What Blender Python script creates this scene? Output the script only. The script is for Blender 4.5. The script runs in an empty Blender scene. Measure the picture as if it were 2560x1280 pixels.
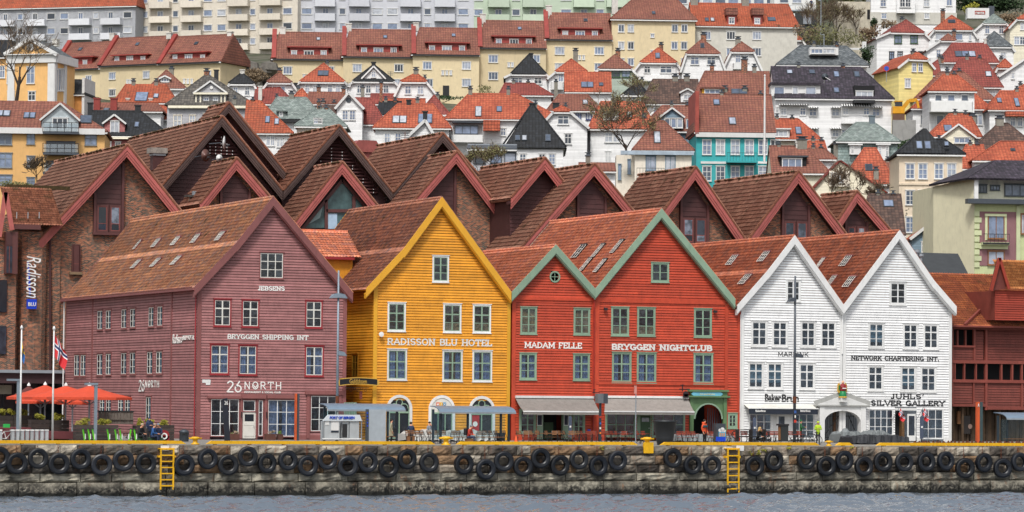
import bpy,math,random
import numpy as np
from mathutils import Vector,Matrix
R=math.radians
rnd=random.Random(7)
S=bpy.context.scene
COL=S.collection
# ---------------------------------------------------------------- camera
FPX,PHI,HORZ,ROLL=8180.0,R(23),990.0,R(0.5)
CAM=Vector((-98.0,-230.9,3.4))
PITCH=math.atan((HORZ-640)/FPX)
RC=Matrix.Rotation(-PHI,3,'Z')@Matrix.Rotation(R(90)+PITCH,3,'X')@Matrix.Rotation(ROLL,3,'Z')
FWD=Vector((math.sin(PHI),math.cos(PHI),0));RIGHT=Vector((math.cos(PHI),-math.sin(PHI),0))
cd=bpy.data.cameras.new('camera');cam=bpy.data.objects.new('camera',cd);COL.objects.link(cam)
cam.matrix_world=Matrix.Translation(CAM)@RC.to_4x4()
cd.sensor_width=36;cd.lens=36*FPX/2560;cd.clip_start=1;cd.clip_end=5000
S.camera=cam
# ---------------------------------------------------------------- daylight, overcast
SUN_EL,SUN_AZ=R(55),R(214)
w=bpy.data.worlds.new("World");S.world=w;w.use_nodes=True
nt=w.node_tree;nt.nodes.clear()
sk=nt.nodes.new('ShaderNodeTexSky');sk.sky_type='NISHITA';sk.sun_disc=False
sk.sun_elevation=SUN_EL;sk.sun_rotation=SUN_AZ;sk.air_density=1.0;sk.dust_density=3.0;sk.ozone_density=1.0
hs=nt.nodes.new('ShaderNodeHueSaturation');hs.inputs['Saturation'].default_value=0.22
bg=nt.nodes.new('ShaderNodeBackground');bg.inputs['Strength'].default_value=0.095
wo=nt.nodes.new('ShaderNodeOutputWorld')
nt.links.new(sk.outputs[0],hs.inputs['Color']);nt.links.new(hs.outputs[0],bg.inputs[0]);nt.links.new(bg.outputs[0],wo.inputs[0])
sl=bpy.data.lights.new('sun','SUN');sl.energy=1.5;sl.angle=R(10);sl.color=(1.0,0.965,0.91)
sun=bpy.data.objects.new('sun',sl);COL.objects.link(sun)
sdir=Vector((math.sin(SUN_AZ)*math.cos(SUN_EL),math.cos(SUN_AZ)*math.cos(SUN_EL),math.sin(SUN_EL)))
sun.rotation_euler=sdir.to_track_quat('Z','Y').to_euler();sun.location=(60,-120,120)
vs=S.view_settings;vs.view_transform='Standard';vs.look='None';vs.exposure=0.66;vs.gamma=1;vs.use_curve_mapping=False
S.cycles.max_bounces=5;S.cycles.diffuse_bounces=2;S.cycles.glossy_bounces=3;S.cycles.transparent_max_bounces=8
S.cycles.transmission_bounces=3;S.cycles.caustics_reflective=False;S.cycles.caustics_refractive=False
S.cycles.use_denoising=True
# ---------------------------------------------------------------- pixel -> place
def ray(px,py):
 return(RC@Vector(((px-1280)/FPX,-(py-640)/FPX,-1))).normalized()
def at_y(px,py,Y):
 r=ray(px,py);t=(Y-CAM.y)/r.y;return CAM+r*t
def at_x(px,py,X):
 r=ray(px,py);t=(X-CAM.x)/r.x;return CAM+r*t
def at_z(px,py,Z):
 r=ray(px,py);t=(Z-CAM.z)/r.z;return CAM+r*t
def at_d(px,py,d):
 r=ray(px,py);t=d/r.dot(FWD);return CAM+r*t
def dist(p):
 return(Vector(p)-CAM).dot(FWD)
class Frame:
 """A house's own axes: u along its front, v into its depth, z up; origin on the ground."""
 def __init__(s,origin,rot):
  s.o=Vector(origin);s.rot=rot;s.M=Matrix.Translation(s.o)@Matrix.Rotation(rot,4,'Z');s.I=s.M.inverted()
 def P(s,px,py,v=0.0):
  c=s.I@CAM;r=s.I.to_3x3()@ray(px,py);t=(v-c.y)/r.y;q=c+r*t;return q.x,q.z
 def U(s,px,py,u=0.0):
  c=s.I@CAM;r=s.I.to_3x3()@ray(px,py);t=(u-c.x)/r.x;q=c+r*t;return q.y,q.z
 def on(s,px,py,p0,n):
  c=s.I@CAM;r=s.I.to_3x3()@ray(px,py);p0=Vector(p0);n=Vector(n)
  t=(p0-c).dot(n)/r.dot(n);return c+r*t
# ---------------------------------------------------------------- meshes
def link(o,parent=None):
 COL.objects.link(o)
 if parent is not None:o.parent=parent
 return o
def autouv(me,V,F):
 uvl=me.uv_layers.new(name='UVMap');dat=np.empty(len(me.loops)*2,dtype=np.float32);k=0
 for f in F:
  p=[V[i]for i in f];nx=ny=nz=0.0;q=p[-1]
  for a in p:
   nx+=(q[1]-a[1])*(q[2]+a[2]);ny+=(q[2]-a[2])*(q[0]+a[0]);nz+=(q[0]-a[0])*(q[1]+a[1]);q=a
  l=math.sqrt(nx*nx+ny*ny+nz*nz)or 1;nx/=l;ny/=l;nz/=l;h=math.hypot(nx,ny)
  if h<0.02:ux,uy=1.0,0.0;vx,vy,vz=0.0,1.0,0.0
  else:
   ux,uy=-ny/h,nx/h;vx=-nz*uy;vy=nz*ux;vz=nx*uy-ny*ux
  for a in p:
   dat[k]=a[0]*ux+a[1]*uy;dat[k+1]=a[0]*vx+a[1]*vy+a[2]*vz;k+=2
 uvl.data.foreach_set('uv',dat)
class MB:
 def __init__(s):s.v=[];s.f=[];s.m=[]
 def add(s,pts,faces,m=0):
  b=len(s.v);s.v.extend([tuple(p)for p in pts]);s.f.extend([tuple(b+i for i in f)for f in faces]);s.m.extend([m]*len(faces));return s
 def box(s,x0,x1,y0,y1,z0,z1,m=0):
  if x0>x1:x0,x1=x1,x0
  if y0>y1:y0,y1=y1,y0
  if z0>z1:z0,z1=z1,z0
  return s.add([(x0,y0,z0),(x1,y0,z0),(x1,y1,z0),(x0,y1,z0),(x0,y0,z1),(x1,y0,z1),(x1,y1,z1),(x0,y1,z1)],[(0,3,2,1),(4,5,6,7),(0,1,5,4),(1,2,6,5),(2,3,7,6),(3,0,4,7)],m)
 def prism(s,poly,y0,y1,m=0):
  """poly: (x, z) counter-clockwise seen from the front (-y)."""
  n=len(poly);pts=[(x,y0,z)for x,z in poly]+[(x,y1,z)for x,z in poly]
  return s.add(pts,[tuple(range(n)),tuple(range(2*n-1,n-1,-1))]+[(i,n+i,n+(i+1)%n,(i+1)%n)for i in range(n)],m)
 def slab(s,poly,t,m=0):
  p=[Vector(q)for q in poly];n=Vector((0,0,0))
  for i in range(len(p)):n+=(p[i]-p[0]).cross(p[(i+1)%len(p)]-p[0])
  n.normalize();k=len(p);b=[q-n*t for q in p]
  return s.add(p+b,[tuple(range(k)),tuple(range(2*k-1,k-1,-1))]+[(i,k+i,k+(i+1)%k,(i+1)%k)for i in range(k)],m)
 def up(s,poly,t):
  p=[Vector(q)for q in poly];n=Vector((0,0,0))
  for i in range(len(p)):n+=(p[i]-p[0]).cross(p[(i+1)%len(p)]-p[0])
  return s.slab(p[::-1]if n.z<0 else p,-t)
 def tube(s,p0,p1,r0,r1=None,n=6,m=0,caps=True):
  p0=Vector(p0);p1=Vector(p1);r1=r0 if r1 is None else r1;d=(p1-p0)
  if d.length<1e-6:return s
  d.normalize();a=d.orthogonal().normalized();b=d.cross(a);pts=[]
  for p,r in((p0,r0),(p1,r1)):
   for i in range(n):
    t=2*math.pi*i/n;pts.append(p+(a*math.cos(t)+b*math.sin(t))*r)
  F=[(i,(i+1)%n,n+(i+1)%n,n+i)for i in range(n)]
  if caps:F+=[tuple(range(n-1,-1,-1)),tuple(range(n,2*n))]
  return s.add(pts,F,m)
 def lathe(s,prof,n=16,c=(0,0,0),axis='z',m=0,closed=False):
  pts=[];k=len(prof)
  for i in range(n):
   t=2*math.pi*i/n;ct,st=math.cos(t),math.sin(t)
   for r,h in prof:
    p=(r*ct,r*st,h)if axis=='z' else(r*ct,-h,r*st)
    pts.append((p[0]+c[0],p[1]+c[1],p[2]+c[2]))
  kk=k if closed else k-1
  F=[(i*k+j,((i+1)%n)*k+j,((i+1)%n)*k+(j+1)%k,i*k+(j+1)%k)for i in range(n)for j in range(kk)]
  if not closed and prof[0][0]>1e-6:F.append(tuple(i*k for i in range(n-1,-1,-1)))
  if not closed and prof[-1][0]>1e-6:F.append(tuple(i*k+k-1 for i in range(n)))
  return s.add(pts,F,m)
 def beam(s,p0,p1,w,h,m=0,up=(0,0,1)):
  p0=Vector(p0);p1=Vector(p1);d=(p1-p0).normalized();up=Vector(up);a=d.cross(up)
  if a.length<1e-4:a=d.orthogonal()
  a.normalize();b=a.cross(d);pts=[p+a*x*w/2+b*z*h/2 for p in(p0,p1)for x,z in((-1,-1),(1,-1),(1,1),(-1,1))]
  return s.add(pts,[(0,1,2,3),(7,6,5,4),(0,4,5,1),(1,5,6,2),(2,6,7,3),(3,7,4,0)],m)
 def mesh(s,name,mats,smooth=False):
  me=bpy.data.meshes.new(name);me.from_pydata(s.v,[],s.f)
  for q in(mats if isinstance(mats,(list,tuple))else[mats]):me.materials.append(q)
  if any(s.m):me.polygons.foreach_set('material_index',s.m)
  if smooth:me.polygons.foreach_set('use_smooth',[True]*len(s.f))
  autouv(me,s.v,s.f);return me
 def build(s,name,mats,parent=None,smooth=False,label=None):
  o=bpy.data.objects.new(name,s.mesh(name,mats,smooth));link(o,parent)
  if label:o['label']=label
  return o
def inst(name,me,parent=None,loc=(0,0,0),rot=(0,0,0),sc=(1,1,1)):
 o=bpy.data.objects.new(name,me);o.location=loc;o.rotation_euler=rot;o.scale=sc;return link(o,parent)
LABELS={}
def tag(o,label,cat,group=None):
 o['label']=label;o['category']=cat
 if group:o['group']=group
 return o
def struct(o,kind='structure'):
 o['kind']=kind;return o
def thing(name,label,cat,loc=(0,0,0),rz=0.0,group=None):
 o=bpy.data.objects.new(name,None);o.empty_display_size=0.3;o.location=loc;o.rotation_euler=(0,0,rz);link(o)
 return tag(o,label,cat,group)
def copy_tree(o,parent=None):
 c=o.copy();COL.objects.link(c);c.parent=parent
 for ch in list(o.children):copy_tree(ch,c)
 return c
# ---------------------------------------------------------------- materials
MATS={}
class NT:
 def __init__(s,name):
  s.m=bpy.data.materials.new(name);s.m.use_nodes=True;s.t=s.m.node_tree;s.t.nodes.clear()
  s.out=s.n('OutputMaterial');s.b=s.n('BsdfPrincipled');s.l(s.b.outputs[0],s.out.inputs[0])
 def n(s,t,**k):
  q=s.t.nodes.new('ShaderNode'+t)
  for a,b in k.items():setattr(q,a,b)
  return q
 def l(s,a,b):s.t.links.new(a,b)
 def set(s,node,i,v):
  if hasattr(v,'is_output')or hasattr(v,'links'):s.l(v,node.inputs[i])
  else:node.inputs[i].default_value=v
 def math(s,op,a,b=0.0,c=None):
  q=s.n('Math',operation=op);s.set(q,0,a);s.set(q,1,b)
  if c is not None:s.set(q,2,c)
  return q.outputs[0]
 def mix(s,f,a,b,mode='MIX'):
  q=s.n('Mix',data_type='RGBA',blend_type=mode);s.set(q,0,f)
  for i,v in((6,a),(7,b)):
   if isinstance(v,(tuple,list)):v=(v[0],v[1],v[2],1)
   s.set(q,i,v)
  return q.outputs[2]
 def noise(s,scale,detail=3,vec=None,stretch=None,rough=0.55):
  if vec is None:vec=s.n('NewGeometry').outputs['Position']
  if stretch:
   mp=s.n('Mapping');s.l(vec,mp.inputs[0]);mp.inputs['Scale'].default_value=stretch;vec=mp.outputs[0]
  q=s.n('TexNoise');s.l(vec,q.inputs['Vector']);q.inputs['Scale'].default_value=scale;q.inputs['Detail'].default_value=detail
  q.inputs['Roughness'].default_value=rough
  return q.outputs['Fac']
 def ramp(s,f,stops,const=False):
  q=s.n('ValToRGB');s.set(q,0,f);e=q.color_ramp.elements
  if const:q.color_ramp.interpolation='CONSTANT'
  while len(e)<len(stops):e.new(0.5)
  for i,(p,c)in enumerate(stops):
   e[i].position=p;e[i].color=(c,c,c,1)if isinstance(c,(int,float))else(c[0],c[1],c[2],1)
  return q.outputs[0]
 def uv(s):
  q=s.n('SeparateXYZ');s.l(s.n('UVMap').outputs[0],q.inputs[0]);return q.outputs[0],q.outputs[1]
 def bump(s,h,strength=0.5,dist=0.02):
  q=s.n('Bump');s.set(q,'Height',h);q.inputs['Strength'].default_value=strength;q.inputs['Distance'].default_value=dist
  s.l(q.outputs[0],s.b.inputs['Normal']);return q
def hexc(h):
 h=h.lstrip('#');c=[int(h[i:i+2],16)/255 for i in(0,2,4)]
 return tuple(x/12.92 if x<0.04045 else((x+0.055)/1.055)**2.4 for x in c)
def C(c):return hexc(c)if isinstance(c,str)else tuple(c)
def desat(c,k):g=.3*c[0]+.59*c[1]+.11*c[2];return tuple(x+(g-x)*k for x in c)
ORD=['first','second','third','fourth','fifth','sixth','seventh','eighth','ninth','tenth','eleventh','twelfth','thirteenth','fourteenth','fifteenth','sixteenth','seventeenth','eighteenth','nineteenth','twentieth']
ORD+=['twenty-'+o for o in ORD[:9]]+['thirtieth']+['thirty-'+o for o in ORD[:9]]
def scl(c,k):return tuple(min(1,x*k)for x in c)
def paint(name,col,rough=0.6,var=0.18,dirt=0.35,sc=1.0,metal=0.0,obj=0.10,grain=0.0):
 """painted or plain surface: mottled, streaked with dirt, each piece a little different"""
 if name in MATS:return MATS[name]
 col=C(col);N=NT(name)
 a=N.noise(1.3*sc,5);b=N.noise(5.0*sc,4,stretch=(1,1,0.25))
 k=N.ramp(a,[(0.3,1-var),(0.7,1+var)])
 base=N.mix(1.0,scl(col,1.0),k,'MULTIPLY')
 d=N.ramp(b,[(0.52,0),(0.78,dirt)])
 base=N.mix(d,base,scl(col,0.42))
 if obj:
  oi=N.n('ObjectInfo').outputs['Random'];base=N.mix(1.0,base,N.ramp(oi,[(0,1-obj),(1,1+obj)]),'MULTIPLY')
 N.l(base,N.b.inputs['Base Color']);N.b.inputs['Roughness'].default_value=rough;N.b.inputs['Metallic'].default_value=metal
 if grain:N.bump(N.noise(30*sc,3),grain,0.01)
 MATS[name]=N.m;return N.m
def siding(name,col,pitch=0.17,rough=0.6):
 """lapped boards too far away to tell apart"""
 if name in MATS:return MATS[name]
 col=C(col);N=NT(name);u,v=N.uv()
 fr=N.math('FRACT',N.math('DIVIDE',v,pitch));row=N.math('FLOOR',N.math('DIVIDE',v,pitch))
 wn=N.n('TexWhiteNoise',noise_dimensions='1D');N.l(row,wn.inputs['W'])
 base=N.mix(1.0,col,N.ramp(wn.outputs['Value'],[(0,0.86),(1,1.06)]),'MULTIPLY')
 base=N.mix(N.ramp(N.noise(2.0,5,stretch=(1,1,0.4)),[(0.48,0),(0.8,0.35)]),base,scl(col,0.5))
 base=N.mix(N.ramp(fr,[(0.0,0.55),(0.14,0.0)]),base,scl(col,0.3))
 N.l(base,N.b.inputs['Base Color']);N.b.inputs['Roughness'].default_value=rough
 N.bump(N.math('SUBTRACT',1.0,fr),0.9,0.05)
 MATS[name]=N.m;return N.m
def tiles(name,cols,tw=0.38,th=0.43,bump=1.0,moss=0.0,gap=0.7,mosscol='#3c3a1c',run=0.0,geo=False):
 """clay tiles: every tile its own shade; geo=True when the relief is real geometry"""
 if name in MATS:return MATS[name]
 cols=[desat(C(c),.03)for c in cols];N=NT(name);u,v=N.uv()
 vr=N.math('DIVIDE',v,th);row=N.math('FLOOR',vr);ur=N.math('DIVIDE',u,tw)
 if run:ur=N.math('ADD',ur,N.math('MULTIPLY',row,run))
 col=N.math('FLOOR',ur);cx=N.n('CombineXYZ');N.l(col,cx.inputs[0]);N.l(row,cx.inputs[1])
 wn=N.n('TexWhiteNoise',noise_dimensions='2D');N.l(cx.outputs[0],wn.inputs['Vector'])
 n=len(cols);base=N.ramp(wn.outputs['Value'],[(i/n,c)for i,c in enumerate(cols)],True)
 base=N.mix(1.0,base,N.ramp(N.noise(0.35,4),[(0.3,0.78),(0.7,1.18)]),'MULTIPLY')
 base=N.mix(N.ramp(N.noise(3.5,5),[(0.42,0.0),(0.72,0.6)]),base,scl(cols[0],0.42))
 if moss:base=N.mix(N.ramp(N.noise(1.1,6),[(0.62-moss*0.2,0.0),(0.72,0.8)]),base,C(mosscol))
 fu=N.math('FRACT',ur);fv=N.math('FRACT',vr)
 if not geo:
  base=N.mix(N.ramp(fv,[(0.0,gap),(0.12,gap),(0.3,0.0)]),base,scl(cols[0],0.22))
  base=N.mix(N.ramp(N.math('ABSOLUTE',N.math('SUBTRACT',fu,0.5)),[(0.28,0.0),(0.5,gap*0.6)]),base,scl(cols[0],0.25))
  h=N.math('ADD',N.math('MULTIPLY',N.math('SINE',N.math('MULTIPLY',fu,3.1416)),0.6),N.math('SUBTRACT',1.0,fv))
  N.bump(h,bump,0.06)
 else:N.bump(N.noise(18,3),0.35,0.02)
 N.l(base,N.b.inputs['Base Color']);N.b.inputs['Roughness'].default_value=0.75
 MATS[name]=N.m;return N.m
def bricks(name,bw=0.25,bh=0.085):
 if name in MATS:return MATS[name]
 N=NT(name);u,v=N.uv();vr=N.math('DIVIDE',v,bh);row=N.math('FLOOR',vr)
 ur=N.math('ADD',N.math('DIVIDE',u,bw),N.math('MULTIPLY',N.math('MODULO',row,2.0),0.5));col=N.math('FLOOR',ur)
 cx=N.n('CombineXYZ');N.l(col,cx.inputs[0]);N.l(row,cx.inputs[1]);wn=N.n('TexWhiteNoise',noise_dimensions='2D');N.l(cx.outputs[0],wn.inputs['Vector'])
 base=N.ramp(wn.outputs['Value'],[(0,C('#97543a')),(0.25,C('#b06747')),(0.42,C('#704636')),(0.6,C('#46342e')),(0.78,C('#5c4a42')),(0.9,C('#bd7a56'))],True)
 fu=N.math('FRACT',ur);fv=N.math('FRACT',vr)
 e=N.math('MAXIMUM',N.ramp(fv,[(0.13,1.0),(0.24,0.0)]),N.ramp(fu,[(0.04,1.0),(0.09,0.0)]))
 base=N.mix(e,base,C('#a89c8a'));base=N.mix(N.ramp(N.noise(0.8,5),[(0.5,0),(0.8,0.25)]),base,C('#3a2d25'))
 N.l(base,N.b.inputs['Base Color']);N.b.inputs['Roughness'].default_value=0.85;N.bump(N.math('SUBTRACT',1.0,e),0.6,0.02)
 MATS[name]=N.m;return N.m
def metal(name,col,rough=0.4,m=0.7):return paint(name,col,rough,0.08,0.12,2.0,m)
def glass_far(name='far_window_glass',pale=False):
 """panes seen from hundreds of metres: dark room behind, pale sky reflection painted into some"""
 if name in MATS:return MATS[name]
 N=NT(name);oi=N.n('ObjectInfo').outputs['Random']
 base=N.ramp(oi,[(0,C('#1b212b')),(0.25,C('#39414e')),(0.45,C('#5d6878')),(0.62,C('#8790a0')),(0.8,C('#2a3038')),(0.9,C('#a9adb8'))],True)
 if pale:base=N.ramp(oi,[(0,C('#8493ae')),(0.25,C('#aab3c4')),(0.42,C('#566274')),(0.6,C('#333b47')),(0.72,C('#c0c5ce')),(0.86,C('#75829c'))],True)  # paler panes carry the reflected sky in their base colour
 base=N.mix(N.ramp(N.noise(1.6,3),[(0.42,0.0),(0.6,0.3 if pale else 0.75)]),base,C('#20262e'))
 N.l(base,N.b.inputs['Base Color']);N.b.inputs['Roughness'].default_value=0.12;N.b.inputs['Specular IOR Level'].default_value=0.8
 MATS[name]=N.m;return N.m
def glass_near(name='window_glass',tint=(0.75,0.82,0.9),refl=0.10):
 if name in MATS:return MATS[name]
 N=NT(name);tr=N.n('BsdfTransparent');tr.inputs[0].default_value=(*tint,1);gl=N.n('BsdfGlossy');gl.inputs['Roughness'].default_value=0.06
 gl.inputs[0].default_value=(0.9,0.95,1,1);bp=N.n('Bump');bp.inputs['Strength'].default_value=0.25;bp.inputs['Distance'].default_value=0.05
 N.l(N.noise(1.7,3),bp.inputs['Height']);N.l(bp.outputs[0],gl.inputs['Normal'])
 mx=N.n('MixShader');mx.inputs[0].default_value=refl;N.l(tr.outputs[0],mx.inputs[1]);N.l(gl.outputs[0],mx.inputs[2])
 N.l(mx.outputs[0],N.out.inputs[0]);N.t.nodes.remove(N.b);MATS[name]=N.m;return N.m
# ---------------------------------------------------------------- palette
WHITE=paint('white_paint',(0.78,0.78,0.77),0.5,0.06,0.25)
CREAM=paint('cream_white_paint',(0.74,0.72,0.66),0.5,0.06,0.2)
MAUVE=paint('mauve_boards','#9f6b6a',0.6,0.16,0.4,obj=0.16)
MAUVE_TRIM=paint('mauve_trim','#895452',0.55,0.10,0.25)
WINERED=paint('wine_red_trim','#962c32',0.5,0.06,0.2)
YELLOW=paint('ochre_yellow_boards','#e59a28',0.6,0.13,0.32,obj=0.13)
YELLOW_TRIM=paint('yellow_trim','#dba02c',0.5,0.06,0.15)
RED=paint('barn_red_boards','#bd452b',0.6,0.15,0.4,obj=0.16)
GREEN=paint('sage_green_trim','#8ba48d',0.55,0.08,0.25)
DGREEN=paint('dark_green_paint','#3f5c40',0.55,0.08,0.3)
BOARDWHITE=paint('white_boards',(0.87,0.87,0.87),0.55,0.07,0.25,obj=0.07)
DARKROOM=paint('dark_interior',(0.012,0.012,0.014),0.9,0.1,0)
CURTAIN=paint('pale_curtain_cloth','#8e94a8',0.9,0.35,0.3,4)
BLIND=paint('ochre_paper_blind','#b98d55',0.9,0.35,0.5,3)
TEALBLIND=paint('grey_green_roller_blind','#8ea3a3',0.9,0.1,0.1)
BLACKM=paint('black_metal',(0.02,0.02,0.022),0.45,0.1,0)
GREYM=metal('galvanised_metal','#9aa3ab',0.5,0.35)
DGREYM=metal('dark_grey_metal','#4c525a',0.5,0.3)
CHROME=metal('bright_steel','#c8ccd0',0.3,0.6)
WOODG=paint('weathered_grey_wood','#6b625a',0.8,0.25,0.5,2)
WOODB=paint('oiled_brown_wood','#8a5f3e',0.7,0.2,0.4,2)
REDWOOD=paint('red_brown_slats','#8e3a26',0.65,0.15,0.3,2)
GLASS=glass_near()
SKYGLASS=glass_far('skylight_glass')
FARG=glass_far();DGLASS=paint('dark_roof_pane','#1d212a',.8,.3,.2,3);DGLASS.node_tree.nodes['Principled BSDF'].inputs['Specular IOR Level'].default_value=.15
RISER_SHADE=paint('tile_riser_shade','#5a3c30',.95,.2,0)  # dark colour on the riser faces stands in for the shadow under each course
T_MAUVE=tiles('tiles_orange_mixed',['#dc9468','#cf8560','#be7a5c','#e09c70','#a88270','#cc8e6c','#b68474'],tw=.26,th=.34,geo=True,moss=0.02)
T_YEL=tiles('tiles_wine_mixed',['#b0745e','#bd7c5e','#9c6858','#b4785f','#8c6860','#c48266'],tw=.26,th=.34,geo=True,moss=0.02)
T_RED=tiles('tiles_salmon',['#e78863','#ef9770','#d97d5a','#e28a6b','#c8816e'],tw=.26,th=.34,geo=True)
T_WHI=tiles('tiles_red_orange',['#cc7654','#d4805c','#ba6c50','#c67c60','#a86c58'],tw=.26,th=.34,geo=True)
# ---------------------------------------------------------------- stroke lettering
def arc(cx,cy,rx,ry,a0,a1,n=9):
 return[(cx+rx*math.cos(R(a0+(a1-a0)*i/n)),cy+ry*math.sin(R(a0+(a1-a0)*i/n)))for i in range(n+1)]
def bowl(x,y0,y1,w):
 r=(y1-y0)/2;return[(x,y0)]+arc(x+max(0.01,w-r),(y0+y1)/2,r,r,-90,90)+[(x,y1)]
FONT={'A':(.8,[[(0,0),(.4,1),(.8,0)],[(.14,.34),(.66,.34)]],[(0,0),(.8,0)]),'B':(.68,[[(.08,0),(.08,1)],bowl(.08,0,.53,.56),bowl(.08,.53,1,.5)],[]),'C':(.74,[arc(.4,.5,.36,.5,48,312,14)],[]),'D':(.74,[[(.08,0),(.08,1)],bowl(.08,0,1,.62)],[]),'E':(.64,[[(.08,0),(.08,1)],[(0,0),(.6,0),(.6,.2)],[(0,1),(.58,1),(.58,.8)],[(.08,.52),(.45,.52)]],[]),'F':(.62,[[(.08,0),(.08,1)],[(0,1),(.58,1),(.58,.8)],[(.08,.5),(.45,.5)]],[(.08,0)]),'G':(.8,[arc(.4,.5,.36,.5,48,330,14),[(.48,.42),(.8,.42)],[(.72,.42),(.72,.05)]],[]),'H':(.8,[[(.1,0),(.1,1)],[(.7,0),(.7,1)],[(.1,.5),(.7,.5)]],[(.1,0),(.1,1),(.7,0),(.7,1)]),'I':(.32,[[(.16,0),(.16,1)]],[(.16,0),(.16,1)]),'J':(.5,[[(.36,1),(.36,.22)]+arc(.2,.2,.16,.2,0,-150,6)],[(.36,1)]),'K':(.78,[[(.1,0),(.1,1)],[(.7,1),(.12,.42)],[(.3,.58),(.72,0)]],[(.1,0),(.1,1),(.68,1),(.7,0)]),'L':(.62,[[(.08,1),(.08,0)],[(0,0),(.58,0),(.58,.24)]],[(.08,1)]),'M':(.96,[[(.1,0),(.1,1),(.48,.25),(.86,1),(.86,0)]],[(.1,0),(.86,0),(.06,1),(.9,1)]),'N':(.84,[[(.12,0),(.12,1),(.72,0),(.72,1)]],[(.12,0),(.72,1),(.08,1)]),'O':(.82,[arc(.41,.5,.36,.5,0,360,18)],[]),'P':(.68,[[(.08,0),(.08,1)],bowl(.08,.45,1,.56)],[(.08,0)]),'R':(.74,[[(.08,0),(.08,1)],bowl(.08,.48,1,.54),[(.36,.48),(.68,0)]],[(.08,0),(.7,0)]),'S':(.66,[arc(.33,.75,.26,.25,30,270,8)+arc(.33,.25,.26,.25,90,-150,8)],[]),'T':(.76,[[(.38,0),(.38,1)],[(.03,.8),(.03,1),(.73,1),(.73,.8)]],[(.38,0)]),'U':(.8,[[(.1,1),(.1,.36)]+arc(.4,.36,.3,.36,180,360,8)+[(.7,1)]],[(.1,1),(.7,1)]),'V':(.8,[[(0,1),(.4,0),(.8,1)]],[(0,1),(.8,1)]),'W':(1.08,[[(0,1),(.27,0),(.54,.9),(.81,0),(1.08,1)]],[(0,1),(1.08,1),(.54,.95)]),'X':(.74,[[(0,0),(.7,1)],[(0,1),(.7,0)]],[]),'Y':(.76,[[(0,1),(.38,.48),(.76,1)],[(.38,.48),(.38,0)]],[(.38,0),(0,1),(.76,1)]),'2':(.56,[arc(.27,.74,.25,.26,160,-40,8)+[(0,0),(.54,0)]],[]),'6':(.6,[arc(.3,.3,.28,.3,0,360,14),[(.03,.38),(.42,1)]],[]),'&':(.6,[[(.55,0),(.12,.72)]+arc(.27,.8,.16,.18,200,-20,6)+[(.08,.3)]+arc(.27,.2,.22,.2,160,360,6)],[]),'Ø':(.82,[arc(.41,.5,.36,.5,0,360,18),[(.2,.5),(.41,.2),(.62,.5)]],[]),'.':(.24,[[(.1,0),(.1,.14)]],[]),"'":(.26,[[(.16,1),(.08,.74)]],[]),' ':(.42,[],[]),}
def lettering(text,width,height,th=0.17,serif=True,depth=0.03,slant=0.0,gap=0.16):
 """flat painted or cut letters in the x-z plane, facing -y, scaled to fill width x height"""
 mb=MB();x=0;seq=[]
 for ch in text:
  wd,st,sf=FONT[ch];seq.append((x,ch));x+=wd+gap
 tot=x-gap;sx=width/tot;sz=height;k=0
 def seg(a,b,t0,e0=0.0):
  nonlocal k
  d=Vector((b[0]-a[0],0,b[1]-a[1]))
  if d.length<1e-6:return
  d.normalize();n=Vector((-d.z,0,d.x))*t0/2;A=Vector((a[0],0,a[1]))-d*e0;B=Vector((b[0],0,b[1]))+d*e0
  y=-depth-0.0006*(k%9);k+=1
  pts=[(p.x,yy,p.z)for yy in(y,0)for p in(A-n,B-n,B+n,A+n)]
  mb.add(pts,[(0,1,2,3),(0,4,5,1),(1,5,6,2),(2,6,7,3),(3,7,4,0)])
 t=th*height
 for x0,ch in seq:
  wd,st,sf=FONT[ch]
  f=lambda p:((x0+p[0])*sx+slant*p[1]*sz,t/2+p[1]*(sz-t))
  for s_ in st:
   for i in range(len(s_)-1):seg(f(s_[i]),f(s_[i+1]),t*(1.0 if abs(s_[i][0]-s_[i+1][0])<.05 or not serif else.8),t*0.35)
  if serif:
   for p in sf:
    q=f(p);zz=q[1]+(0.12*t if p[1]>.5 else-0.12*t);seg((q[0]-t*1.05,zz),(q[0]+t*1.05,zz),t*0.55)
 return mb
def put_text(fr,parent,text,x0,x1,yb,h,mat,v=0.0,th=0.17,serif=True,slant=0.0,name='lettering',depth=0.03,gap=0.16,drop=None):
 a=fr.P(x0,yb,v);b=fr.P(x1,yb if drop is None else yb+drop,v);hh=abs(fr.P(x0,yb-h,v)[1]-a[1])
 mb=lettering(text,b[0]-a[0],hh,th,serif,depth,slant,gap);o=mb.build(name,mat,parent)
 o.location=(a[0],v,(a[1]+b[1])/2);return o
def font_mesh(text,mat,shear=0.0,bold=0.0):
 cu=bpy.data.curves.new('t','FONT');cu.body=text;cu.shear=shear;cu.offset=bold;cu.extrude=0.02;cu.resolution_u=3;cu.size=1
 o=bpy.data.objects.new('t',cu);COL.objects.link(o);dg=bpy.context.evaluated_depsgraph_get()
 me=bpy.data.meshes.new_from_object(o.evaluated_get(dg));bpy.data.objects.remove(o);me.materials.clear();me.materials.append(mat)
 xs=[v.co.x for v in me.vertices];ys=[v.co.y for v in me.vertices]
 x0,x1,y0,y1=min(xs),max(xs),min(ys),max(ys)
 for v in me.vertices:v.co=((v.co.x-x0)/(x1-x0),-v.co.z,(v.co.y-y0)/(y1-y0))
 return me
def put_font(fr,parent,text,x0,x1,y0,y1,mat,v=0.0,shear=0.0,bold=0.0,name='lettering'):
 a=fr.P(x0,y1,v);b=fr.P(x1,y0,v);me=font_mesh(text,mat,shear,bold)
 return inst(name,me,parent,(a[0],v,a[1]),sc=(b[0]-a[0],1,b[1]-a[1]))
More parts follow.
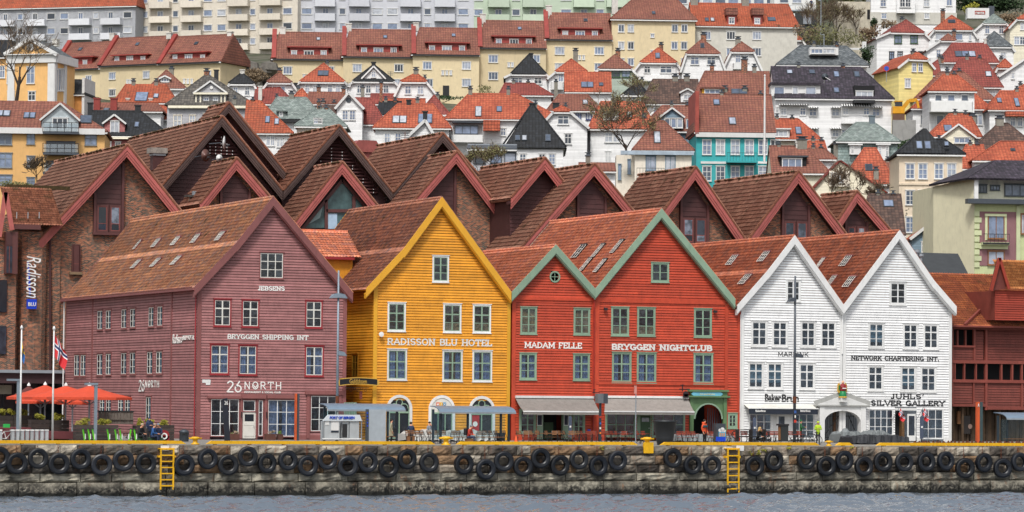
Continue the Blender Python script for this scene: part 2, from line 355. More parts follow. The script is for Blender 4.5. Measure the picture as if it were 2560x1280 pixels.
# ---------------------------------------------------------------- boards, windows, roofs close by
def front_map(v0=0.0):return lambda s,out,z:(s,v0-out,z)
def side_map(u0):return lambda s,out,z:(u0-out,s,z)
BN=[0]
def boards(parent,mat,span,z0,z1,pitch,holes,fm,name='board',proud=0.05,step=None):
 z=z0;pieces=[]
 while z<z1-0.02:
  zt=min(z+pitch,z1);a0,b0=span(z);a1,b1=span(zt-0.001)
  if b0-a0>0.05:
   cuts=[(a0,b0)];zc=(z+zt)/2
   for hx0,hx1,hz0,hz1 in holes:
    if hz0<zc<hz1:
     nc=[]
     for p,q in cuts:
      if hx1<=p or hx0>=q:nc.append((p,q));continue
      if hx0>p+.03:nc.append((p,hx0+.03))
      if hx1<q-.03:nc.append((hx1-.03,q))
     cuts=nc
   for p,q in cuts:
    if q-p>6 and(step is None)and rnd.random()<0.35:
     mid=p+(q-p)*rnd.uniform(.3,.7);segs=[(p,mid-.004),(mid+.004,q)]
    else:segs=[(p,q)]
    for c,d in segs:
     c1=c+(a1-a0)if abs(c-a0)<1e-6 else c;d1=d+(b1-b0)if abs(d-b0)<1e-6 else d
     if d1<c1+.01:d1=c1+.01
     pieces.append((c,d,c1,d1,z,zt))
  z+=pitch
 pieces.sort(key=lambda p:-(p[1]-p[0]));rest=MB()
 for i,(c,d,c1,d1,za,zb)in enumerate(pieces):
  P=proud+rnd.uniform(-.004,.004);zz=zb-0.034
  pts=[fm(c,P,za),fm(d,P,za),fm(d1,P*.3,zz),fm(c1,P*.3,zz),fm(c,-.01,za),fm(d,-.01,za),fm(d1,-.01,zz),fm(c1,-.01,zz)]
  F=[(0,1,2,3),(0,4,5,1),(5,4,7,6),(0,3,7,4),(1,5,6,2)]
  if i<285:
   m=MB();m.add(pts,F);m.build(name,mat,parent)
  else:rest.add(pts,F)
 if rest.v:struct(rest.build(name+'s_in_short_pieces',mat,parent),'stuff')
PANE={}
def pane_mesh(w,h,mat):
 k=(round(w,2),round(h,2),mat.name)
 if k not in PANE:
  m=MB();m.box(-w/2,w/2,-.004,.004,-h/2,h/2);PANE[k]=m.mesh('pane',mat)
 return PANE[k]
def near_window(parent,x0,x1,z0,z1,cols,rows,casing,sash,fm=None,cw=0.11,sw=0.045,head=True,curtain=None,rotz=0.0,org=None,name='window',glass=None,deep=True,door=False,transom=None,cstyle=0):
 """x0..z1: outside of the casing in a plane given by an Empty-free local frame; org: point + rotz put it on side walls"""
 W=x1-x0;H=z1-z0;glass=glass or GLASS
 m=MB()
 m.box(0,cw,-.075,.05,0,H);m.box(W-cw,W,-.075,.05,0,H);m.box(cw,W-cw,-.072,.05,H-cw,H);m.box(cw,W-cw,-.072,.05,0,cw)
 if head:m.box(-.05,W+.05,-.12,.0,H+.002,H+.055);m.box(-.04,W+.04,-.115,.0,-.06,-.002)
 win=m.build(name,casing,parent);win.location=org if org is not None else(x0,0,z0);win.rotation_euler=(0,0,rotz)
 a,b,c,d=cw,W-cw,cw,H-cw;s=MB()
 s.box(a,a+sw,-.05,-.01,c,d);s.box(b-sw,b,-.05,-.01,c,d);s.box(a+sw,b-sw,-.048,-.01,c,c+sw);s.box(a+sw,b-sw,-.048,-.01,d-sw,d)
 xs=[a+(b-a)*i/cols for i in range(cols+1)]
 if isinstance(rows,int):rows=[1]*rows
 t=sum(rows);zs=[d]
 for r_ in rows:zs.append(zs[-1]-(d-c)*r_/t)
 for i,x in enumerate(xs[1:-1]):
  mw=sw*(1.0 if cols==2 else.55);s.box(x-mw,x+mw,-.056,-.012,c+sw,d-sw)
 for i,z in enumerate(zs[1:-1]):
  mh=sw*(.9 if(i==0 and len(rows)>2 and rows[0]!=rows[1])or transom else.42);s.box(a+sw,b-sw,-.052,-.014,z-mh,z+mh)
 s.build('sash',sash,win)
 for i in range(cols):
  for j in range(len(rows)):
   pw=xs[i+1]-xs[i]-sw*.8;ph=zs[j]-zs[j+1]-sw*.8
   inst('pane',pane_mesh(pw,ph,glass),win,((xs[i]+xs[i+1])/2,-.028,(zs[j]+zs[j+1])/2),(rnd.uniform(-.012,.012),0,rnd.uniform(-.012,.012)))
 if curtain is not None:
  k=MB();L=0.12
  def drape(u0,u1,q0,q1):
   n=8;P=[]
   for i in range(n+1):
    u=u0+(u1-u0)*i/n;y=L+.03*math.sin(i*2.1+u0*9);P+=[(u,y,q0),(u,y,q1)]
   k.add(P,[(2*i,2*i+2,2*i+3,2*i+1)for i in range(n)])
  if cstyle==0:f=rnd.uniform(.28,.42);drape(a,a+(b-a)*f,c,d);drape(b-(b-a)*rnd.uniform(.28,.48),b,c,d)
  elif cstyle==1:drape(a,b,c,c+(d-c)*rnd.uniform(.27,.33))
  elif cstyle==2:drape(a,b,c,d)
  elif cstyle==3:drape(a,b,c+(d-c)*.2,d)
  k.build('curtain',curtain,win)
 return win
def tile_slope(parent,p0,udir,vdir,ulen,vlen,mat,tw=0.26,th=0.34,kind='pan',name='roof_tiles',amp=1.0,clip=None):
 """real tile relief over a rectangle: p0 eave start, udir along the eave, vdir up the slope"""
 u=Vector(udir).normalized();v=Vector(vdir).normalized();n=u.cross(v)
 if n.z<0:n=-n
 nu=max(1,round(ulen/tw));nv=max(1,round(vlen/th));tw_,th_=ulen/nu,vlen/nv
 if kind=='pan':fr,hz,lift=np.array([0,.22,.45,.7,.88]),np.array([0,.045,.055,.012,-.004])*amp,.036
 else:fr,hz,lift=np.array([0,.12,.5,.88]),np.array([-.012,.016,.02,.016])*amp,.06*amp
 k=len(fr);U=(np.arange(nu)[:,None]+fr[None,:]).ravel()*tw_;H=np.tile(hz,nu)
 U=np.append(U,ulen);H=np.append(H,hz[0]);m=len(U);rows=[]
 rng=np.random.RandomState(int(abs(p0[0]*37+p0[1]*11+p0[2]*7))%9999)
 for j in range(nv):
  jit=np.repeat(rng.uniform(0,.016,nu),k);jit=np.append(jit,0)
  rows.append((np.full(m,j*th_-.015),H+lift+jit));rows.append((np.full(m,(j+1)*th_),H))
 Vv=np.concatenate([r[0]for r in rows]);Hh=np.concatenate([r[1]for r in rows]);Uu=np.tile(U,2*nv)
 P=np.array(p0)[None,:]+Uu[:,None]*np.array(u)[None,:]+Vv[:,None]*np.array(v)[None,:]+Hh[:,None]*np.array(n)[None,:]
 idx=np.arange(2*nv*m).reshape(2*nv,m)
 a=idx[:-1,:-1].ravel();b=idx[:-1,1:].ravel();c=idx[1:,1:].ravel();d=idx[1:,:-1].ravel()
 F=np.stack([a,b,c,d],1)
 if u.cross(v).z<0:F=F[:,::-1]
 me=bpy.data.meshes.new(name);me.vertices.add(len(P));me.vertices.foreach_set('co',P.astype(np.float32).ravel())
 me.loops.add(F.size);me.loops.foreach_set('vertex_index',F.astype(np.int32).ravel())
 me.polygons.add(len(F));me.polygons.foreach_set('loop_start',np.arange(0,F.size,4,dtype=np.int32));me.polygons.foreach_set('loop_total',np.full(len(F),4,dtype=np.int32))
 me.update(calc_edges=True);me.materials.append(mat);me.materials.append(RISER_SHADE)
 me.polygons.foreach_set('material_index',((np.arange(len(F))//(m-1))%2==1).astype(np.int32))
 uvl=me.uv_layers.new(name='UVMap');cell=np.clip(Uu/tw_,0,nu-.001)*tw;vc=np.clip(Vv/th_,0.001,nv-.001)*th
 cu=(cell[F].min(1)//tw+.5)*tw;fv_=(np.arange(len(F))//(m-1));cv=(fv_//2+.5)*th
 uvd=np.stack([np.repeat(cu,4),np.repeat(cv,4)],1).astype(np.float32);uvl.data.foreach_set('uv',uvd.ravel())
 o=bpy.data.objects.new(name,me);link(o,parent);o['kind']='stuff';return o
def interp(poly,x):
 for(a,b),(c,d)in zip(poly,poly[1:]):
  if a<=x<=c:return b+(d-b)*(x-a)/(c-a)if c>a else b
 return poly[0][1]if x<poly[0][0]else poly[-1][1]
def xinv(poly,z):
 """x where a rising polyline reaches z"""
 for(a,b),(c,d)in zip(poly,poly[1:]):
  if(b<=z<=d)or(d<=z<=b):return a+(c-a)*(z-b)/(d-b)if abs(d-b)>1e-9 else a
 return poly[-1][0]if z>poly[-1][1]else poly[0][0]
def front_house(name,label,xl,xr,base,prof,ai,L,wallm,trimm,bargem,tilem,wins,pitch=0.205,side=False,holes_extra=(),side_holes=(),over=0.5,backbarge=True,sidewins=(),bargew=0.42):
 xm=(xl+xr)/2;o0=at_y(xl,base,0);fr=Frame((o0.x,0,0),0);XR=fr.P(xr,base)[0];XL=0.0
 root=thing(name,label,'house',(o0.x,0,0))
 pr=[fr.P(x,y,-over)for x,y in prof];left=pr[:ai+1];right=pr[ai:][::-1]
 zr=lambda x:interp(pr,x)
 holes=[]
 for W in wins:
  a=fr.P(W['x'][0],W['y'][1]);b=fr.P(W['x'][1],W['y'][0]);W['r']=(a[0],b[0],a[1],b[1])
  holes.append(W['r'])
 for(x0,y0,x1,y1)in holes_extra:
  a=fr.P(x0,y1);b=fr.P(x1,y0);holes.append((a[0],b[0],a[1],b[1]))
 DROP=0.12
 def span(z):
  a=xinv([(x,q-DROP)for x,q in left],z);b=xinv([(x,q-DROP)for x,q in right],z)
  return(max(XL,a)if z>left[0][1]-DROP else XL),(min(XR,b)if z>right[0][1]-DROP else XR)
 ZT=pr[ai][1]-DROP-.15
 boards(root,wallm,span,0.35,ZT,pitch,holes,front_map())
 m=MB();ZL,ZR=zr(XL)-.1,zr(XR)-.1
 m.box(XR-.02,XR-.2,.05,L,0,ZR);m.prism([(XL,0),(XR,0),(XR,ZR),(pr[ai][0],pr[ai][1]-.25),(XL,ZL)],L-.2,L)
 if not side:m.box(XL+.02,XL+.2,.05,L,0,ZL)
 m.box(XL+.2,XR-.2,3.4,3.5,0,min(ZL,ZR))
 m.build('wall',wallm,root)
 m=MB()
 for(h0,h1)in[(XL,XR)]:
  cuts=[(XL,XR)]
  for hx0,hx1,hz0,hz1 in holes:
   if hz0<.3:cuts=[q for p in cuts for q in([(p[0],min(p[1],hx0)),(max(p[0],hx1),p[1])]if hx0<p[1]and hx1>p[0]else[p])if q[1]>q[0]+.01]
  for p,q in cuts:m=MB();m.box(p,q,-.06,.05,0,.35);m.build('plinth',trimm,root)
 cb=.28;m=MB();m.box(XL-.03,XL+cb,-.07,.0,0,ZL);m.build('corner_board',trimm,root);m=MB();m.box(XR-cb,XR+.0,-.07,.0,0,ZR);m.build('corner_board',trimm,root)
 for W in wins:
  x0,x1,z0,z1=W['r']
  near_window(root,x0,x1,z0,z1,W.get('c',2),W.get('rows',[1,1.05,1.05]),W.get('cas',WHITE),W.get('sash',WHITE),cw=W.get('cw',.11),sw=W.get('sw',.045),head=W.get('head',True),curtain=W.get('cur'),cstyle=W.get('cs',0))
 if side:
  hz=list(side_holes)
  for W in sidewins:
   a=fr.U(W['x'][0],W['y'][1],0);b=fr.U(W['x'][1],W['y'][0],0);y1,y0=a[0],b[0];W['r']=(y0,y1,a[1],b[1]);hz.append((y0,y1,a[1],b[1]))
  boards(root,wallm,lambda z:(0.05,L),0.35,ZL,pitch,hz,side_map(0.0),proud=.04)
  m=MB();m.box(-.05,.0,0.05,L,0,.35);m.build('plinth',trimm,root)
  for W in sidewins:
   y0,y1,z0,z1=W['r']
   near_window(root,0,y1-y0,0,z1-z0,W.get('c',2),W.get('rows',3),W.get('cas',WHITE),W.get('sash',WHITE),cw=W.get('cw',.11),sw=W.get('sw',.045),rotz=R(-90),org=(0,y1,z0),head=W.get('head',True),curtain=W.get('cur'),cstyle=W.get('cs',0))
 m=MB();m2=MB()
 for i in range(ai):
  (xa,za),(xb,zb)=pr[i],pr[i+1];d=Vector((xb-xa,0,zb-za));ln=d.length
  tile_slope(root,(xa,-over+.04,za-.03),(0,1,0),d,L+over,ln,tilem)
  nn=Vector((-(zb-za),0,xb-xa)).normalized();e=nn*-.06
  m.slab([(xa+e.x,-over+.05,za+e.z),(xb+e.x,-over+.05,zb+e.z),(xb+e.x,L,zb+e.z),(xa+e.x,L,za+e.z)],.08)
 for i in range(ai,len(pr)-1):
  (xa,za),(xb,zb)=pr[i],pr[i+1]
  m2.slab([(xa,-over+.05,za-.02),(xb,-over+.05,zb-.02),(xb,L,zb-.02),(xa,L,za-.02)],-.12)
 m.build('roof_underlay',wallm,root);m2.build('roof',tilem,root)
 rt=MB();ax,az=pr[ai];k=0;y=-over+.1
 while y<L-.1:rt.tube((ax,y,az+.02),(ax,y+.42,az+.02+.012*(k%2)),.13,.11,8);y+=.40;k+=1
 rt.build('ridge_tiles',tilem,root)
 def barge(y0,y1,wd,z_off,nm):
  b=MB();n=len(pr)
  for i in range(n-1):
   (xa,za),(xb,zb)=pr[i],pr[i+1];c=math.hypot(xb-xa,zb-za)/abs(xb-xa);h=wd*c;zo=z_off*c
   b.prism([(xa,za-h-zo),(xb,zb-h-zo),(xb,zb-zo+.06),(xa,za-zo+.06)],y0,y1)
  return b.build(nm,bargem,root)
 barge(-over-.05,-over+.03,bargew,0,'bargeboard');barge(-over+.03,-.1,bargew*.55,bargew*.62,'soffit_board')
 if backbarge:barge(L-.03,L+.05,bargew*.7,0,'bargeboard')
 return root,fr,XR,ZL,ZR,pr
def W(x0,y0,x1,y1,**k):return dict(x=(x0,x1),y=(y0,y1),**k)
# ================================================================ the row of wooden houses
hid=dict(head=False)
mw=dict(cas=WINERED,sash=CREAM,cw=.10,sw=.05)
def shop(c,r,**k):return dict(c=c,rows=r,cas=MAUVE_TRIM,sash=WHITE,cw=.07,sw=.05,head=False,transom=True,**k)
mauve,MF,MXR,MZL,_,mpr=front_house('wooden_house','mauve wooden warehouse with orange tiled roof at the corner, its side wall in view',490,863,1097,[(486,719),(592,607),(683,493),(882,733)],2,36.5,MAUVE,MAUVE_TRIM,MAUVE_TRIM,T_MAUVE,[W(648,632,709,696,c=3,rows=[1,1,1],cas=MAUVE_TRIM,sash=CREAM,cw=.06,sw=.06)]+[W(*q,**mw)for q in[(533,748,578,816),(603,750,648,818),(762,752,806,820)]]+[W(*q,cur=CURTAIN,cs=rnd.choice([0,0,3]),**mw)for q in[(524,861,573,936),(595,863,643,938),(761,865,809,941)]]+[W(524,996,599,1092,**shop(3,3)),W(605,999,640,1030,**shop(1,1)),W(643,999,659,1092,**shop(1,3)),W(667,998,741,1093,cur=CURTAIN,**shop(3,3)),W(774,988,842,1080,**shop(3,3))],side=True,holes_extra=[(605,1030,640,1098)],sidewins=[W(a,b,c,d,cas=MAUVE_TRIM,sash=CREAM,cw=.09,sw=.055,cur=TEALBLIND,cs=2)for a,b,c,d in[(244,774,259,826),(265,773,280,825),(304,770,319,823),(326,769,341,821),(372,765,387,819),(394,763,409,817),(186,885,201,942),(202,885,217,942),(243,883,259,940),(265,882,280,939),(303,880,319,938),(325,879,341,937),(368,877,384,937),(391,876,408,936),(250,990,264,1035),(266,990,280,1035),(296,990,311,1035),(313,990,328,1035),(365,990,380,1055)]])
def box_at(fr,parent,x0,y0,x1,y1,v0,v1,mat,name,vp=0.0,label=None):
 a=fr.P(x0,y1,vp);b=fr.P(x1,y0,vp);m=MB();m.box(a[0],b[0],v0,v1,a[1],b[1]);return m.build(name,mat,parent,label=label)
def door_at(fr,parent,x0,y0,x1,y1,mat,panels=((.12,.88,.08,.45),(.12,.88,.5,.62)),glass=None,v=0.0,name='door',handle=True):
 a=fr.P(x0,y1,v);b=fr.P(x1,y0,v);w_,h_=b[0]-a[0],b[1]-a[1];m=MB();m.box(0,w_,-.03,.02,0,h_);o=m.build(name,mat,parent);o.location=(a[0],v,a[1])
 for p0,p1,q0,q1 in panels:k=MB();k.box(w_*p0,w_*p1,-.05,-.03,h_*q0,h_*q1);k.build('panel',mat,o)
 if glass:p0,p1,q0,q1=glass;inst('pane',pane_mesh(w_*(p1-p0),h_*(q1-q0),FARG),o,(w_*(p0+p1)/2,-.036,h_*(q0+q1)/2))
 if handle:k=MB();k.tube((w_*.9,-.05,h_*.45),(w_*.9,-.11,h_*.45),.02);k.tube((w_*.9,-.1,h_*.45),(w_*.78,-.1,h_*.45),.015);k.build('handle',CHROME,o)
 return o
door_at(MF,mauve,606,1031,639,1096,CREAM,glass=(.15,.85,.66,.93))
for q in[(518,990,602,996),(603,985,664,996),(666,988,745,996),(762,977,856,986)]:box_at(MF,mauve,*q,-.22,-.05,MAUVE_TRIM,'cornice')
for q in[(599,997,605,1096),(640,997,643,1096),(659,997,667,1096),(765,987,774,1096),(843,987,853,1096)]:box_at(MF,mauve,*q,-.12,-.035,MAUVE_TRIM,'pilaster')
for q in[(601,1030,602.6,1044),(664,1030,665.6,1046)]:box_at(MF,mauve,*q,-.25,-.1,BLACKM,'wall_lamp')
m=MB();zl=mpr[0][1];m.beam((mpr[0][0]-.05,-.5,zl-.1),(mpr[0][0]-.05,36.5,zl-.1),.16,.16);m.build('gutter',MAUVE_TRIM,mauve)
for i in range(52):k=MB();k.box(-.42,-.0,.3+i*.69,.48+i*.69,MZL-.55,MZL-.32);k.build('bracket',MAUVE_TRIM,mauve)
m=MB();m.box(-.5,0,-.1,36.5,MZL-.32,MZL-.25);m.build('soffit_board',MAUVE_TRIM,mauve)
for px in(231,429):y_,_=MF.U(px,900,0);m=MB();m.box(-.09,-.02,y_-.12,y_+.12,.3,MZL-.5);m.build('cover_strip',MAUVE_TRIM,mauve)
m=MB();m.tube((-.25,36.2,.2),(-.25,36.2,MZL-.4),.06,n=8);m.build('downpipe',WHITE,mauve)
m=MB();m.tube((-.12,.1,.2),(-.12,.1,MZL),.05,n=8);m.build('downpipe',WINERED,mauve)
SLAB=paint('white_lettering',(0.82,0.81,0.78),0.6,0.04,0.15);INK=paint('black_lettering',(0.015,0.015,0.018),0.5,0.05,0)
put_text(MF,mauve,'JEBSENS',645,711,727,12,SLAB,-.03,th=.22)
put_text(MF,mauve,'BRYGGEN SHIPPING INT',569,770,848.5,13,SLAB,-.03,th=.21,drop=1.5)
put_text(MF,mauve,'26',568,603,981,29,SLAB,-.03,th=.11,serif=False);put_text(MF,mauve,'NØRTH',610,703,974,20,SLAB,-.03,th=.12,serif=False,gap=.3)
put_text(MF,mauve,'RESTAURANT & SOCIAL CLUB',611,701,983,5,SLAB,-.03,th=.17,serif=False)
def side_text(fr,parent,mb_or_me,x0,x1,y0,y1):
 a=fr.U(x1,y1,-.06);b=fr.U(x0,y0,-.06);o=bpy.data.objects.new('lettering',mb_or_me);link(o,parent)
 o.rotation_euler=(0,0,R(-90));o.location=(-.06,b[0],a[1]);o.scale=(b[0]-a[0],1,b[1]-a[1]);return o
side_text(MF,mauve,font_mesh('Radisson',SLAB,.35),431,456,836,858);side_text(MF,mauve,font_mesh('BLU HOTEL',SLAB),457,485,839,849)
def side_letters(t,x0,x1,y0,y1,**k):
 a=MF.U(x1,y1,-.06);b=MF.U(x0,y0,-.06);o=lettering(t,b[0]-a[0],b[1]-a[1],**k).build('lettering',SLAB,mauve);o.rotation_euler=(0,0,R(-90));o.location=(-.06,b[0],a[1])
side_letters('26',348,361,950,979,th=.11,serif=False);side_letters('NØRTH',363,398,951,969,th=.14,serif=False,gap=.3)
for q in[(505,949,526,957),(514,957,525,962)]:box_at(MF,mauve,*q,-.07,-.03,WHITE,'street_sign')
def slope_skylight(fr,parent,px,py,pw,ph,prr,seg,frm,dark=None,cols=3,lean=True):
 (xa,za),(xb,zb)=prr[seg],prr[seg+1];n=Vector((-(zb-za),0,xb-xa)).normalized();p0=(xa,0,za)
 c=fr.on(px,py,p0,n);v=Vector((xb-xa,0,zb-za)).normalized()
 t=fr.on(px,py-ph/2,p0,n);b=fr.on(px,py+ph/2,p0,n);hh=ph/33/v.z/2
 a=fr.on(px-pw/2,py,p0,n);e=fr.on(px+pw/2,py,p0,n);ww=.34
 mt=Matrix(((0,v.x,n.x,c.x),(1,v.y,n.y,c.y),(0,v.z,n.z,c.z),(0,0,0,1)))
 m=MB();H=hh;Wd=pw
 m.box(-Wd,Wd,-H,H,.06,.13);sk_=m.build('skylight',dark or frm,parent);sk_.matrix_local=mt
 k=MB()
 for i in range(cols+1):x=-Wd+2*Wd*i/cols;k.box(x-.018,x+.018,-H,H,.15,.18)
 for z in(-H,-H*.33,H*.33,H):k.box(-Wd,Wd,z-.018,z+.018,.152,.182)
 k.build('glazing_bars',CREAM,sk_);q=MB();q.box(-Wd+.04,Wd-.04,-H+.04,H-.04,.13,.145);q.build('pane',DGLASS,sk_)
 q=MB();q.box(-Wd-.08,Wd+.08,H,H+.1,.06,.2);q.build('flashing',dark or BLACKM,sk_)
 return sk_
for px,py in[(392,610),(441,605),(491,599),(552,593)]:slope_skylight(MF,mauve,px,py,.5,22,mpr,1,WHITE,MAUVE_TRIM)
slope_skylight(MF,mauve,346,614,.2,25,mpr,1,WHITE,MAUVE_TRIM,cols=1)
for px,py in[(342,663),(391,659),(442,654)]:slope_skylight(MF,mauve,px,py,.5,22,mpr,0,WHITE,MAUVE_TRIM)
yw=dict(cas=WHITE,sash=GREEN,cw=.12,sw=.055)
yel,YF,YXR,YZL,_,ypr=front_house('wooden_house','ochre yellow gabled wooden house lettered RADISSON BLU HOTEL above three arches',931,1273,1098,[(915,723),(1010,622),(1105,494),(1279,733)],2,20,YELLOW,YELLOW_TRIM,YELLOW_TRIM,T_YEL,[W(1080,640,1122,705,rows=[1,1,1],**yw)]+[W(*q,rows=[1.1,1,1],**yw)for q in[(968,757,1014,828)]]+[W(*q,rows=[1.1,1,1],cur=BLIND,cs=1,**yw)for q in[(1107,760,1153,831),(1181,762,1227,832)]]+[W(*q,rows=[1.3,1,1],cur=CURTAIN,cs=0,**yw)for q in[(967,873,1017,950),(1105,876,1156,953),(1180,877,1230,954)]],side=True,holes_extra=[(970,1000,1024,1098),(1074,1002,1131,1098),(1175,1003,1231,1098)],sidewins=[W(881,884,897,946,c=2,rows=3,cas=YELLOW_TRIM,sash=YELLOW_TRIM,cw=.1,sw=.05)])
put_text(YF,yel,'RADISSON BLU HOTEL',969,1229,863.5,18,SLAB,-.03,th=.20,drop=2.0)
def arch_opening(fr,parent,x0,x1,ytop,ybase,mat,sash,trac=True,band=7,mull=1):
 a=fr.P(x0,ybase);b=fr.P(x1,ybase);t=fr.P((x0+x1)/2,ytop);rr=(b[0]-a[0])/2;cx=(a[0]+b[0])/2;zs=t[1]-rr;bw=band/33;n=14
 P=[(cx+rr*math.cos(math.pi*i/n),zs+rr*math.sin(math.pi*i/n))for i in range(n+1)];r2=rr-bw
 Q=[(cx+r2*math.cos(math.pi*i/n),zs+r2*math.sin(math.pi*i/n))for i in range(n+1)]
 m=MB()
 for i in range(n):m.prism([P[i],P[i+1],Q[i+1],Q[i]],-.1,.05)
 m.box(cx-rr,cx-r2,-.1,.05,a[1],zs);m.box(cx+r2,cx+rr,-.1,.05,a[1],zs);o=m.build('arched_casing',mat,parent)
 k=MB();k.prism([(cx-r2,a[1]+.1),(cx+r2,a[1]+.1)]+Q,.0,.01);k.build('pane',FARG,o)
 k=MB();k.box(cx-r2,cx+r2,-.07,0,zs-.35,zs-.22);k.box(cx-r2,cx+r2,-.07,0,a[1],a[1]+.14)
 for i in range(mull):x=cx-r2+2*r2*(i+1)/(mull+1);k.box(x-.04,x+.04,-.065,0,a[1],zs)
 k.box(cx-r2,cx-r2+.07,-.065,0,a[1],zs);k.box(cx+r2-.07,cx+r2,-.065,0,a[1],zs)
 if trac:
  for ox,oz,r_ in((0,r2*.55,r2*.3),(-r2*.45,r2*.02,r2*.42),(r2*.45,r2*.02,r2*.42)):
   pts=[(cx+ox+r_*math.cos(R(a_)),-.04,zs+oz+r_*math.sin(R(a_)))for a_ in(range(0,361,30)if oz>.3 else range(0,181,30))]
   for p,q in zip(pts,pts[1:]):k.tube(p,q,.04,n=5)
 k.build('tracery',sash,o);return o,cx,r2,zs
for i,(x0,x1,yt)in enumerate([(965,1029,987),(1070,1136,988),(1170,1236,990)]):
 o,cx,r2,zs=arch_opening(YF,yel,x0,x1,yt,1097,WHITE,GREEN,trac=(i!=1),mull=(1 if i!=1 else 2))
 if i==1:
  n=12;m=MB();m.prism([(cx-r2,zs-.25),(cx+r2,zs-.25)]+[(cx+r2*.98*math.cos(math.pi*j/n),zs+r2*.98*math.sin(math.pi*j/n))for j in range(n+1)],-.06,-.02);m.build('fanlight_panel',CREAM,o)
  for px,ch,cc in((1094,'M','#d2572a'),(1102,'I','#d9a520'),(1110,'X','#2a86b8')):
   q=YF.P(px,1011);k=MB();k.box(q[0]-.13,q[0]+.13,-.09,-.06,q[1]-.15,q[1]+.15);b_=k.build('letter_block',paint('mix_'+ch,cc),yel)
   l_=lettering(ch,.16,.17,.22,False).build('lettering',SLAB,yel);l_.location=(q[0]-.08,-.092,q[1]-.085)
 if i==2:box_at(YF,yel,1178,1034,1198,1082,-.03,-.015,paint('red_poster','#b5262b'),'poster');q=YF.P(1188,1060,-.03);m=MB();m.lathe([(0,.012),(.2,.012),(.2,0)],12,(q[0],-.03,q[1]),'y');m.build('poster_motif',SLAB,yel)
RG=dict(cas=GREEN,sash=GREEN,cw=.11,sw=.055)
fel,RF1,r1x,r1zl,r1zr,r1pr=front_house('wooden_house','narrow red wooden house lettered MADAM FELLE with one round gable window',1278,1486,1099,[(1278,733),(1390,613),(1488,724)],1,19,RED,RED,GREEN,T_RED,[W(*q,rows=[1,1,1],cur=BLIND,cs=2,**RG)for q in[(1300,768,1342,835),(1433,771,1475,837)]]+[W(*q,rows=[1.1,1,1],cur=CURTAIN,**RG)for q in[(1298,883,1341,949),(1432,885,1474,951)]]+[W(1297,1022,1340,1085,c=2,rows=3,cas=GREEN,sash=GREEN,cw=.16,sw=.05,head=False),W(1430,1020,1462,1085,c=2,rows=4,cas=GREEN,sash=GREEN,cw=.14,sw=.05,head=False)],holes_extra=[(1341,1020,1430,1099),(1376,680,1396,704)],backbarge=False,bargew=.44)
nig,RF2,r2x,r2zl,r2zr,r2pr=front_house('wooden_house','broad red wooden house lettered BRYGGEN NIGHTCLUB with a square gable window',1487,1850,1100,[(1488,724),(1654,523),(1838,749)],1,21,RED,RED,GREEN,T_RED,[W(1627,657,1672,705,c=2,rows=2,**RG)]+[W(*q,rows=[1,1,1],cur=c,cs=1,**RG)for q,c in[((1527,768,1572,839),BLIND),((1592,769,1638,840),BLIND),((1734,772,1779,843),None)]]+[W(*q,rows=[1.2,1,1],cur=CURTAIN,**RG)for q in[(1529,881,1578,956),(1591,882,1640,957),(1733,884,1782,959)]]+[W(1512,1030,1590,1094,c=3,rows=2,cas=GREEN,sash=GREEN,cw=.15,sw=.05,head=False),W(1628,1030,1712,1094,c=3,rows=2,cas=GREEN,sash=GREEN,cw=.12,sw=.05,head=False),W(1818,1033,1843,1071,c=2,rows=3,cas=GREEN,sash=GREEN,cw=.16,sw=.045)],holes_extra=[(1591,1020,1628,1100),(1722,975,1814,1100)],backbarge=True,bargew=.44)
put_text(RF1,fel,'MADAM FELLE',1312,1454,870,16,SLAB,-.03,th=.19,drop=2.5);put_text(RF2,nig,'BRYGGEN NIGHTCLUB',1530,1779,875.5,16.5,SLAB,-.03,th=.26,drop=3)
q=RF1.P(1386.5,692);m=MB();m.lathe([(.33,-.02),(.33,.09),(.45,.09),(.45,-.02)],24,(q[0],0,q[1]),'y');rw=m.build('round_window',GREEN,fel)
m=MB();m.lathe([(0,.02),(.33,.02)],24,(q[0],0,q[1]),'y');m.build('pane',FARG,rw);m=MB();m.box(q[0]-.33,q[0]+.33,-.05,-.02,q[1]-.02,q[1]+.02);m.box(q[0]-.02,q[0]+.02,-.052,-.022,q[1]-.33,q[1]+.33);m.build('glazing_bars',GREEN,rw)
for q in[(1341,1020,1358,1098),(1407,1020,1430,1098)]:box_at(RF1,fel,*q,-.03,.3,GREEN,'panelled_pier')
for q in[(1342,1022,1355,1064),(1409,1022,1420,1064)]:box_at(RF1,fel,*q,-.07,-.035,WHITE,'menu_frame');
for q in[(1343.2,1023.5,1353.8,1036),(1343.2,1038,1353.8,1062.5),(1410.2,1023.5,1418.8,1036),(1410.2,1038,1418.8,1062.5)]:box_at(RF1,fel,*q,-.085,-.071,paint('dark_menu','#23263a'),'menu')
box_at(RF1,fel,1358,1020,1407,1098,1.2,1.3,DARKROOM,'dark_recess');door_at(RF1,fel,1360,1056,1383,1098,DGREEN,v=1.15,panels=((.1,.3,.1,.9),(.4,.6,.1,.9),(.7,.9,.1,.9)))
door_at(RF2,nig,1601,1040,1625,1095,DGREEN,panels=((.12,.88,.08,.25),(.12,.88,.3,.45),(.12,.88,.5,.65)),glass=(.12,.88,.74,.92))
box_at(RF2,nig,1591,1020,1601,1097,-.03,.05,GREEN,'pilaster');box_at(RF2,nig,1625,1020,1629,1097,-.03,.05,GREEN,'pilaster');box_at(RF2,nig,1601,1022,1625,1039,-.03,.05,GREEN,'lintel')
for root,fr,a,b,y in((fel,RF1,1281,1484,745),(nig,RF2,1489,1812,751),(nig,RF2,1489,1812,957)):box_at(fr,root,a,y,b,y+4,-.1,-.03,RED,'string_course')
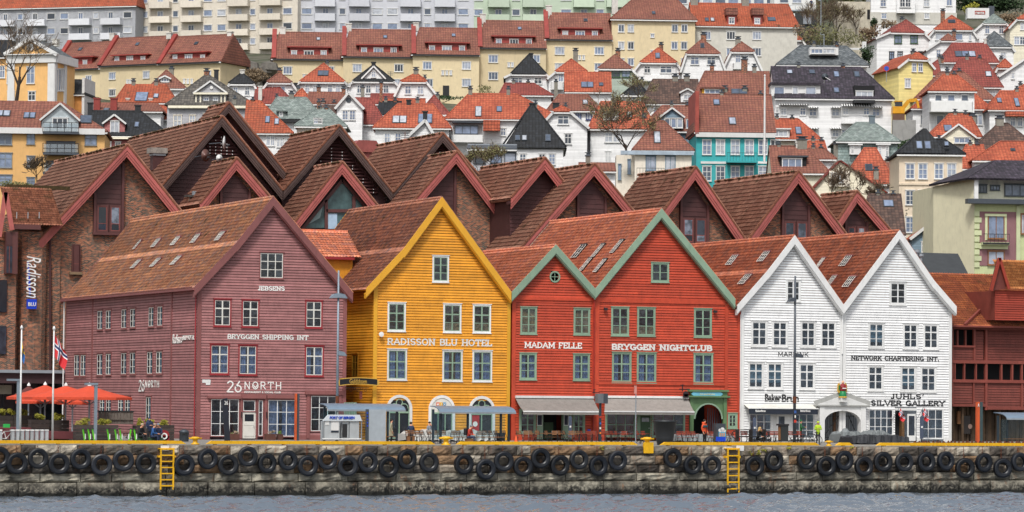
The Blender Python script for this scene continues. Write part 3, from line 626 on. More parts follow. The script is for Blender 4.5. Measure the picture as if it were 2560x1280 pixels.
m=MB();q=RF2.P(1811,900);m.box(q[0],q[0]+.28,-.09,-.03,0,r2zr-.3);m.build('cover_strip',RED,nig)
m=MB();q=RF1.P(1485.5,740,-.2);m.tube((q[0],-.2,.3),(q[0],-.2,q[1]-.3),.06,n=8);m.lathe([(.07,-.3),(.18,0),(.2,.12),(.1,.14)],10,(q[0],-.2,q[1]-.1));m.build('downpipe',paint('red_pipe','#a3271b',.4),fel)
def gate(fr,parent):
 m=MB();B=lambda x0,y0,x1,y1,v0,v1:(lambda a,b:m.box(a[0],b[0],v0,v1,a[1],b[1]))(fr.P(x0,y1),fr.P(x1,y0))
 B(1718,975,1817,979,-.4,.05);B(1724,979,1815,990,-.25,.05);B(1716,990,1820,993,-.42,.05)
 B(1722,993,1732,1100,-.18,.05);B(1806,993,1815,1100,-.18,.05)
 a=fr.P(1732,1100);b=fr.P(1806,993);c=fr.P(1769,1007);rr=(b[0]-a[0])/2-.02;cx=(a[0]+b[0])/2;zs=c[1]-rr;n=12
 A=[(cx+rr*math.cos(math.pi*i/n),zs+rr*math.sin(math.pi*i/n))for i in range(n+1)]
 for i in range(n//2):m.prism([A[i+1],A[i],(b[0],A[i][1]),(b[0],A[i+1][1])][::-1],-.1,.05)
 for i in range(n//2,n):m.prism([A[i+1],A[i],(a[0],A[i][1]),(a[0],A[i+1][1])],-.1,.05)
 m.box(a[0],b[0],-.12,.05,c[1],b[1]);o=m.build('gateway_surround',paint('gate_green','#5c7a54',.55,.1,.3),parent)
 k=MB()
 for i in range(n):
  r1=rr-.0;r2=rr-.12;t0,t1=math.pi*i/n,math.pi*(i+1)/n
  k.prism([(cx+r1*math.cos(t0),zs+r1*math.sin(t0)),(cx+r1*math.cos(t1),zs+r1*math.sin(t1)),(cx+r2*math.cos(t1),zs+r2*math.sin(t1)),(cx+r2*math.cos(t0),zs+r2*math.sin(t0))],-.16,-.1)
 k.build('arch_moulding',GREEN,o)
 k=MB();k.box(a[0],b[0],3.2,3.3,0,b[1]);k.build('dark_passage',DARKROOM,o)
 for i in range(7):x=cx+.25+i*.2;g=MB();g.box(x,x+.05,.5,.55,0.1,2.6);g.build('gate_bar',DGREYM,o)
 a2=fr.P(1728,990,-.3);b2=fr.P(1807,980,-.3);h2=(b2[1]-a2[1])/2;k=MB()
 k.prism([(a2[0]+.2,a2[1]),(b2[0]-.2,a2[1]),(b2[0],a2[1]+h2),(b2[0]-.2,b2[1]),(a2[0]+.2,b2[1]),(a2[0],a2[1]+h2)],-.34,-.26);s_=k.build('name_board',paint('sky_blue_board','#6db4cc',.5),o)
 k=MB();x=a2[0]+.75
 while x<b2[0]-.7:hh=rnd.uniform(.08,.16);k.box(x,x+.035,-.352,-.34,a2[1]+.09,a2[1]+.09+hh);k.box(x,x+.09,-.353,-.341,a2[1]+.1+rnd.uniform(0,.06),a2[1]+.125+rnd.uniform(0,.06));x+=.11
 k.build('worn_script',paint('faded_gold','#d8d0a8'),s_)
gate(RF2,nig)
WB=dict(cas=WHITE,sash=WHITE,cw=.13,sw=.055)
w1,WF1,w1x,w1zl,w1zr,w1pr=front_house('wooden_house','white gabled wooden house lettered MARLINK and BakerBrun, beside the red house',1850,2105,1102,[(1843,765),(1920,677),(1987,590),(2109,764)],2,19,BOARDWHITE,WHITE,WHITE,T_WHI,[W(1964,700,2001,754,rows=3,**WB)]+[W(*q,rows=[1,1.1,1.1],**WB)for q in[(1877,802,1918,866),(1929,803,1969,867),(2000,803,2039,868),(2050,804,2090,869)]]+[W(*q,rows=[1,1.1,1.1],cur=TEALBLIND,cs=3,**WB)for q in[(1869,905,1909,972),(1916,906,1957,973)]]+[W(1996,908,2037,974,rows=[1,1.1,1.1],**WB)]+[W(1871,1033,1929,1096,c=3,rows=3,cas=WHITE,sash=WHITE,cw=.07,sw=.06,head=False),W(1977,1033,2036,1098,c=3,rows=3,cas=WHITE,sash=WHITE,cw=.07,sw=.06,head=False)],holes_extra=[(1930,1033,1976,1102),(2052,1012,2104,1102)],bargew=.42)
w2,WF2,w2x,w2zl,w2zr,w2pr=front_house('wooden_house',"white gabled wooden house lettered NETWORK CHARTERING INT. and JUHLS' SILVER GALLERY",2105,2378,1104,[(2109,764),(2249,577),(2335,703),(2391,768)],1,21,BOARDWHITE,WHITE,WHITE,T_WHI,[W(2223,705,2265,762,rows=3,**WB)]+[W(*q,rows=[1,1.1,1.1],cur=c,cs=3,**WB)for q,c in[((2170,807,2210,870),TEALBLIND),((2256,809,2295,872),None),((2307,810,2346,873),None),((2168,914,2208,977),None),((2250,916,2290,979),TEALBLIND),((2300,917,2340,980),None)]]+[W(2170,1022,2233,1090,c=4,rows=3,cas=WHITE,sash=WHITE,cw=.07,sw=.05,head=False),W(2300,1022,2358,1098,c=3,rows=3,cas=WHITE,sash=WHITE,cw=.07,sw=.05,head=False)],holes_extra=[(2105,1012,2162,1104),(2236,1020,2292,1104)],bargew=.42)
put_text(WF1,w1,'MARLINK',1945,2021,892,12.5,INK,-.03,th=.11,serif=False);put_text(WF2,w2,'NETWORK CHARTERING INT.',2128,2347,901,12.5,INK,-.03,th=.2,drop=2)
put_font(WF1,w1,'Baker',1912,1953,985,1004,INK,-.03,0,.04);put_font(WF1,w1,'Brun',1954.5,1997,986,1005,INK,-.03,0,.03)
put_text(WF2,w2,"JUHLS'",2227,2310,998,14,INK,-.03,th=.22);put_text(WF2,w2,'SILVER GALLERY',2178,2361,1015,15,INK,-.03,th=.22,drop=1)
door_at(WF1,w1,1941,1036,1966,1101,WHITE,glass=(.2,.8,.3,.92),panels=((.2,.8,.06,.24),));box_at(WF1,w1,1930,1033,1941,1101,-.03,.05,WHITE,'pilaster');box_at(WF1,w1,1966,1033,1977,1101,-.03,.05,WHITE,'pilaster')
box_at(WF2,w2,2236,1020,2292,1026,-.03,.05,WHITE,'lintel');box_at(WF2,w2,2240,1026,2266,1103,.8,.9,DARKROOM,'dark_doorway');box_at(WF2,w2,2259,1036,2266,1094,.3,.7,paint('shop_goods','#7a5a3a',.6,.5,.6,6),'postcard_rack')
door_at(WF2,w2,2268,1035,2289,1102,WHITE,glass=(.15,.85,.2,.93),panels=())
m=MB();q=WF2.P(2105,770,-.15);m.tube((q[0]+.05,-.15,7),(q[0]+.05,-.15,q[1]-.2),.06,n=8);m.lathe([(.07,-.35),(.2,-.05),(.22,.1),(.1,.12)],10,(q[0]+.05,-.15,q[1]-.15));m.build('downpipe',WHITE,w2)
m=MB();q=WF1.P(1851,770,-.15);m.tube((q[0]+.05,-.14,.3),(q[0]+.05,-.14,q[1]-.5),.05,n=8);m.build('downpipe',WHITE,w1)
for root,fr,prr,L_ in((nig,RF2,r2pr,[(1449,631,.5),(1497,629,.3),(1544,619,.3),(1466,664,.3),(1502,667,.3)]),):
 for px,py,ww in L_:slope_skylight(fr,root,px,py,ww,34,prr,0,GREEN,BLACKM,cols=2)
for px,py in[(1832,653),(1911,644)]:slope_skylight(WF1,w1,px,py,.5,26,w1pr,1,WHITE,MAUVE_TRIM)
slope_skylight(WF1,w1,1864,701,.5,26,w1pr,0,WHITE,MAUVE_TRIM)
for px,py,ww in[(2053,660,.25),(2116,655,.5),(2125,707,.5),(2080,705,.35)]:slope_skylight(WF2,w2,px,py,ww,28,w2pr,0,WHITE,MAUVE_TRIM)
PF=Frame((at_y(2105,1103,0).x,0,0),0)
pt=thing('portal','white pedimented carriage portal with iron gates between the two white houses','portal',tuple(PF.o))
a=PF.P(2052,1103,-.6)[0];b=PF.P(2162,1103,-.6)[0];ztop=PF.P(2107,989,-.6)[1];zs1=PF.P(2107,1012,-.6)[1];c=PF.P(2107,1027,-.6)[1]
m=MB();m.box(a-.1,a+.35,-.6,0,0,zs1);m.box(b-.35,b+.1,-.6,0,0,zs1);cx=(a+b)/2;rx=(b-a)/2-.35;rz=.9;n=14;zs=c-rz
A=[(cx+rx*math.cos(math.pi*i/n),zs+rz*math.sin(math.pi*i/n))for i in range(n+1)]
for i in range(n):m.prism([A[i+1],A[i],(A[i][0],zs1),(A[i+1][0],zs1)],-.55,0)
m.build('archway',WHITE,pt);m=MB();m.prism([(a-.3,zs1),(b+.3,zs1),(cx,ztop)],-.6,0);m.build('pediment',WHITE,pt)
m=MB();m.beam((a-.5,-.5,zs1+.05),(cx,-.5,ztop+.1),.5,.1,up=(0,1,0));m.beam((b+.5,-.5,zs1+.05),(cx,-.5,ztop+.1),.5,.1,up=(0,1,0));m.box(a-.4,b+.4,-.7,0,zs1-.12,zs1);m.build('cornice',paint('grey_cornice','#a9a9a6',.6,.1,.3),pt)
m=MB();m.box(a,b,3,3.1,0,c);m.build('back_panel',CREAM,pt);
for x in np.linspace(a+.45,b-.45,22):m=MB();m.tube((x,.2,.1),(x,.2,2.3),.018,n=4);m.build('gate_bar',BLACKM,pt)
m=MB();m.box(a+.4,b-.4,.18,.22,2.0,2.05);m.box(a+.4,b-.4,.18,.22,.3,.35);m.tube((a+.5,.15,.2),(cx,.15,2.0),.03);m.tube((cx+.9,.15,2.1),(b-.5,.15,.9),.03);m.build('gate_rail',BLACKM,pt)
m=MB();m.box(cx-.25,cx-.02,.5,.7,0,3);m.build('timber_post',WOODB,pt)
m=MB();xa=at_y(863,1097,0).x;xb=at_y(931,1097,0).x;m.box(xa,xb,14,14.3,0,9.5);ae=m.build('alley_end_wall',paint('dark_tarred_boards','#3a2a22'),None);tag(ae,'dark timber wall closing the narrow alley between mauve and yellow houses','wall')
# ================================================================ the brown-roofed brick hotel behind
BRICK=bricks('hotel_brick');HT=tiles('tiles_dark_brown',['#b07c66','#a06b57','#ba8770','#a87560'],tw=.4,th=.5,geo=True,moss=.04)
HB=paint('red_barge_paint','#b0605a',0.6,0.14,0.4);HB2=paint('silvered_dark_barge','#5a4642',0.7,0.2,0.5);HW=paint('dark_plum_boards','#4b2b2b',0.6,0.12,0.3,obj=.12)
HWT=paint('plum_window_frame','#5d3735',0.55,0.1,0.2);MOSS=paint('brown_moss','#43361c',0.95,0.3,0.5,3);PINKRED=paint('faded_red_frame','#8c4a44',.55)
HG=tiles('tiles_small_brown',['#97593d','#a26346','#885039','#ab6b4f'],tw=.24,th=.32,geo=True,moss=.35)
def hotel(label,px,py,Y):
 o=at_y(px,py,Y);fr=Frame((o.x,Y,0),0);return thing('hotel',label,'hotel',tuple(fr.o)),fr
def gable(root,fr,v,ap,lf,rf,pxb,barge=HB,bw=.62,infill='brick',panel=None,louvre=None,rec=1.1,zdown=None,tile=None,drops=None,L=None,rafter=True):
 A=fr.P(*ap,v);Lf=fr.P(*lf,v);Rf=fr.P(*rf,v)
 if L is None:L=fr.U(pxb,ap[1]+20,A[0])[0]-v
 pr=[Lf,A,Rf];u=Vector((A[0]-Lf[0],0,A[1]-Lf[1]));tile=tile or HT
 tile_slope(root,(Lf[0],v+.05,Lf[1]+.05),(0,1,0),u,L,u.length,tile,tw=.4,th=.5,kind='flat',amp=1.3)
 m=MB();m.slab([(A[0],v+.05,A[1]+.04),(Rf[0],v+.05,Rf[1]+.04),(Rf[0],v+L,Rf[1]+.04),(A[0],v+L,A[1]+.04)][::-1],.25);m.slab([(Lf[0],v+.1,Lf[1]-.02),(A[0],v+.1,A[1]-.02),(A[0],v+L,A[1]-.02),(Lf[0],v+L,Lf[1]-.02)],.2)
 m.build('roof',tile,root)
 for P,Q in((Lf,A),(Rf,A)):
  n=max(2,int(math.hypot(P[0]-Q[0],P[1]-Q[1])/.62));d=Vector((Q[0]-P[0],0,Q[1]-P[1]))/n
  for i in range(n):
   a=Vector((P[0],v+.05,P[1]))+d*i;k=MB();k.beam(a+Vector((0,0,.12+.02)),a+d*.97+Vector((0,0,.12)),.32,.12);k.build('verge_tile',VERGE,root)
 rt=MB();y=v
 while y<v+L:rt.tube((A[0],y,A[1]+.1),(A[0],y+.42,A[1]+.12),.17,.15,6);y+=.4
 rt.build('ridge_tiles',tile,root)
 ms=MB()
 for i in range(int(L*7)):
  y=v+rnd.uniform(.2,L);r_=rnd.uniform(.08,.22);c=Vector((A[0]+rnd.uniform(-.25,.1),y,A[1]+.12));ms.lathe([(0,-r_*.5),(r_,0),(0,r_*rnd.uniform(.4,.8))],5,c)
 struct(ms.build('ridge_moss',MOSS,root),'stuff')
 for(P,Q)in((Lf,A),(A,Rf)):
  c=math.hypot(Q[0]-P[0],Q[1]-P[1])/abs(Q[0]-P[0]);lo,hi=(P,Q)
  def strip(z0,z1,y0,y1,nm,mt):
   k=MB();k.prism([(lo[0],lo[1]-z1*c),(hi[0],hi[1]-z1*c),(hi[0],hi[1]-z0*c),(lo[0],lo[1]-z0*c)],y0,y1);return k.build(nm,mt,root)
  strip(-.04,bw*.42,v-.06,v+.1,'bargeboard',barge);strip(bw*.44,bw*.74,v-.01,v+.1,'bargeboard',barge);strip(bw*.76,bw,v+.04,v+.14,'bargeboard',barge)
  strip(bw*.3,bw*.5,v+.14,v+rec,'soffit_board',HW)
 zd=0 if zdown is None else fr.P(ap[0],zdown,v)[1]
 y=v+rec;sc_=0.35
 pts=[(Lf[0]+.4,zd),(Rf[0]-.4,zd),(Rf[0]-.4,Rf[1]-.2),(A[0],A[1]-.5),(Lf[0]+.4,Lf[1]-.2)]
 k=MB();k.prism(pts,y+.1,y+.3);k.build('gable_wall',BRICK if infill=='brick' else HW,root)
 if rafter:k=MB();k.box(A[0]+.1,Rf[0]-.5,v+rec+.3,v+L-.3,zd,Rf[1]-.1);k.box(Lf[0]+.5,A[0],v+rec+.3,v+L-.3,zd,Lf[1]-.1);k.build('wall',HW if infill!='brick' else BRICK,root)
 if infill=='boards':
  lp=[(a,b-.5)for a,b in(Lf,A)];rp=[(a,b-.5)for a,b in(Rf,A)]
  def span(z):return(xinv(lp,z)if z>lp[0][1]else lp[0][0]+.4),(xinv(rp,z)if z>rp[0][1]else rp[0][0]-.4)
  boards(root,HW,span,zd,A[1]-.6,.36,[],front_map(y+.1),step=1,proud=.05)
 if louvre:
  for(x0,y0,x1,y1)in louvre:
   a=fr.P(x0,y1,y);b=fr.P(x1,y0,y);z=a[1];lp=[(p,q-1.0)for p,q in(Lf,A)];rp=[(p,q-1.0)for p,q in(Rf,A)]
   while z<b[1]:
    p0=max(a[0],xinv(lp,z)if z>lp[0][1]else lp[0][0]);p1=min(b[0],xinv(rp,z)if z>rp[0][1]else rp[0][0])
    if p1-p0>.2:k=MB();k.slab([(p0,y-.28,z),(p1,y-.28,z),(p1,y-.05,z+.2),(p0,y-.05,z+.2)],.03);k.build('louvre_slat',HW,root)
    z+=.3
   for i in range(6):
    x=a[0]+(b[0]-a[0])*(i+.5)/6;k=MB();z=a[1]
    while z<b[1]:
     if z<interp([(Lf[0],Lf[1]),A,(Rf[0],Rf[1])],x)-1.4:k.box(x-.03,x+.03,y-.34,y-.28,z,z+.09)
     z+=.3
    if k.v:struct(k.build('bird_spikes',WHITE,root),'stuff')
 if panel:
  x0,y0,x1,y1,wy0=panel;a=fr.P(x0,y1,y);b=fr.P(x1,y0,y);wz=fr.P(x0,wy0,y)[1]
  tr=lambda x:interp([(Lf[0],Lf[1]),A,(Rf[0],Rf[1])],x)-1.15
  k=MB();k.prism([(a[0],a[1]),(b[0],a[1]),(b[0],min(b[1],tr(b[0]))),(A[0],min(b[1],A[1]-1.15)),(a[0],min(b[1],tr(a[0])))],y-.12,y+.1);k.build('bay_panel',HW,root)
  lp=[(p,q-1.15)for p,q in(Lf,A)];rp=[(p,q-1.15)for p,q in(Rf,A)]
  def span(z):return(max(a[0]+.28,xinv(lp,z))if z>lp[0][1]else a[0]+.28),(min(b[0]-.28,xinv(rp,z))if z>rp[0][1]else b[0]-.28)
  boards(root,HW,span,wz+.15,min(b[1],A[1]-1.2),.42,[],front_map(y-.12),step=1,proud=.04)
  for xx in(a[0],b[0]-.22):k=MB();k.box(xx,xx+.22,y-.26,y-.1,a[1],min(b[1],tr(xx)));k.build('bay_post',HWT,root)
  if wz-a[1]>.8:
   xm=(a[0]+b[0])/2
   for xx0,xx1 in((a[0]+.25,xm-.06),(xm+.06,b[0]-.25)):
    near_window(root,xx0,xx1,a[1]+.15,wz,1,[2.4,1],HWT,PINKRED,cw=.12,sw=.06,head=False,org=(xx0,y-.16,a[1]+.15),curtain=rnd.choice([None,CURTAIN,TEALBLIND]),glass=DARKG)
   k=MB();k.box(a[0]-.05,b[0]+.05,y-.3,y,a[1]-.1,a[1]+.14);k.build('sill',HWT,root)
 return A,Lf,Rf,L,y
VERGE=paint('verge_tile_brown','#7a4a34',.75,.15,.4,obj=.15);DARKG=glass_far('hotel_glass')
h1,F1=hotel('brick hotel wing at the far left with dark brown gable and vertical Radisson sign',318,607,40)
A1=gable(h1,F1,0,(318,365),(97,603),(452,532),140,panel=(232,400,310,584,512))
bx=lambda fr,root,x0,y0,x1,y1,v0,v1,mt,nm:box_at(fr,root,x0,y0,x1,y1,v0,v1,mt,nm,vp=v0)
bx(F1,h1,-60,555,152,926,1.0,1.3,BRICK,'wall');bx(F1,h1,-60,590,42,926,-.6,1,BRICK,'wall')
m=MB();a=F1.P(50,926,-.2);b=F1.P(126,580,-.2)
for i in range(6):t0,t1=math.pi*i/6,math.pi*(i+1)/6;f=lambda t:((a[0]+b[0])/2-(b[0]-a[0])/2*math.cos(t),1-1.1*math.sin(t));p,q=f(t0),f(t1);m.add([(p[0],p[1],a[1]),(q[0],q[1],a[1]),(q[0],q[1],b[1]),(p[0],p[1],b[1])],[(0,1,2,3)])
m.build('rounded_brick_bay',BRICK,h1)
bx(F1,h1,180,611,201,680,.9,1.1,HWT,'window_reveal')
a=F1.P(180,680,1.0);b=F1.P(201,611,1.0);near_window(h1,0,b[0]-a[0],0,b[1]-a[1],1,[2.5,1],HWT,PINKRED,org=(a[0],.95,a[1]),head=False,cw=.07,glass=DARKG,curtain=TEALBLIND)
bx(F1,h1,174,680,206,686,.85,1.1,paint('buff_stone','#8d7358'),'sill')
def quad_roof(fr,root,pts,mat,v0,v1,name='roof_tiles',tw=.24,th=.32,kind='pan'):
 (x0,ye),(x1,ye1),(x0t,yr)=pts;a=fr.P(x0,ye,v0);b=fr.P(x1,ye1,v0);t=fr.P(x0t,yr,v1);d=Vector((0,v1-v0,t[1]-a[1]))
 return tile_slope(root,(a[0],v0,a[1]),(1,0,0),d,b[0]-a[0],d.length,mat,tw=tw,th=th,kind=kind,name=name)
quad_roof(F1,h1,[(28,561),(158,561),(17,468)],HG,-.9,3.2);bx(F1,h1,30,562,102,572,-1,-.6,HWT,'gutter');bx(F1,h1,17,466,175,470,3.2,3.5,MOSS,'ridge_tiles')
quad_roof(F1,h1,[(-40,600),(12,600),(-30,470)],HG,-.9,3.2)
for x in(41,69,97):bx(F1,h1,x,530,x+2,546,-.6,-.55,CHROME,'snow_guard')
for(p,q)in(((14,480),(-2,592)),((14,480),(30,575))):
 c0=F1.P(*p,-1.4);c1=F1.P(*q,-1.4);m=MB();m.beam((c0[0],-1.4,c0[1]),(c1[0],-1.4,c1[1]),.12,.4);m.build('bargeboard',HB,h1)
bx(F1,h1,14,580,45,684,-1.2,-.5,HWT,'bay_window_box');bx(F1,h1,16,616,31,682,-1.25,-1.19,DARKG,'pane');bx(F1,h1,16,582,31,614,-1.25,-1.19,HW,'bay_panel');bx(F1,h1,22.5,616,24.5,682,-1.3,-1.2,PINKRED,'mullion')
bx(F1,h1,-20,700,18,780,-.8,-.55,DARKG,'pane');bx(F1,h1,-20,815,16,885,-.8,-.55,DARKG,'pane')
bx(F1,h1,-60,926,165,931,-3.3,1.5,GREYM,'canopy_edge');bx(F1,h1,-60,932,165,957,-3,1.5,paint('dark_brown_fascia','#3b2529'),'canopy');bx(F1,h1,-60,957,170,1060,.9,1.2,paint('lobby_glass','#20262b',.15,.4,.2),'lobby_glazing')
for x in(8,38,70,98,130):bx(F1,h1,x,958,x+1.5,1060,.7,.88,DGREYM,'lobby_mullion')
bx(F1,h1,-10,963,29,985,.6,.88,paint('pale_blind','#b9b5a5'),'blind')
m=MB();q=F1.P(125,926,.8);t=F1.P(125,570,.8);m.tube((q[0],.75,q[1]),(t[0],.75,t[1]),.1,n=8);m.build('downpipe',HW,h1)
sg=font_mesh('Radisson',WHITE,.3,0);o=inst('lettering',sg,h1);a=F1.P(64,640,-.5);b=F1.P(98,745,-.5);o.rotation_euler=(0,R(90),0);o.location=(a[0]+.1,-.5,a[1]);o.scale=(a[1]-b[1],1,b[0]-a[0])
BLUE=paint('signal_blue','#1440c0',.4,.04,0);m=MB();a=F1.P(70,656,-.45);b=F1.P(75,737,-.45);m.beam((a[0],-.45,a[1]),(b[0],-.45,b[1]),.06,.16);m.build('sign_stroke',BLUE,h1)
bx(F1,h1,68,748,92,772,-.7,-.4,BLUE,'sign_panel');put_font(F1,h1,'BLU',70.5,90,756,765,WHITE,-.72,0,.02)
h2,F2=hotel('dark boarded hotel wing with tall mossy gables, louvres and satellite dishes',555,480,50)
A2=gable(h2,F2,0,(555,294),(405,467),(708,482),327,HB2,.5,'boards',louvre=[(515,335,600,385)],zdown=600)
gable(h2,F2,3,(572,260),(430,420),(713,433),524,HB2,.5,'boards',zdown=600)
gable(h2,F2,0,(848,317),(706,482),(983,487),729,HB2,.5,'boards',louvre=[(785,352,945,478)],zdown=600)
gable(h2,F2,0,(1107,336),(982,486),(1238,490),947,HB2,.5,'boards',louvre=[(1085,375,1130,390)],zdown=600)
h3,F3=hotel('red-trimmed hotel gables just behind the mauve and yellow houses, middle one glazed',855,560,41)
gable(h3,F3,0,(591,398),(500,512),(678,500),532,panel=(548,430,626,520,521),rec=.9)
gable(h3,F3,0,(855,408),(735,560),(950,526),790,infill='boards',rec=1.0)
gable(h3,F3,0,(1141,382),(1000,545),(1288,577),1075,panel=(1060,415,1139,560,562),rec=1.0)
GZ=paint('green_tinted_glazing','#4a6365',.08,.5,.5,.8);y=1.05
def gp(x,yy):q=F3.P(x,yy,.85);return(q[0],q[1])
k=MB();k.prism([gp(760,570),gp(905,570),gp(905,500),gp(855,452),gp(810,505)],.9,.95);k.build('pane',GZ,h3)
for(p,q)in(((855,450),(745,585)),((855,450),(925,530)),((815,500),(815,572)),((884,490),(884,560)),((815,527),(900,527))):
 a_,b_=gp(*p),gp(*q);k=MB();k.beam((a_[0],.8,a_[1]),(b_[0],.8,b_[1]),.12,.28,up=(0,1,0))if False else k.beam((a_[0],.8,a_[1]),(b_[0],.8,b_[1]),.12,.28);k.build('mullion',HWT,h3)
k=MB();k.prism([gp(762,565),gp(800,545),gp(810,505)],.86,.89);k.build('curtain',TEALBLIND,h3);k=MB();k.prism([gp(820,572),gp(843,572),gp(843,534),gp(820,534)],.86,.89);k.build('curtain',paint('pale_blue_blind','#a5bdd2'),h3)
h4,F4=hotel('red-trimmed row of five brown hotel gables on the right, behind the red and white houses',1738,600,32)
gable(h4,F4,4,(1362,398),(1278,497),(1440,500),1205,infill='boards',zdown=640)
gable(h4,F4,0,(1486,413),(1303,622),(1590,540),1390,panel=(1440,445,1515,560,537))
gable(h4,F4,0,(1739,421),(1655,535),(1866,607),1600,panel=(1698,455,1771,611,544))
gable(h4,F4,0,(1996,431),(1867,607),(2122,598),1792,panel=(1952,465,2023,616,552))
gable(h4,F4,2,(2142,481),(2095,553),(2230,584),2056,panel=(2110,520,2168,595,565))
bx(F4,h4,1235,500,1335,560,13.5,14,paint('grey_green_panel','#5d7b7c'),'roof_terrace_screen');bx(F4,h4,1234,494,1336,500,13.4,13.9,WINERED,'parapet_trim')
def local_box(fr,root,x0,y0,x1,y1,v,dep,mt,nm):return box_at(fr,root,x0,y0,x1,y1,v,v+dep,mt,nm,vp=v)
vt=thing('roof_vent','rusty-topped square roof vent left of the satellite dishes','vent',tuple(at_d(398,425,300)));Fv=Frame(tuple(vt.location),0)
local_box(Fv,vt,382,388,413,425,0,.9,HW,'duct');local_box(Fv,vt,377,370,419,382,-.2,1.3,paint('rusted_cowl','#8d8780',.6,.2,.9,2),'cowl');local_box(Fv,vt,382,382,415,388,-.1,1.1,GREYM,'collar')
vt=thing('roof_vent','big red metal roof vent behind the louvred gable','vent',tuple(at_d(918,425,325)));Fv=Frame(tuple(vt.location),0)
local_box(Fv,vt,905,380,935,425,0,1.0,HB,'duct');RM=paint('oxide_red_metal','#96504a',.5)
m=MB();a=Fv.P(888,379,-.3);b=Fv.P(948,363,-.3);t=Fv.P(900,350,-.3);m.box(a[0],b[0],-.3,1.6,a[1],b[1]);m.prism([(a[0],b[1]),(b[0],b[1]),(b[0]-.3,t[1]),(a[0]+.4,t[1])],-.3,1.6);m.build('cowl',RM,vt)
def dish(label,px,py,r_,mt,d=300,rz=-.4):
 p=at_d(px,py,d);t=thing('satellite_dish',label,'satellite dish',tuple(p),rz);m=MB();n=6
 m.lathe([(r_*j/n,.25*r_*(j/n)**2)for j in range(n+1)],18,(0,-.3,0),'y');m.build('dish',mt,t,True)
 k=MB();k.tube((0,-.2,0),(0,.9,-.1),.04);k.tube((0,-.3,-r_*.8),(0,-r_-.2,-r_*.3),.02);k.box(-.06,.06,-r_-.3,-r_-.15,-r_*.35,-r_*.2);k.build('mount',DGREYM,t);return t
dish('brown round satellite dish under the tall boarded gable',505,389,.55,paint('brown_dish','#6a4a44',.4),287,.5);dish('tall white oval satellite dish seen edge-on on the gable',548,357,.62,WHITE,287,1.1);dish('small white satellite dish low on the gable',543,396,.33,WHITE,286,.2)
ch=thing('brick_chimney','squat brick chimney with a gull-sized cowl above the mauve house ridge','chimney',tuple(at_d(488,520,288)));Fv=Frame(tuple(ch.location),0)
local_box(Fv,ch,472,505,505,525,0,.9,BRICK,'stack');local_box(Fv,ch,469,488,507,492,-.1,1.1,paint('slate_cap','#4b4a48'),'cap')
for x in(471,500):local_box(Fv,ch,x,492,x+5,505,0,.2,BRICK,'pier')
local_box(Fv,ch,482,478,492,488,.1,.3,GREYM,'cowl')
a=YF.P(757,640,7.0);b=YF.P(885,640,7.0);c=YF.P(820,578,10.2);dv=Vector((0,3.2,c[1]-a[1]));tile_slope(yel,(a[0],7.0,a[1]),(1,0,0),dv,b[0]-a[0]+.6,dv.length,T_RED)
m=MB();m.box(a[0]+.3,b[0],7.3,10,0,a[1]-.05);m.build('link_wall',YELLOW,yel);m=MB();m.box(a[0],b[0],6.85,7.0,a[1]-.2,a[1]);m.build('gutter',WINERED,yel);m=MB();m.box(a[0],b[0]+.6,10.1,10.4,c[1]-.1,c[1]+.12);m.build('ridge_tiles',T_RED,yel)
# ================================================================ the hillside
HPTS=[(0,0),(318,0),(335,12),(360,20),(400,28),(450,38),(510,50),(570,60),(640,72),(720,98),(900,150),(1500,260)]
def hill(d):return interp(HPTS,d)
def elev(px,py,d):return at_d(px,py,d).z
def auto_d(px,py,he):
 lo,hi=330.0,760.0;best=400
 d=340.0
 while d<740:
  if elev(px,py,d)<=hill(d)+he:best=d
  d+=2
 d=330.0
 while d<740 and elev(px,py,d)>hill(d)+he:d+=2
 return d
HW_=siding('white_weatherboard',(0.82,0.82,0.82));HC=siding('cream_weatherboard','#e6dfc8');HYEL=siding('yellow_weatherboard','#eddb90');HGRN=siding('grey_green_weatherboard','#a5b3a6')
HGREY=siding('grey_weatherboard','#a9a9ae');HBL=siding('blue_grey_weatherboard','#6f8798');HPINK=siding('old_pink_weatherboard','#a8605e');SLATEWALL=tiles('slate_cladding',['#8fa3a0','#9db0ab','#879995','#a4b5b2'],.35,.35,.6,gap=.45,run=.5)
PLW=paint('white_render','#dfdfdd',.8,.06,.3);PLC=paint('cream_render','#e3dacb',.8,.06,.3);PLY=paint('straw_yellow_render','#e0cea8',.8,.05,.25);PLO=paint('orange_render','#ecba78',.8,.06,.2)
PLT=paint('teal_render','#3da8ac',.75,.06,.25);PLP=paint('pinkish_cream_render','#dccbb4',.8,.06,.3);PLG=paint('pale_grey_render','#d3d0c6',.8,.08,.3)
TO=tiles('tiles_bright_orange',['#b9583a','#c26342','#ad5136','#bb5d3e'],gap=.75);TOD=tiles('tiles_mossy_orange',['#b45534','#bd5c38','#aa5234','#b05a3b'],gap=.75,moss=.1,mosscol='#4b3a24')
TB=tiles('tiles_red_brown',['#905848','#965e4b','#895245','#935c4b'],gap=.75);TD=tiles('tiles_sooty_brown',['#5a443c','#664c42','#4f3c36','#6d5348'],gap=.7,moss=.05,mosscol='#2c2620');TRD=tiles('tiles_deep_red',['#93423a','#9b493e','#8b4039','#96483e'],gap=.7)
TK=tiles('tiles_black_glazed',['#191c21','#20242a','#15181c','#262a31'],gap=.8);TPU=tiles('tiles_purple_black',['#3a333e','#443b48','#2f2a34','#4d4452'],gap=.8)
TS=tiles('slates_grey_green',['#7f8c87','#8b9792','#747f7c','#959f9b'],.35,.3,.5,gap=.5,run=.5);TSD=tiles('slates_dark_grey',['#5c6266','#6a7074','#50565a','#777d80'],.35,.3,.5,gap=.55,run=.5)
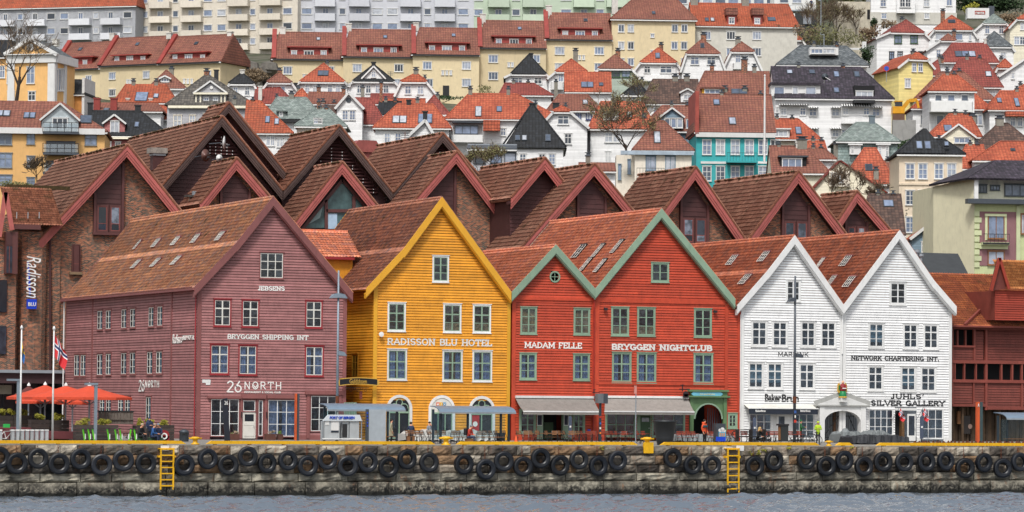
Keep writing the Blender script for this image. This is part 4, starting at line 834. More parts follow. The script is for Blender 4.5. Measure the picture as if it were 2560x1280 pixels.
TG=tiles('tiles_weathered_grey',['#5c5853','#68635c','#524e4a','#716b63'],gap=.7)
BRSTK=bricks('chimney_brick',.22,.08);CHG=paint('rendered_chimney','#8a867c',.85,.15,.5,2);CHK=paint('black_clad_chimney','#24272b',.5);CHW=paint('white_chimney','#d8d6cf',.8,.1,.4,2);CHR=paint('red_clad_chimney','#933b34',.5)
HTRIM=paint('white_trim',(0.75,0.75,0.74),0.6,0.05,0.2)
FW={};HILLG=glass_far('hill_window_glass',True)
def far_window_meshes(w_,h_,style,casing):
 k=(round(w_,1),round(h_,1),style,casing.name)
 if k in FW:return FW[k]
 w_,h_=max(.4,k[0]),max(.4,k[1]);c=.1 if style!='d' else.08;m=MB()
 m.box(-w_/2,-w_/2+c,-.1,.02,-h_/2,h_/2);m.box(w_/2-c,w_/2,-.1,.02,-h_/2,h_/2);m.box(-w_/2+c,w_/2-c,-.095,.02,h_/2-c,h_/2);m.box(-w_/2+c,w_/2-c,-.095,.02,-h_/2,-h_/2+c)
 g=.035
 if style in 'xct':
  m.box(-g,g,-.08,-.03,-h_/2+c,h_/2-c)
  if style!='t':z=h_*.12;m.box(-w_/2+c,w_/2-c,-.078,-.032,z-g,z+g)
  if style=='c':m.box(-w_/2+c,w_/2-c,-.078,-.032,-h_*.2-g*.6,-h_*.2+g*.6)
 if style=='3':
  for q in(-.17,.17):m.box(w_*q-g,w_*q+g,-.08,-.03,-h_/2+c,h_/2-c)
 if style=='p':
  m.box(-.1,.1,-.085,-.03,-h_/2+c,h_/2-c)
  for q in(-.26,.26):m.box(w_*q-g,w_*q+g,-.08,-.03,-h_/2+c,h_/2-c)
  m.box(-w_/2+c,w_/2-c,-.078,-.032,h_*.12-g,h_*.12+g)
 if style!='s':m.box(-w_/2-.06,w_/2+.06,-.14,0,h_/2+.001,h_/2+.06);m.box(-w_/2-.05,w_/2+.05,-.14,0,-h_/2-.05,-h_/2-.001)
 p=MB();p.box(-w_/2+c,w_/2-c,-.04,0,-h_/2+c,h_/2-c)
 FW[k]=(m.mesh('window',casing),p.mesh('pane',HILLG));return FW[k]
def far_window(root,u,z,w_,h_,style='x',v=0.0,casing=None,rz=0.0,y=None):
 a,b=far_window_meshes(w_,h_,style,casing or HTRIM);o=inst('window',a,root,(u,v,z),(0,0,rz));inst('pane',b,o);return o
class House:
 """kind F: gable or half-hip towards us; kind S: ridge along the front."""
 def __init__(s,label,x0,x1,ye,yb=None,d=None,he=6.5,a=0.0,cat='house',name='hillside_house',group=None):
  xc=(x0+x1)/2;s.d=d or auto_d(xc,ye,he);p=at_d(xc,ye,s.d);s.zb=hill(s.d)-1.5
  if yb is not None:s.zb=min(s.zb,p.z-(yb-ye)/FPX*s.d)
  s.rot=-PHI+R(a);s.f=Frame((p.x,p.y,s.zb),s.rot);s.root=thing(name,label,cat,tuple(s.f.o),s.rot,group);s.ppm=FPX/s.d
  s.u0=s.f.P(x0,ye)[0];s.u1=s.f.P(x1,ye)[0];s.ze=s.f.P(xc,ye)[1];s.plane=None;s.trim=HTRIM
 def P(s,x,y,v=0):return s.f.P(x,y,v)
 def box(s,x0,y0,x1,y1,v0,v1,mt,nm,vp=None):
  a=s.P(x0,y1,v0 if vp is None else vp);b=s.P(x1,y0,v0 if vp is None else vp);m=MB();m.box(a[0],b[0],v0,v1,a[1],b[1]);return m.build(nm,mt,s.root)
 def F(s,wall,roof,ax,ay,hip=None,hx=None,dep=9.0,tk=.16,verge=True,over=.3):
  A0=s.P(ax,ay,0);u0,u1,ze=s.u0,s.u1,s.ze
  if hip is None:zh=A0[1];hl=hr=A0[0];hb=0
  else:
   zh=s.P(ax,hip)[1]
   if hx:hl,hr=s.P(hx[0],hip)[0],s.P(hx[1],hip)[0]
   else:
    t=(zh-ze)/max(.01,A0[1]-ze);hl=u0+(A0[0]-u0)*t;hr=u1+(A0[0]-u1)*t
   hb=min(dep*.45,(A0[1]-zh)*1.0)
  ap=s.P(ax,ay,hb);ua,za=ap
  m=MB()
  if hip is None:m.prism([(u0,0),(u1,0),(u1,ze),(ua,za-.1),(u0,ze)],0,dep)
  else:m.prism([(u0,0),(u1,0),(u1,ze),(hr,zh-.05),(hl,zh-.05),(u0,ze)],0,dep)
  m.build('wall',wall,s.root)
  r=MB();o=over
  if hip is None or zh-ze<.15:
   if hip is None:
    r.up([(u0-.25,-o,ze-.25),(ua,-o,za),(ua,dep,za),(u0-.25,dep,ze-.25)],tk);r.up([(ua,-o,za),(u1+.25,-o,ze-.25),(u1+.25,dep,ze-.25),(ua,dep,za)],tk)
   else:
    r.up([(u0-.3,-o,ze-.05),(u1+.3,-o,ze-.05),(ua,hb,za)],tk);r.up([(u0-.3,-o,ze-.05),(ua,hb,za),(ua,dep-hb,za),(u0-.3,dep+o,ze-.05)],tk)
    r.up([(u1+.3,-o,ze-.05),(u1+.3,dep+o,ze-.05),(ua,dep-hb,za),(ua,hb,za)],tk);r.up([(u0-.3,dep+o,ze-.05),(ua,dep-hb,za),(u1+.3,dep+o,ze-.05)],tk)
  else:
   for sg,ue,uh in((-1,u0,hl),(1,u1,hr)):
    A_=(ue+sg*.25,-o,ze-.2);B_=(uh+sg*.05,-o,zh+.02);C_=(uh+sg*.05,dep,zh+.02);D_=(ue+sg*.25,dep,ze-.2)
    r.up([A_,B_,C_,D_],tk)
    E_=(ua,hb,za);G_=(ua,dep,za);r.up([B_,E_,G_,C_]if sg>0 else[C_,G_,E_,B_],tk)
   r.up([(hl-.15,-o,zh-.02),(hr+.15,-o,zh-.02),(ua,hb,za)],tk)
  ro=r.build('roof',roof,s.root)
  k=MB()
  if hip is not None:
   k.tube((hl-.15,-o,zh+tk),(ua,hb,za+tk),.12,n=5);k.tube((hr+.15,-o,zh+tk),(ua,hb,za+tk),.12,n=5);k.build('hip_tiles',roof,ro)
  if verge:
   g=MB()
   for sg,ue,uh in((-1,u0,hl),(1,u1,hr)):
    B_=(uh,-o-.06,zh+.05);A_=(ue+sg*.25,-o-.06,ze-.15);g.beam(A_,B_,.08,.3)
   if hip is not None:g.box(hl-.2,hr+.2,-o-.1,-o+.05,zh-.22,zh-.02)
   struct(g.build('verge_boards',s.trim,s.root),'stuff')if False else g.build('verge_board',s.trim,s.root)
  s.plane=((ua,hb,za+tk),Vector((hr-hl if hip is not None else 1,0,0)).cross(Vector((ua-hl,hb+o,za-zh)))if hip is not None else Vector((0,-1,0)))
  s.rv,s.rz,s.dep=hb,za,dep;return s
 def S(s,wall,roof,rx0,rx1,ay,dep=8.0,tk=.16,ye1=None,over=.35,gut=True):
  u0,u1,ze=s.u0,s.u1,s.ze;h=dep/2;a=s.P(rx0,ay,h);b=s.P(rx1,ay,h);za=(a[1]+b[1])/2
  ra,rb=max(u0,a[0]),min(u1,b[0]);hl=ra-u0>.4;hr=u1-rb>.4
  m=MB();m.box(u0,u1,0,dep,0,ze-.02)
  if not hl:m.add([(u0+.02,0,ze-.1),(u0+.02,dep,ze-.1),(u0+.02,h,za)],[(0,2,1)]);ra=u0-.1
  if not hr:m.add([(u1-.02,0,ze-.1),(u1-.02,dep,ze-.1),(u1-.02,h,za)],[(0,1,2)]);rb=u1+.1
  m.build('wall',wall,s.root)
  e0=u0-(.3 if hl else.1);e1=u1+(.3 if hr else.1);o=over;r=MB()
  r.slab([(e0,-o,ze),(e1,-o,ze),(rb,h,za),(ra,h,za)],-tk);r.slab([(e1,dep+o,ze),(e0,dep+o,ze),(ra,h,za),(rb,h,za)],-tk)
  if hl:r.slab([(e0,dep+o,ze),(e0,-o,ze),(ra,h,za)],-tk)
  if hr:r.slab([(e1,-o,ze),(e1,dep+o,ze),(rb,h,za)],-tk)
  ro=r.build('roof',roof,s.root);k=MB();k.tube((ra,h,za+tk),(rb,h,za+tk),.13,n=5)
  if hl:k.tube((e0,-o,ze+tk),(ra,h,za+tk),.11,n=5)
  if hr:k.tube((e1,-o,ze+tk),(rb,h,za+tk),.11,n=5)
  struct(k.build('hip_tiles',roof,ro),'stuff')
  if gut:g=MB();g.box(e0,e1,-o-.12,-o+.02,ze-.14,ze+.02);g.build('gutter',s.trim,s.root)
  s.plane=((ra,h,za+tk),Vector((1,0,0)).cross(Vector((0,h+o,za-ze))));s.rv,s.rz,s.dep=h,za,dep;return s
 def win(s,spec,style='x',casing=None,v=0.0):
  """spec: 'y h w: x x x; ...' in photograph pixels"""
  for part in spec.split(';'):
   if not part.strip():continue
   A,B=part.split(':');y,h_,w_=[float(q)for q in A.split()]
   for x in B.split():
    u,z=s.P(float(x),y,v);far_window(s.root,u,z,w_/s.ppm,h_/s.ppm,style,v,casing)
  return s
 def sky(s,*items,frame=None):
  p0,n=s.plane;n=Vector(n).normalized()
  if n.y>0:n=-n
  for(x,y,w_,h_)in items:
   c=s.f.on(x,y,p0,n);vv=Vector((0,0,1))-n*n.z;vv.normalize();uu=vv.cross(n)
   H=h_/s.ppm/max(.3,vv.z)/2;W_=w_/s.ppm/2;mt=Matrix(((uu.x,vv.x,n.x,c.x),(uu.y,vv.y,n.y,c.y),(uu.z,vv.z,n.z,c.z),(0,0,0,1)))
   m=MB();m.box(-W_,W_,-H,H,-.05,.14);o=m.build('skylight',frame or DGREYM,s.root);o.matrix_local=mt
   m=MB();m.box(-W_+.09,W_-.09,-H+.09,H-.09,.14,.16);m.build('pane',SKYL,o)
   if w_>h_*1.6 and w_>25:m=MB();m.box(-.08,.08,-H,H,.15,.18);m.build('glazing_bar',frame or DGREYM,o)
  return s
 def chim(s,*items):
  """(x, ytop, ybottom, width, kind)"""
  for x,yt,yb,w_,mt in items:
   v=s.rv if s.rv else 3.0
   if x<0:v=.3;x=-x
   u,zt=s.P(x,yt,v);zb_=s.P(x,yb+6,v)[1];W_=w_/s.ppm/2;m=MB();m.box(u-W_,u+W_,v-W_,v+W_,zb_,zt-.25);o=m.build('chimney',mt,s.root)
   k=MB();k.box(u-W_-.08,u+W_+.08,v-W_-.08,v+W_+.08,zt-.25,zt-.12);k.build('chimney_cap',mt if mt not in(BRSTK,CHG)else DGREYM,o)
   if mt in(BRSTK,CHG):
    k=MB();k.box(u-W_*.7,u+W_*.7,v-W_*.7,v+W_*.7,zt-.12,zt+.12);k.box(u-W_-.1,u+W_+.1,v-W_,v+W_,zt+.12,zt+.18);k.build('chimney_cowl',DGREYM,o)
  return s
 def dormer(s,x0,x1,yt,ye,yb,wall,roof,win=None,flat=False,depth=2.5,style='x',v=None,casing=None):
  """a little house on the roof slope; ye is its eave, yt its top"""
  p0,n=s.plane;c=s.f.on((x0+x1)/2,yb,p0,n)if v is None else Vector((0,v,0));vv=c.y
  a=s.P(x0,yb,vv);b=s.P(x1,ye,vv);xm=(a[0]+b[0])/2;zt=s.P((x0+x1)/2,yt,vv)[1];m=MB()
  m.box(a[0],b[0],vv,vv+depth,a[1],b[1])if flat else m.prism([(a[0],a[1]),(b[0],a[1]),(b[0],b[1]),(xm,zt-.05),(a[0],b[1])],vv,vv+depth)
  o=m.build('dormer',wall,s.root);r=MB()
  if flat:r.box(a[0]-.2,b[0]+.2,vv-.3,vv+depth,b[1],max(b[1]+.15,zt))
  else:r.slab([(a[0]-.2,vv-.25,b[1]-.15),(a[0]-.2,vv+depth,b[1]-.15),(xm,vv+depth,zt),(xm,vv-.25,zt)][::-1],.12);r.slab([(xm,vv-.25,zt),(xm,vv+depth,zt),(b[0]+.2,vv+depth,b[1]-.15),(b[0]+.2,vv-.25,b[1]-.15)][::-1],.12)
  r.build('dormer_roof',roof,o)
  if not flat:g=MB();g.beam((a[0]-.2,vv-.3,b[1]-.1),(xm,vv-.3,zt),.06,.2);g.beam((b[0]+.2,vv-.3,b[1]-.1),(xm,vv-.3,zt),.06,.2);g.build('dormer_verge',s.trim,o)
  if win:s.win(win,style,casing,v=vv)
  return s
 def balcony(s,x0,y0,x1,y1,mt=None,dep=1.2,solid=True,v=0.0):
  a=s.P(x0,y1,v-dep);b=s.P(x1,y0,v-dep);m=MB()
  if solid:m.box(a[0],b[0],v-dep,v-dep+.1,a[1],b[1]);m.box(a[0],a[0]+.1,v-dep,v,a[1],b[1]);m.box(b[0]-.1,b[0],v-dep,v,a[1],b[1]);m.box(a[0],b[0],v-dep,v,a[1]-.15,a[1])
  else:
   m.box(a[0],b[0],v-dep,v,a[1]-.15,a[1]);m.box(a[0],b[0],v-dep,v-dep+.05,b[1]-.05,b[1])
   n=max(2,int((b[0]-a[0])/.35))
   for i in range(n+1):x=a[0]+(b[0]-a[0])*i/n;m.box(x-.015,x+.015,v-dep,v-dep+.03,a[1],b[1])
  m.build('balcony',mt or s.trim,s.root);return s
SKYL=glass_far('roof_window_glass',True)
WG='windows';
# ---- apartment blocks along the top
def block(label,x0,x1,ytop,ybot,d,a,wall,rows,cols,pitch_slope,baly=(9,26),roof=None,balc=None):
 h=House(label,x0,x1,ytop,yb=ybot,d=d,a=a,cat='apartment block',name='apartment_block')
 m=MB();m.box(h.u0,h.u1,0,11,0,h.ze);m.build('wall',wall,h.root);h.plane=None;h.rv=5;h.rz=h.ze;xc=(x0+x1)/2
 if roof:h.S(wall,roof[0],x0-5,x1+5,roof[1],dep=11)
 for ry in rows:
  for kind,x,w_ in cols:
   y=ry+(x-cols[0][1])*pitch_slope
   if kind=='w':h.win('%f 16 %f: %f'%(y,w_,x),'1' if w_>16 else '1',v=0)
   elif kind=='d':h.win('%f 18 %f: %f'%(y+1,w_,x),'t',v=0)
   else:h.balcony(x-w_/2,y+baly[0],x+w_/2,y+baly[1],balc or wall,dep=1.3,v=0)
 return h
block('white apartment block with an orange-red roof at the top left corner',-40,339,20,150,625,-14,paint('cool_white_render','#dfe1e6',.8,.04,.15),[41,78],[('w',128,22),('w',161,22),('w',240,14),('w',319,22),('w',51,14),('d',14,12),('d',88,13),('d',202,13),('d',277,13),('b',14,42),('b',85,54),('b',197,54),('b',275,52)],-.018,(6,21),(TOD,-60))
block('cream apartment block with stacked balconies above the yellow terraces',339,745,-50,190,622,-14,PLC,[0.5,37,74,110],[('w',359,22),('w',439,15),('w',520,23),('w',554,22),('w',632,15),('w',719,24),('d',401,16),('d',478,16),('d',597,16),('d',675,16),('b',397,54),('b',476,54),('b',593,54),('b',673,56)],-.026,(4,19))
block('pale grey apartment block with balconies in the middle of the skyline',745,1186,-50,150,620,0,paint('pale_blue_grey_render','#cfd1d8',.8,.04,.15),[-8,28,65],[('w',767,26),('w',856,16),('w',943,26),('w',981,26),('w',1069,17),('w',1158,26),('d',814,16),('d',897,16),('d',1027,16),('d',1112,16),('b',812,53),('b',898,53),('b',1026,53),('b',1112,53)],.004,(5,21))
block('mint green apartment block with green balconies',1186,1600,-50,150,620,1,paint('mint_green_render','#c3d2bd',.8,.04,.15),[-6,31],[('w',1196,22),('w',1290,20),('w',1415,26),('w',1500,20),('d',1246,17),('d',1333,17),('d',1460,17),('d',1545,17),('b',1247,55),('b',1333,54),('b',1460,54),('b',1543,54)],0,(5,21))
h=block('pale block with large glazed fronts behind the terraces, top right of centre',1690,1935,-50,120,620,2,PLW,[2],[('w',x,26)for x in range(1705,1930,32)],0)
h=block('white hillside block with a railed terrace where a man stands',1936,2040,-40,60,615,4,PLW,[0],[('w',1960,22),('w',1992,24)],0)
# ---- straw-yellow terraces with red dormer bands
def terrace(label,x0,x1,ye,ya,rx0,rx1,band,dw,sky,wins,d,a,chx,chy,par=True,cy2=None):
 h=House(label,x0,x1,ye,d=d,a=a,he=13,cat='terraced house',name='terraced_house',group='straw yellow terraced houses');h.S(PLY,TB,rx0,rx1,ya,dep=9)
 y0,y1=band[2],band[3];v=0.4;A=h.P(band[0],y1,v);B=h.P(band[1],y0,v);m=MB();m.box(A[0],B[0],v,v+3.2,A[1],B[1]);o=m.build('dormer_band',CHR,h.root)
 for x in np.linspace(band[0]+8,band[1]-8,6):h.box(x,y0+1,x+1,y1-1,v-.04,v,WINERED,'batten')
 m=MB();m.box(A[0]-.5,B[0]+.5,v-.4,v+3.4,B[1],B[1]+.18);m.build('dormer_roof',CHR,o);m=MB();m.box(h.u0,h.u1,-.5,-.3,h.ze-.12,h.ze+.12);m.build('gutter',BLACKM,h.root)
 h.win(dw,'3',v=v)
 if sky:h.sky((sky[0],sky[1],10,8))
 if par:
  hh=h.dep/2;a_=(h.u0+.15,-.4,h.ze+.1);b_=(h.u0+.15,hh,h.rz+.5);m=MB();m.beam(a_,b_,.7,.5);m.build('party_parapet',CHR,h.root)
 h.win(wins,'3');h.chim((chx,chy,ya,14,CHW));return h
terrace('left end yellow terraced house half hidden behind the orange pediment',132,250,175,110,120,277,(165,230,143,169),'158 14 19: 181; 158 14 13: 213',(201,124),'198 18 18: 222; 242 20 16: 224',508,-26,140,96)
terrace('yellow terraced house with gable wall hidden, second in the left group',250,398,164,96,280,422,(286,366,137,158),'149 15 13: 293 358; 148 15 20: 325',(344,111),'190 18 20: 281; 187 18 20: 366; 232 18 20: 281; 205 11 5: 319 326',502,-26,283,81)
h=terrace('yellow terraced house with its bare gable wall showing, right end of the left group',398,551,159,92,425,583,(430,515,131,154),'145 15 14: 438 507; 144 15 22: 472',(491,109),'186 18 20: 520; 203 12 5: 461 470 480',495,-26,425,80)
h.chim((576,77,92,12,CHW))
gw={'lbl':['leftmost','second','middle','fourth','fifth']}
terrace('yellow terraced house with the bare rock beside it, left end of the long group',682,858,150,84,700,862,(725,821,120,148),'135 16 14: 735 809; 135 16 24: 772',(796,98),'176 20 23: 719 824; 193 14 6: 760 770',505,3,707,66)
terrace('yellow terraced house behind the black-roofed white gable',858,1032,144,77,876,1036,(898,997,115,142),'128 16 14: 910 984; 128 16 24: 946',(963,93),'170 20 23: 893 997; 208 20 23: 997',505,3,872,57)
terrace('yellow terraced house with the dark panelled street door',1032,1198,139,73,1050,1200,(1070,1167,109,137),'123 16 14: 1080 1155; 123 16 24: 1117',(1134,89),'164 20 23: 1068 1166; 207 19 23: 1071 1166; 182 12 5: 1107 1117 1127',505,3,1040,55).box(1107,214,1123,244,-.1,0,BLACKM,'door')
terrace('yellow terraced house in front of the mint green block, with antenna-free ridge',1198,1365,122,55,1212,1366,(1236,1332,93,120),'106 16 14: 1247 1322; 106 16 22: 1285',(1299,72),'147 20 24: 1233 1338; 190 20 24: 1233; 162 12 5: 1272 1281',507,3,1207,33)
terrace('yellow terraced house next to the hipped corner block',1365,1530,101,36,1378,1532,(1402,1499,73,99),'86 16 14: 1413 1487; 86 16 24: 1450',(1464,51),'127 20 24: 1399 1498; 168 20 24: 1399 1498; 144 12 5: 1449 1459',509,3,1372,12)
h=House('tall straw-yellow corner block with a big hipped brown roof',1530,1738,51,d=510,a=3,he=15,cat='apartment block',name='apartment_block');h.S(PLY,TB,1585,1690,-2,dep=13);h.sky((1634,33,9,8));h.chim((1537,-8,30,15,CHW))
h.win('71 20 16: 1553 1577 1687 1711; 114 20 16: 1553 1577 1686 1710; 155 20 16: 1553 1577 1710; 89 10 10: 1631; 130 10 10: 1631','t')
h=House('pale grey terrace with long orange-brown roof and two red dormers',1732,1993,68,d=514,a=3,he=14,cat='terraced house',name='terraced_house');h.S(PLG,TOD,1725,1970,12,dep=10)
h.sky((1767,50,10,10),(1781,50,10,10),(1929,49,20,11));h.dormer(1818,1841,20,38,60,CHR,TB,'52 16 15: 1829',flat=True);h.dormer(1883,1906,20,38,60,CHR,TB,'53 15 14: 1893',flat=True)
h.win('89 20 23: 1766 1827 1892; 130 20 22: 1827 1892 1766','3');h.chim((1735,-6,12,18,CHG),(1863,-6,12,18,CHG))
# ---- left edge: orange buildings
h=House('orange building with white pediment, cornice and corner pilasters',18,137,137,yb=300,d=440,a=-15,he=14,cat='mansion',name='pedimented_house');h.F(PLO,TSD,73,97,dep=7,verge=False,over=.5)
h.trim=HTRIM;h.box(15,137,140,158,-.35,.0,HTRIM,'frieze');h.box(10,133,143,138,-.7,.0,HTRIM,'cornice')
for p,q in(((10,136),(73,97)),((142,137),(73,97))):
 a=h.P(*p,-.6);b=h.P(*q,-.6);m=MB();m.beam((a[0],-.45,a[1]),(b[0],-.45,b[1]),.5,.45);m.build('raking_cornice',HTRIM,h.root)
for x in(18,118):h.box(x,158,x+18,262,-.25,0,HTRIM,'pilaster')
q=h.P(76,118,-.05);m=MB();m.lathe([(.0,.02),(.28,.02),(.32,.12),(.5,.12),(.5,-.02)],14,(q[0],-.1,q[1]),'y');m.build('oculus',HTRIM,h.root)
h.win('188 42 22: 77; 240 24 20: 80; 240 24 20: 28; 188 42 18: 26','x')
for i,px in enumerate((141,148,154,159)):a=h.f.U(px,200,h.u1);far_window(h.root,h.u1,a[1],.9,3.0,'1',a[0],None,R(90));far_window(h.root,h.u1,a[1]-4.5,.9,2.2,'1',a[0],None,R(90))
for i,px in enumerate((138,162)):a=h.f.U(px,200,h.u1);m=MB();m.box(h.u1-.02,h.u1+.15,a[0]-.4,a[0]+.4,0,h.ze);m.build('pilaster',HTRIM,h.root)
m=MB();m.box(h.u1,h.u1+.5,0,7,h.ze-1.1,h.ze);m.build('cornice',HTRIM,h.root)
h=House('dark-roofed annexe left of the pediment',-30,20,145,d=452,he=12,a=-10);h.S(PLO,TK,-50,30,105,dep=9);h.win('180 30 14: 6')
h=House('small orange house with a black roof beside the pedimented building',163,208,238,d=446,he=6,a=-6);h.S(paint('burnt_orange_render','#c98a4a',.8),TK,160,204,203,dep=6);h.win('262 12 14: 178','x')
m=MB();a=h.P(206,240);b=h.P(213,195);m.box(a[0],b[0],-.3,6,0,b[1]);m.build('gable_wall',HTRIM,h.root)
h=House('orange-yellow apartment house with glass balconies at the left edge',-60,262,330,yb=480,d=352,a=4,he=10,cat='apartment building',name='apartment_building');h.S(PLO,TB,-80,155,258,dep=11)
GF=paint('grey_window_surround','#7c8288',.7);h.box(-60,322,262,332,-.55,-.3,HTRIM,'eaves_board')
h.win('345 36 36: 13; 347 28 20: 77; 350 28 30: 227; 401 38 36: 13; 404 28 20: 77; 450 26 36: 13; 455 24 20: 77','x',GF)
h.dormer(104,196,259,300,334,paint('glazed_gable','#aab4b8',.2),TB,'312 34 40: 150',v=.1,style='3');h.sky((8,285,36,16),(74,290,30,16),(215,300,30,22))
for y in(331,383,432):
 h.box(107,y-1,197,y+3,-1.6,0,DGREYM,'balcony_slab')
 a=h.P(107,y,-1.55);b=h.P(197,y-24,-1.55);m=MB()
 for z in(a[1]+.1,(a[1]+b[1])/2,b[1]):m.box(a[0],b[0],-1.6,-1.55,z-.03,z+.03)
 for i in range(6):x=a[0]+(b[0]-a[0])*i/5;m.box(x-.03,x+.03,-1.61,-1.54,a[1],b[1])
 m.build('balcony_railing',BLACKM,h.root);m=MB();m.box(a[0]+.1,b[0]-.1,-1.52,-1.5,a[1]+.1,b[1]-.1);m.build('balcony_glass',glass_near('balcony_glass',(.7,.75,.78),.18),h.root)
 if y>340:h.win('%d 28 72: 152'%(y-15),'3',DGREYM)
# ---- row by row, houses named by what shows
def HF(label,x0,x1,ye,ax,ay,wall=HW_,roof=TB,hip=None,hx=None,yb=None,d=None,he=6.5,a=0,wins='',style='x',sky=(),chim=(),dep=9,bal=(),casing=None,verge=True):
 if not chim and hip:chim=[(ax+(9 if len(label)%2 else-9),ay-8,ay+12,8,K)]
 h=House(label,x0,x1,ye,yb,d,he,a);h.F(wall,roof,ax,ay,hip,hx,dep,verge=verge)
 if wins:h.win(wins,style,casing)
 if sky:h.sky(*sky)
 if chim:h.chim(*chim)
 for b in bal:h.balcony(*b)
 return h
def HS(label,x0,x1,ye,rx0,rx1,ay,wall=HW_,roof=TO,yb=None,d=None,he=6.5,a=0,wins='',style='x',sky=(),chim=(),dep=8,bal=(),casing=None):
 if not chim and ye-ay>25:chim=[(rx0+(rx1-rx0)*.3,ay-13,ay,8,K),(rx0+(rx1-rx0)*.8,ay-10,ay,8,B)]
 h=House(label,x0,x1,ye,yb,d,he,a);h.S(wall,roof,rx0,rx1,ay,dep)
 if wins:h.win(wins,style,casing)
 if sky:h.sky(*sky)
 if chim:h.chim(*chim)
 for b in bal:h.balcony(*b)
 return h
K=CHG;B=BRSTK
HF('small white house with a black hipped roof beside the yellow gable wall',568,640,228,605,184,TK and HW_,TK,211,(574,634),wins='228 22 13: 589 618',chim=[(606,172,190,11,CHW)])
HF('small white house with a pyramid of red-brown tiles, wide pale window',656,742,228,698,184,HW_,TB,208,(670,728),wins='222 14 34: 697',style='3',chim=[(699,172,184,11,B),(-739,205,235,8,CHK)])
HF('white house with bright orange roof and twin roof window under the terraces',742,872,214,809,161,HW_,TO,206,(752,860),wins='222 22 13: 768 788 825 845',sky=[(808,184,27,14)])
HF('white house with a black-banded roof and white gable triangle, single attic window',872,995,215,934,164,HW_,TK,205,(884,984),wins='223 22 14: 899 921 945 965',chim=[(934,153,165,10,CHK)]).dormer(907,961,166,196,197,HW_,TK,'186 16 12: 934',v=0.0)
HF('white house with low orange-brown pyramid roof and leaning gutter',990,1092,240,1040,185,HW_,TOD,206,(1003,1065),wins='225 22 17: 1020 1051',chim=[(1040,171,185,12,K),(1062,190,206,7,K)])
HF('white house with a black half-hipped roof below the fourth yellow terrace',1264,1373,193,1322,139,HW_,TK,187,(1279,1364),wins='202 17 20: 1296 1345',chim=[(1328,131,150,9,CHK)],dep=8)
HF('white house with an orange pyramid roof and a balcony on its left',1372,1470,196,1428,150,HW_,TO,181,(1390,1466),wins='195 20 14: 1402',chim=[(1439,123,165,12,K)],bal=[(1377,205,1408,221)])
HF('grey-green house with dark green window band and railed balcony',1487,1592,190,1537,139,HGRN,TB,173,(1497,1578),wins='185 17 22: 1513 1540 1565',casing=DGREEN,chim=[(1545,123,140,12,B)])
HF('white house with orange half-hip, roof window and wide railed balcony',1588,1703,178,1645,122,HW_,TO,158,(1602,1690),wins='174 18 16: 1618; 174 18 30: 1665',sky=[(1644,140,12,15)],chim=[(1653,108,130,10,B),(1634,168,199,12,B)]).balcony(1607,187,1690,200,None,1.2,False)
HF('white gambrel-fronted house with brown cap roof and two windows',1705,1811,180,1755,100,HW_,TB,136,(1716,1798),wins='152 20 21: 1737 1778',sky=[(1756,115,10,13)],chim=[(1759,83,103,13,B)],yb=230)
HF('white gambrel-fronted house with smaller brown cap roof and little balcony',1808,1903,178,1853,107,HW_,TB,131,(1828,1884),wins='147 20 13: 1845 1866',chim=[(1845,94,118,12,K)],bal=[(1833,158,1862,170)],yb=220)
HF('white gambrel-fronted house with small red-brown cap and black-framed windows',1916,2018,122,1973,77,HW_,TOD,101,(1944,2004),wins='128 23 23: 1953; 121 12 10: 1986; 163 12 18: 1939',casing=BLACKM,sky=[(1973,90,7,7)],yb=185,chim=[(1963,70,90,12,K)])
h=HF('large grey mansion with sooty roof and a classical pediment',418,634,264,517,188,HGREY,TG,hip=264,d=418,he=9,dep=12,yb=345,wins='307 40 22: 444; 304 34 16: 481; 296 26 12: 514',casing=PLC,verge=False,a=-4,chim=[(541,172,205,10,CHK),(517,174,188,12,B)])
h.dormer(487,566,203,232,268,HGREY,TG,'254 22 13: 516 539',v=.2,casing=HTRIM);h.box(420,264,640,270,-.5,-.3,HC,'dentil_cornice');h.box(484,231,569,236,-.3,.1,HC,'dormer_cornice')
for x in(488,499,551,560):h.box(x,236,x+4,268,-.05,.2,HC,'pilaster')
q=h.P(529,219,.2);m=MB();m.lathe([(0,.05),(.12,.05),(.22,.06),(.22,0)],12,(q[0],.15,q[1]),'y');m.build('oculus',HTRIM,h.root)
HS('orange-roofed house with large roof window between two tall chimneys',290,436,259,314,416,215,HW_,TOD,sky=[(354,243,31,26),(390,241,13,12)],chim=[(334,199,232,9,K),(391,199,232,9,K),(-320,243,258,9,CHW),(-377,243,258,9,CHW)])
HF('brown-roofed house with a green-hooded dormer behind the orange roof',372,468,226,416,178,HW_,TB,222,(374,463),chim=[(429,168,185,11,K)],d=470).dormer(400,425,190,196,206,HW_,TS,'200 10 20: 413',style='3')
HS('low red-brown roof with a slanting roof window, left of the grey mansion',243,402,280,247,395,262,HW_,TB,sky=[(266,275,14,9)],chim=[(-243,243,280,16,CHR),(-285,243,280,16,CHR)])
HS('orange-roofed house tucked behind the black roof, with green chimney pots',330,420,300,318,420,267,HW_,TO,chim=[(371,276,290,8,K),(392,283,300,9,K)],he=5)
h=HS('pink house with a black glazed roof, white gabled dormer and little balcony',222,421,342,200,352,281,HPINK,TK,d=384,he=9,yb=400,wins='362 14 14: 271 295; 362 16 14: 350',sky=[(342,313,12,14)],chim=[(226,254,300,12,CHK),(345,260,284,14,CHK)])
h.dormer(260,312,287,308,342,HPINK,TK,'320 36 24: 287',style='t',v=.2);h.box(222,343,424,347,-.6,-.3,HC,'dentil_cornice')
HS('deep red roofs stepping down beside the grey mansion',634,735,262,620,700,222,HW_,TRD,d=452,chim=[(-651,213,245,9,CHW),(-692,237,250,7,K)])
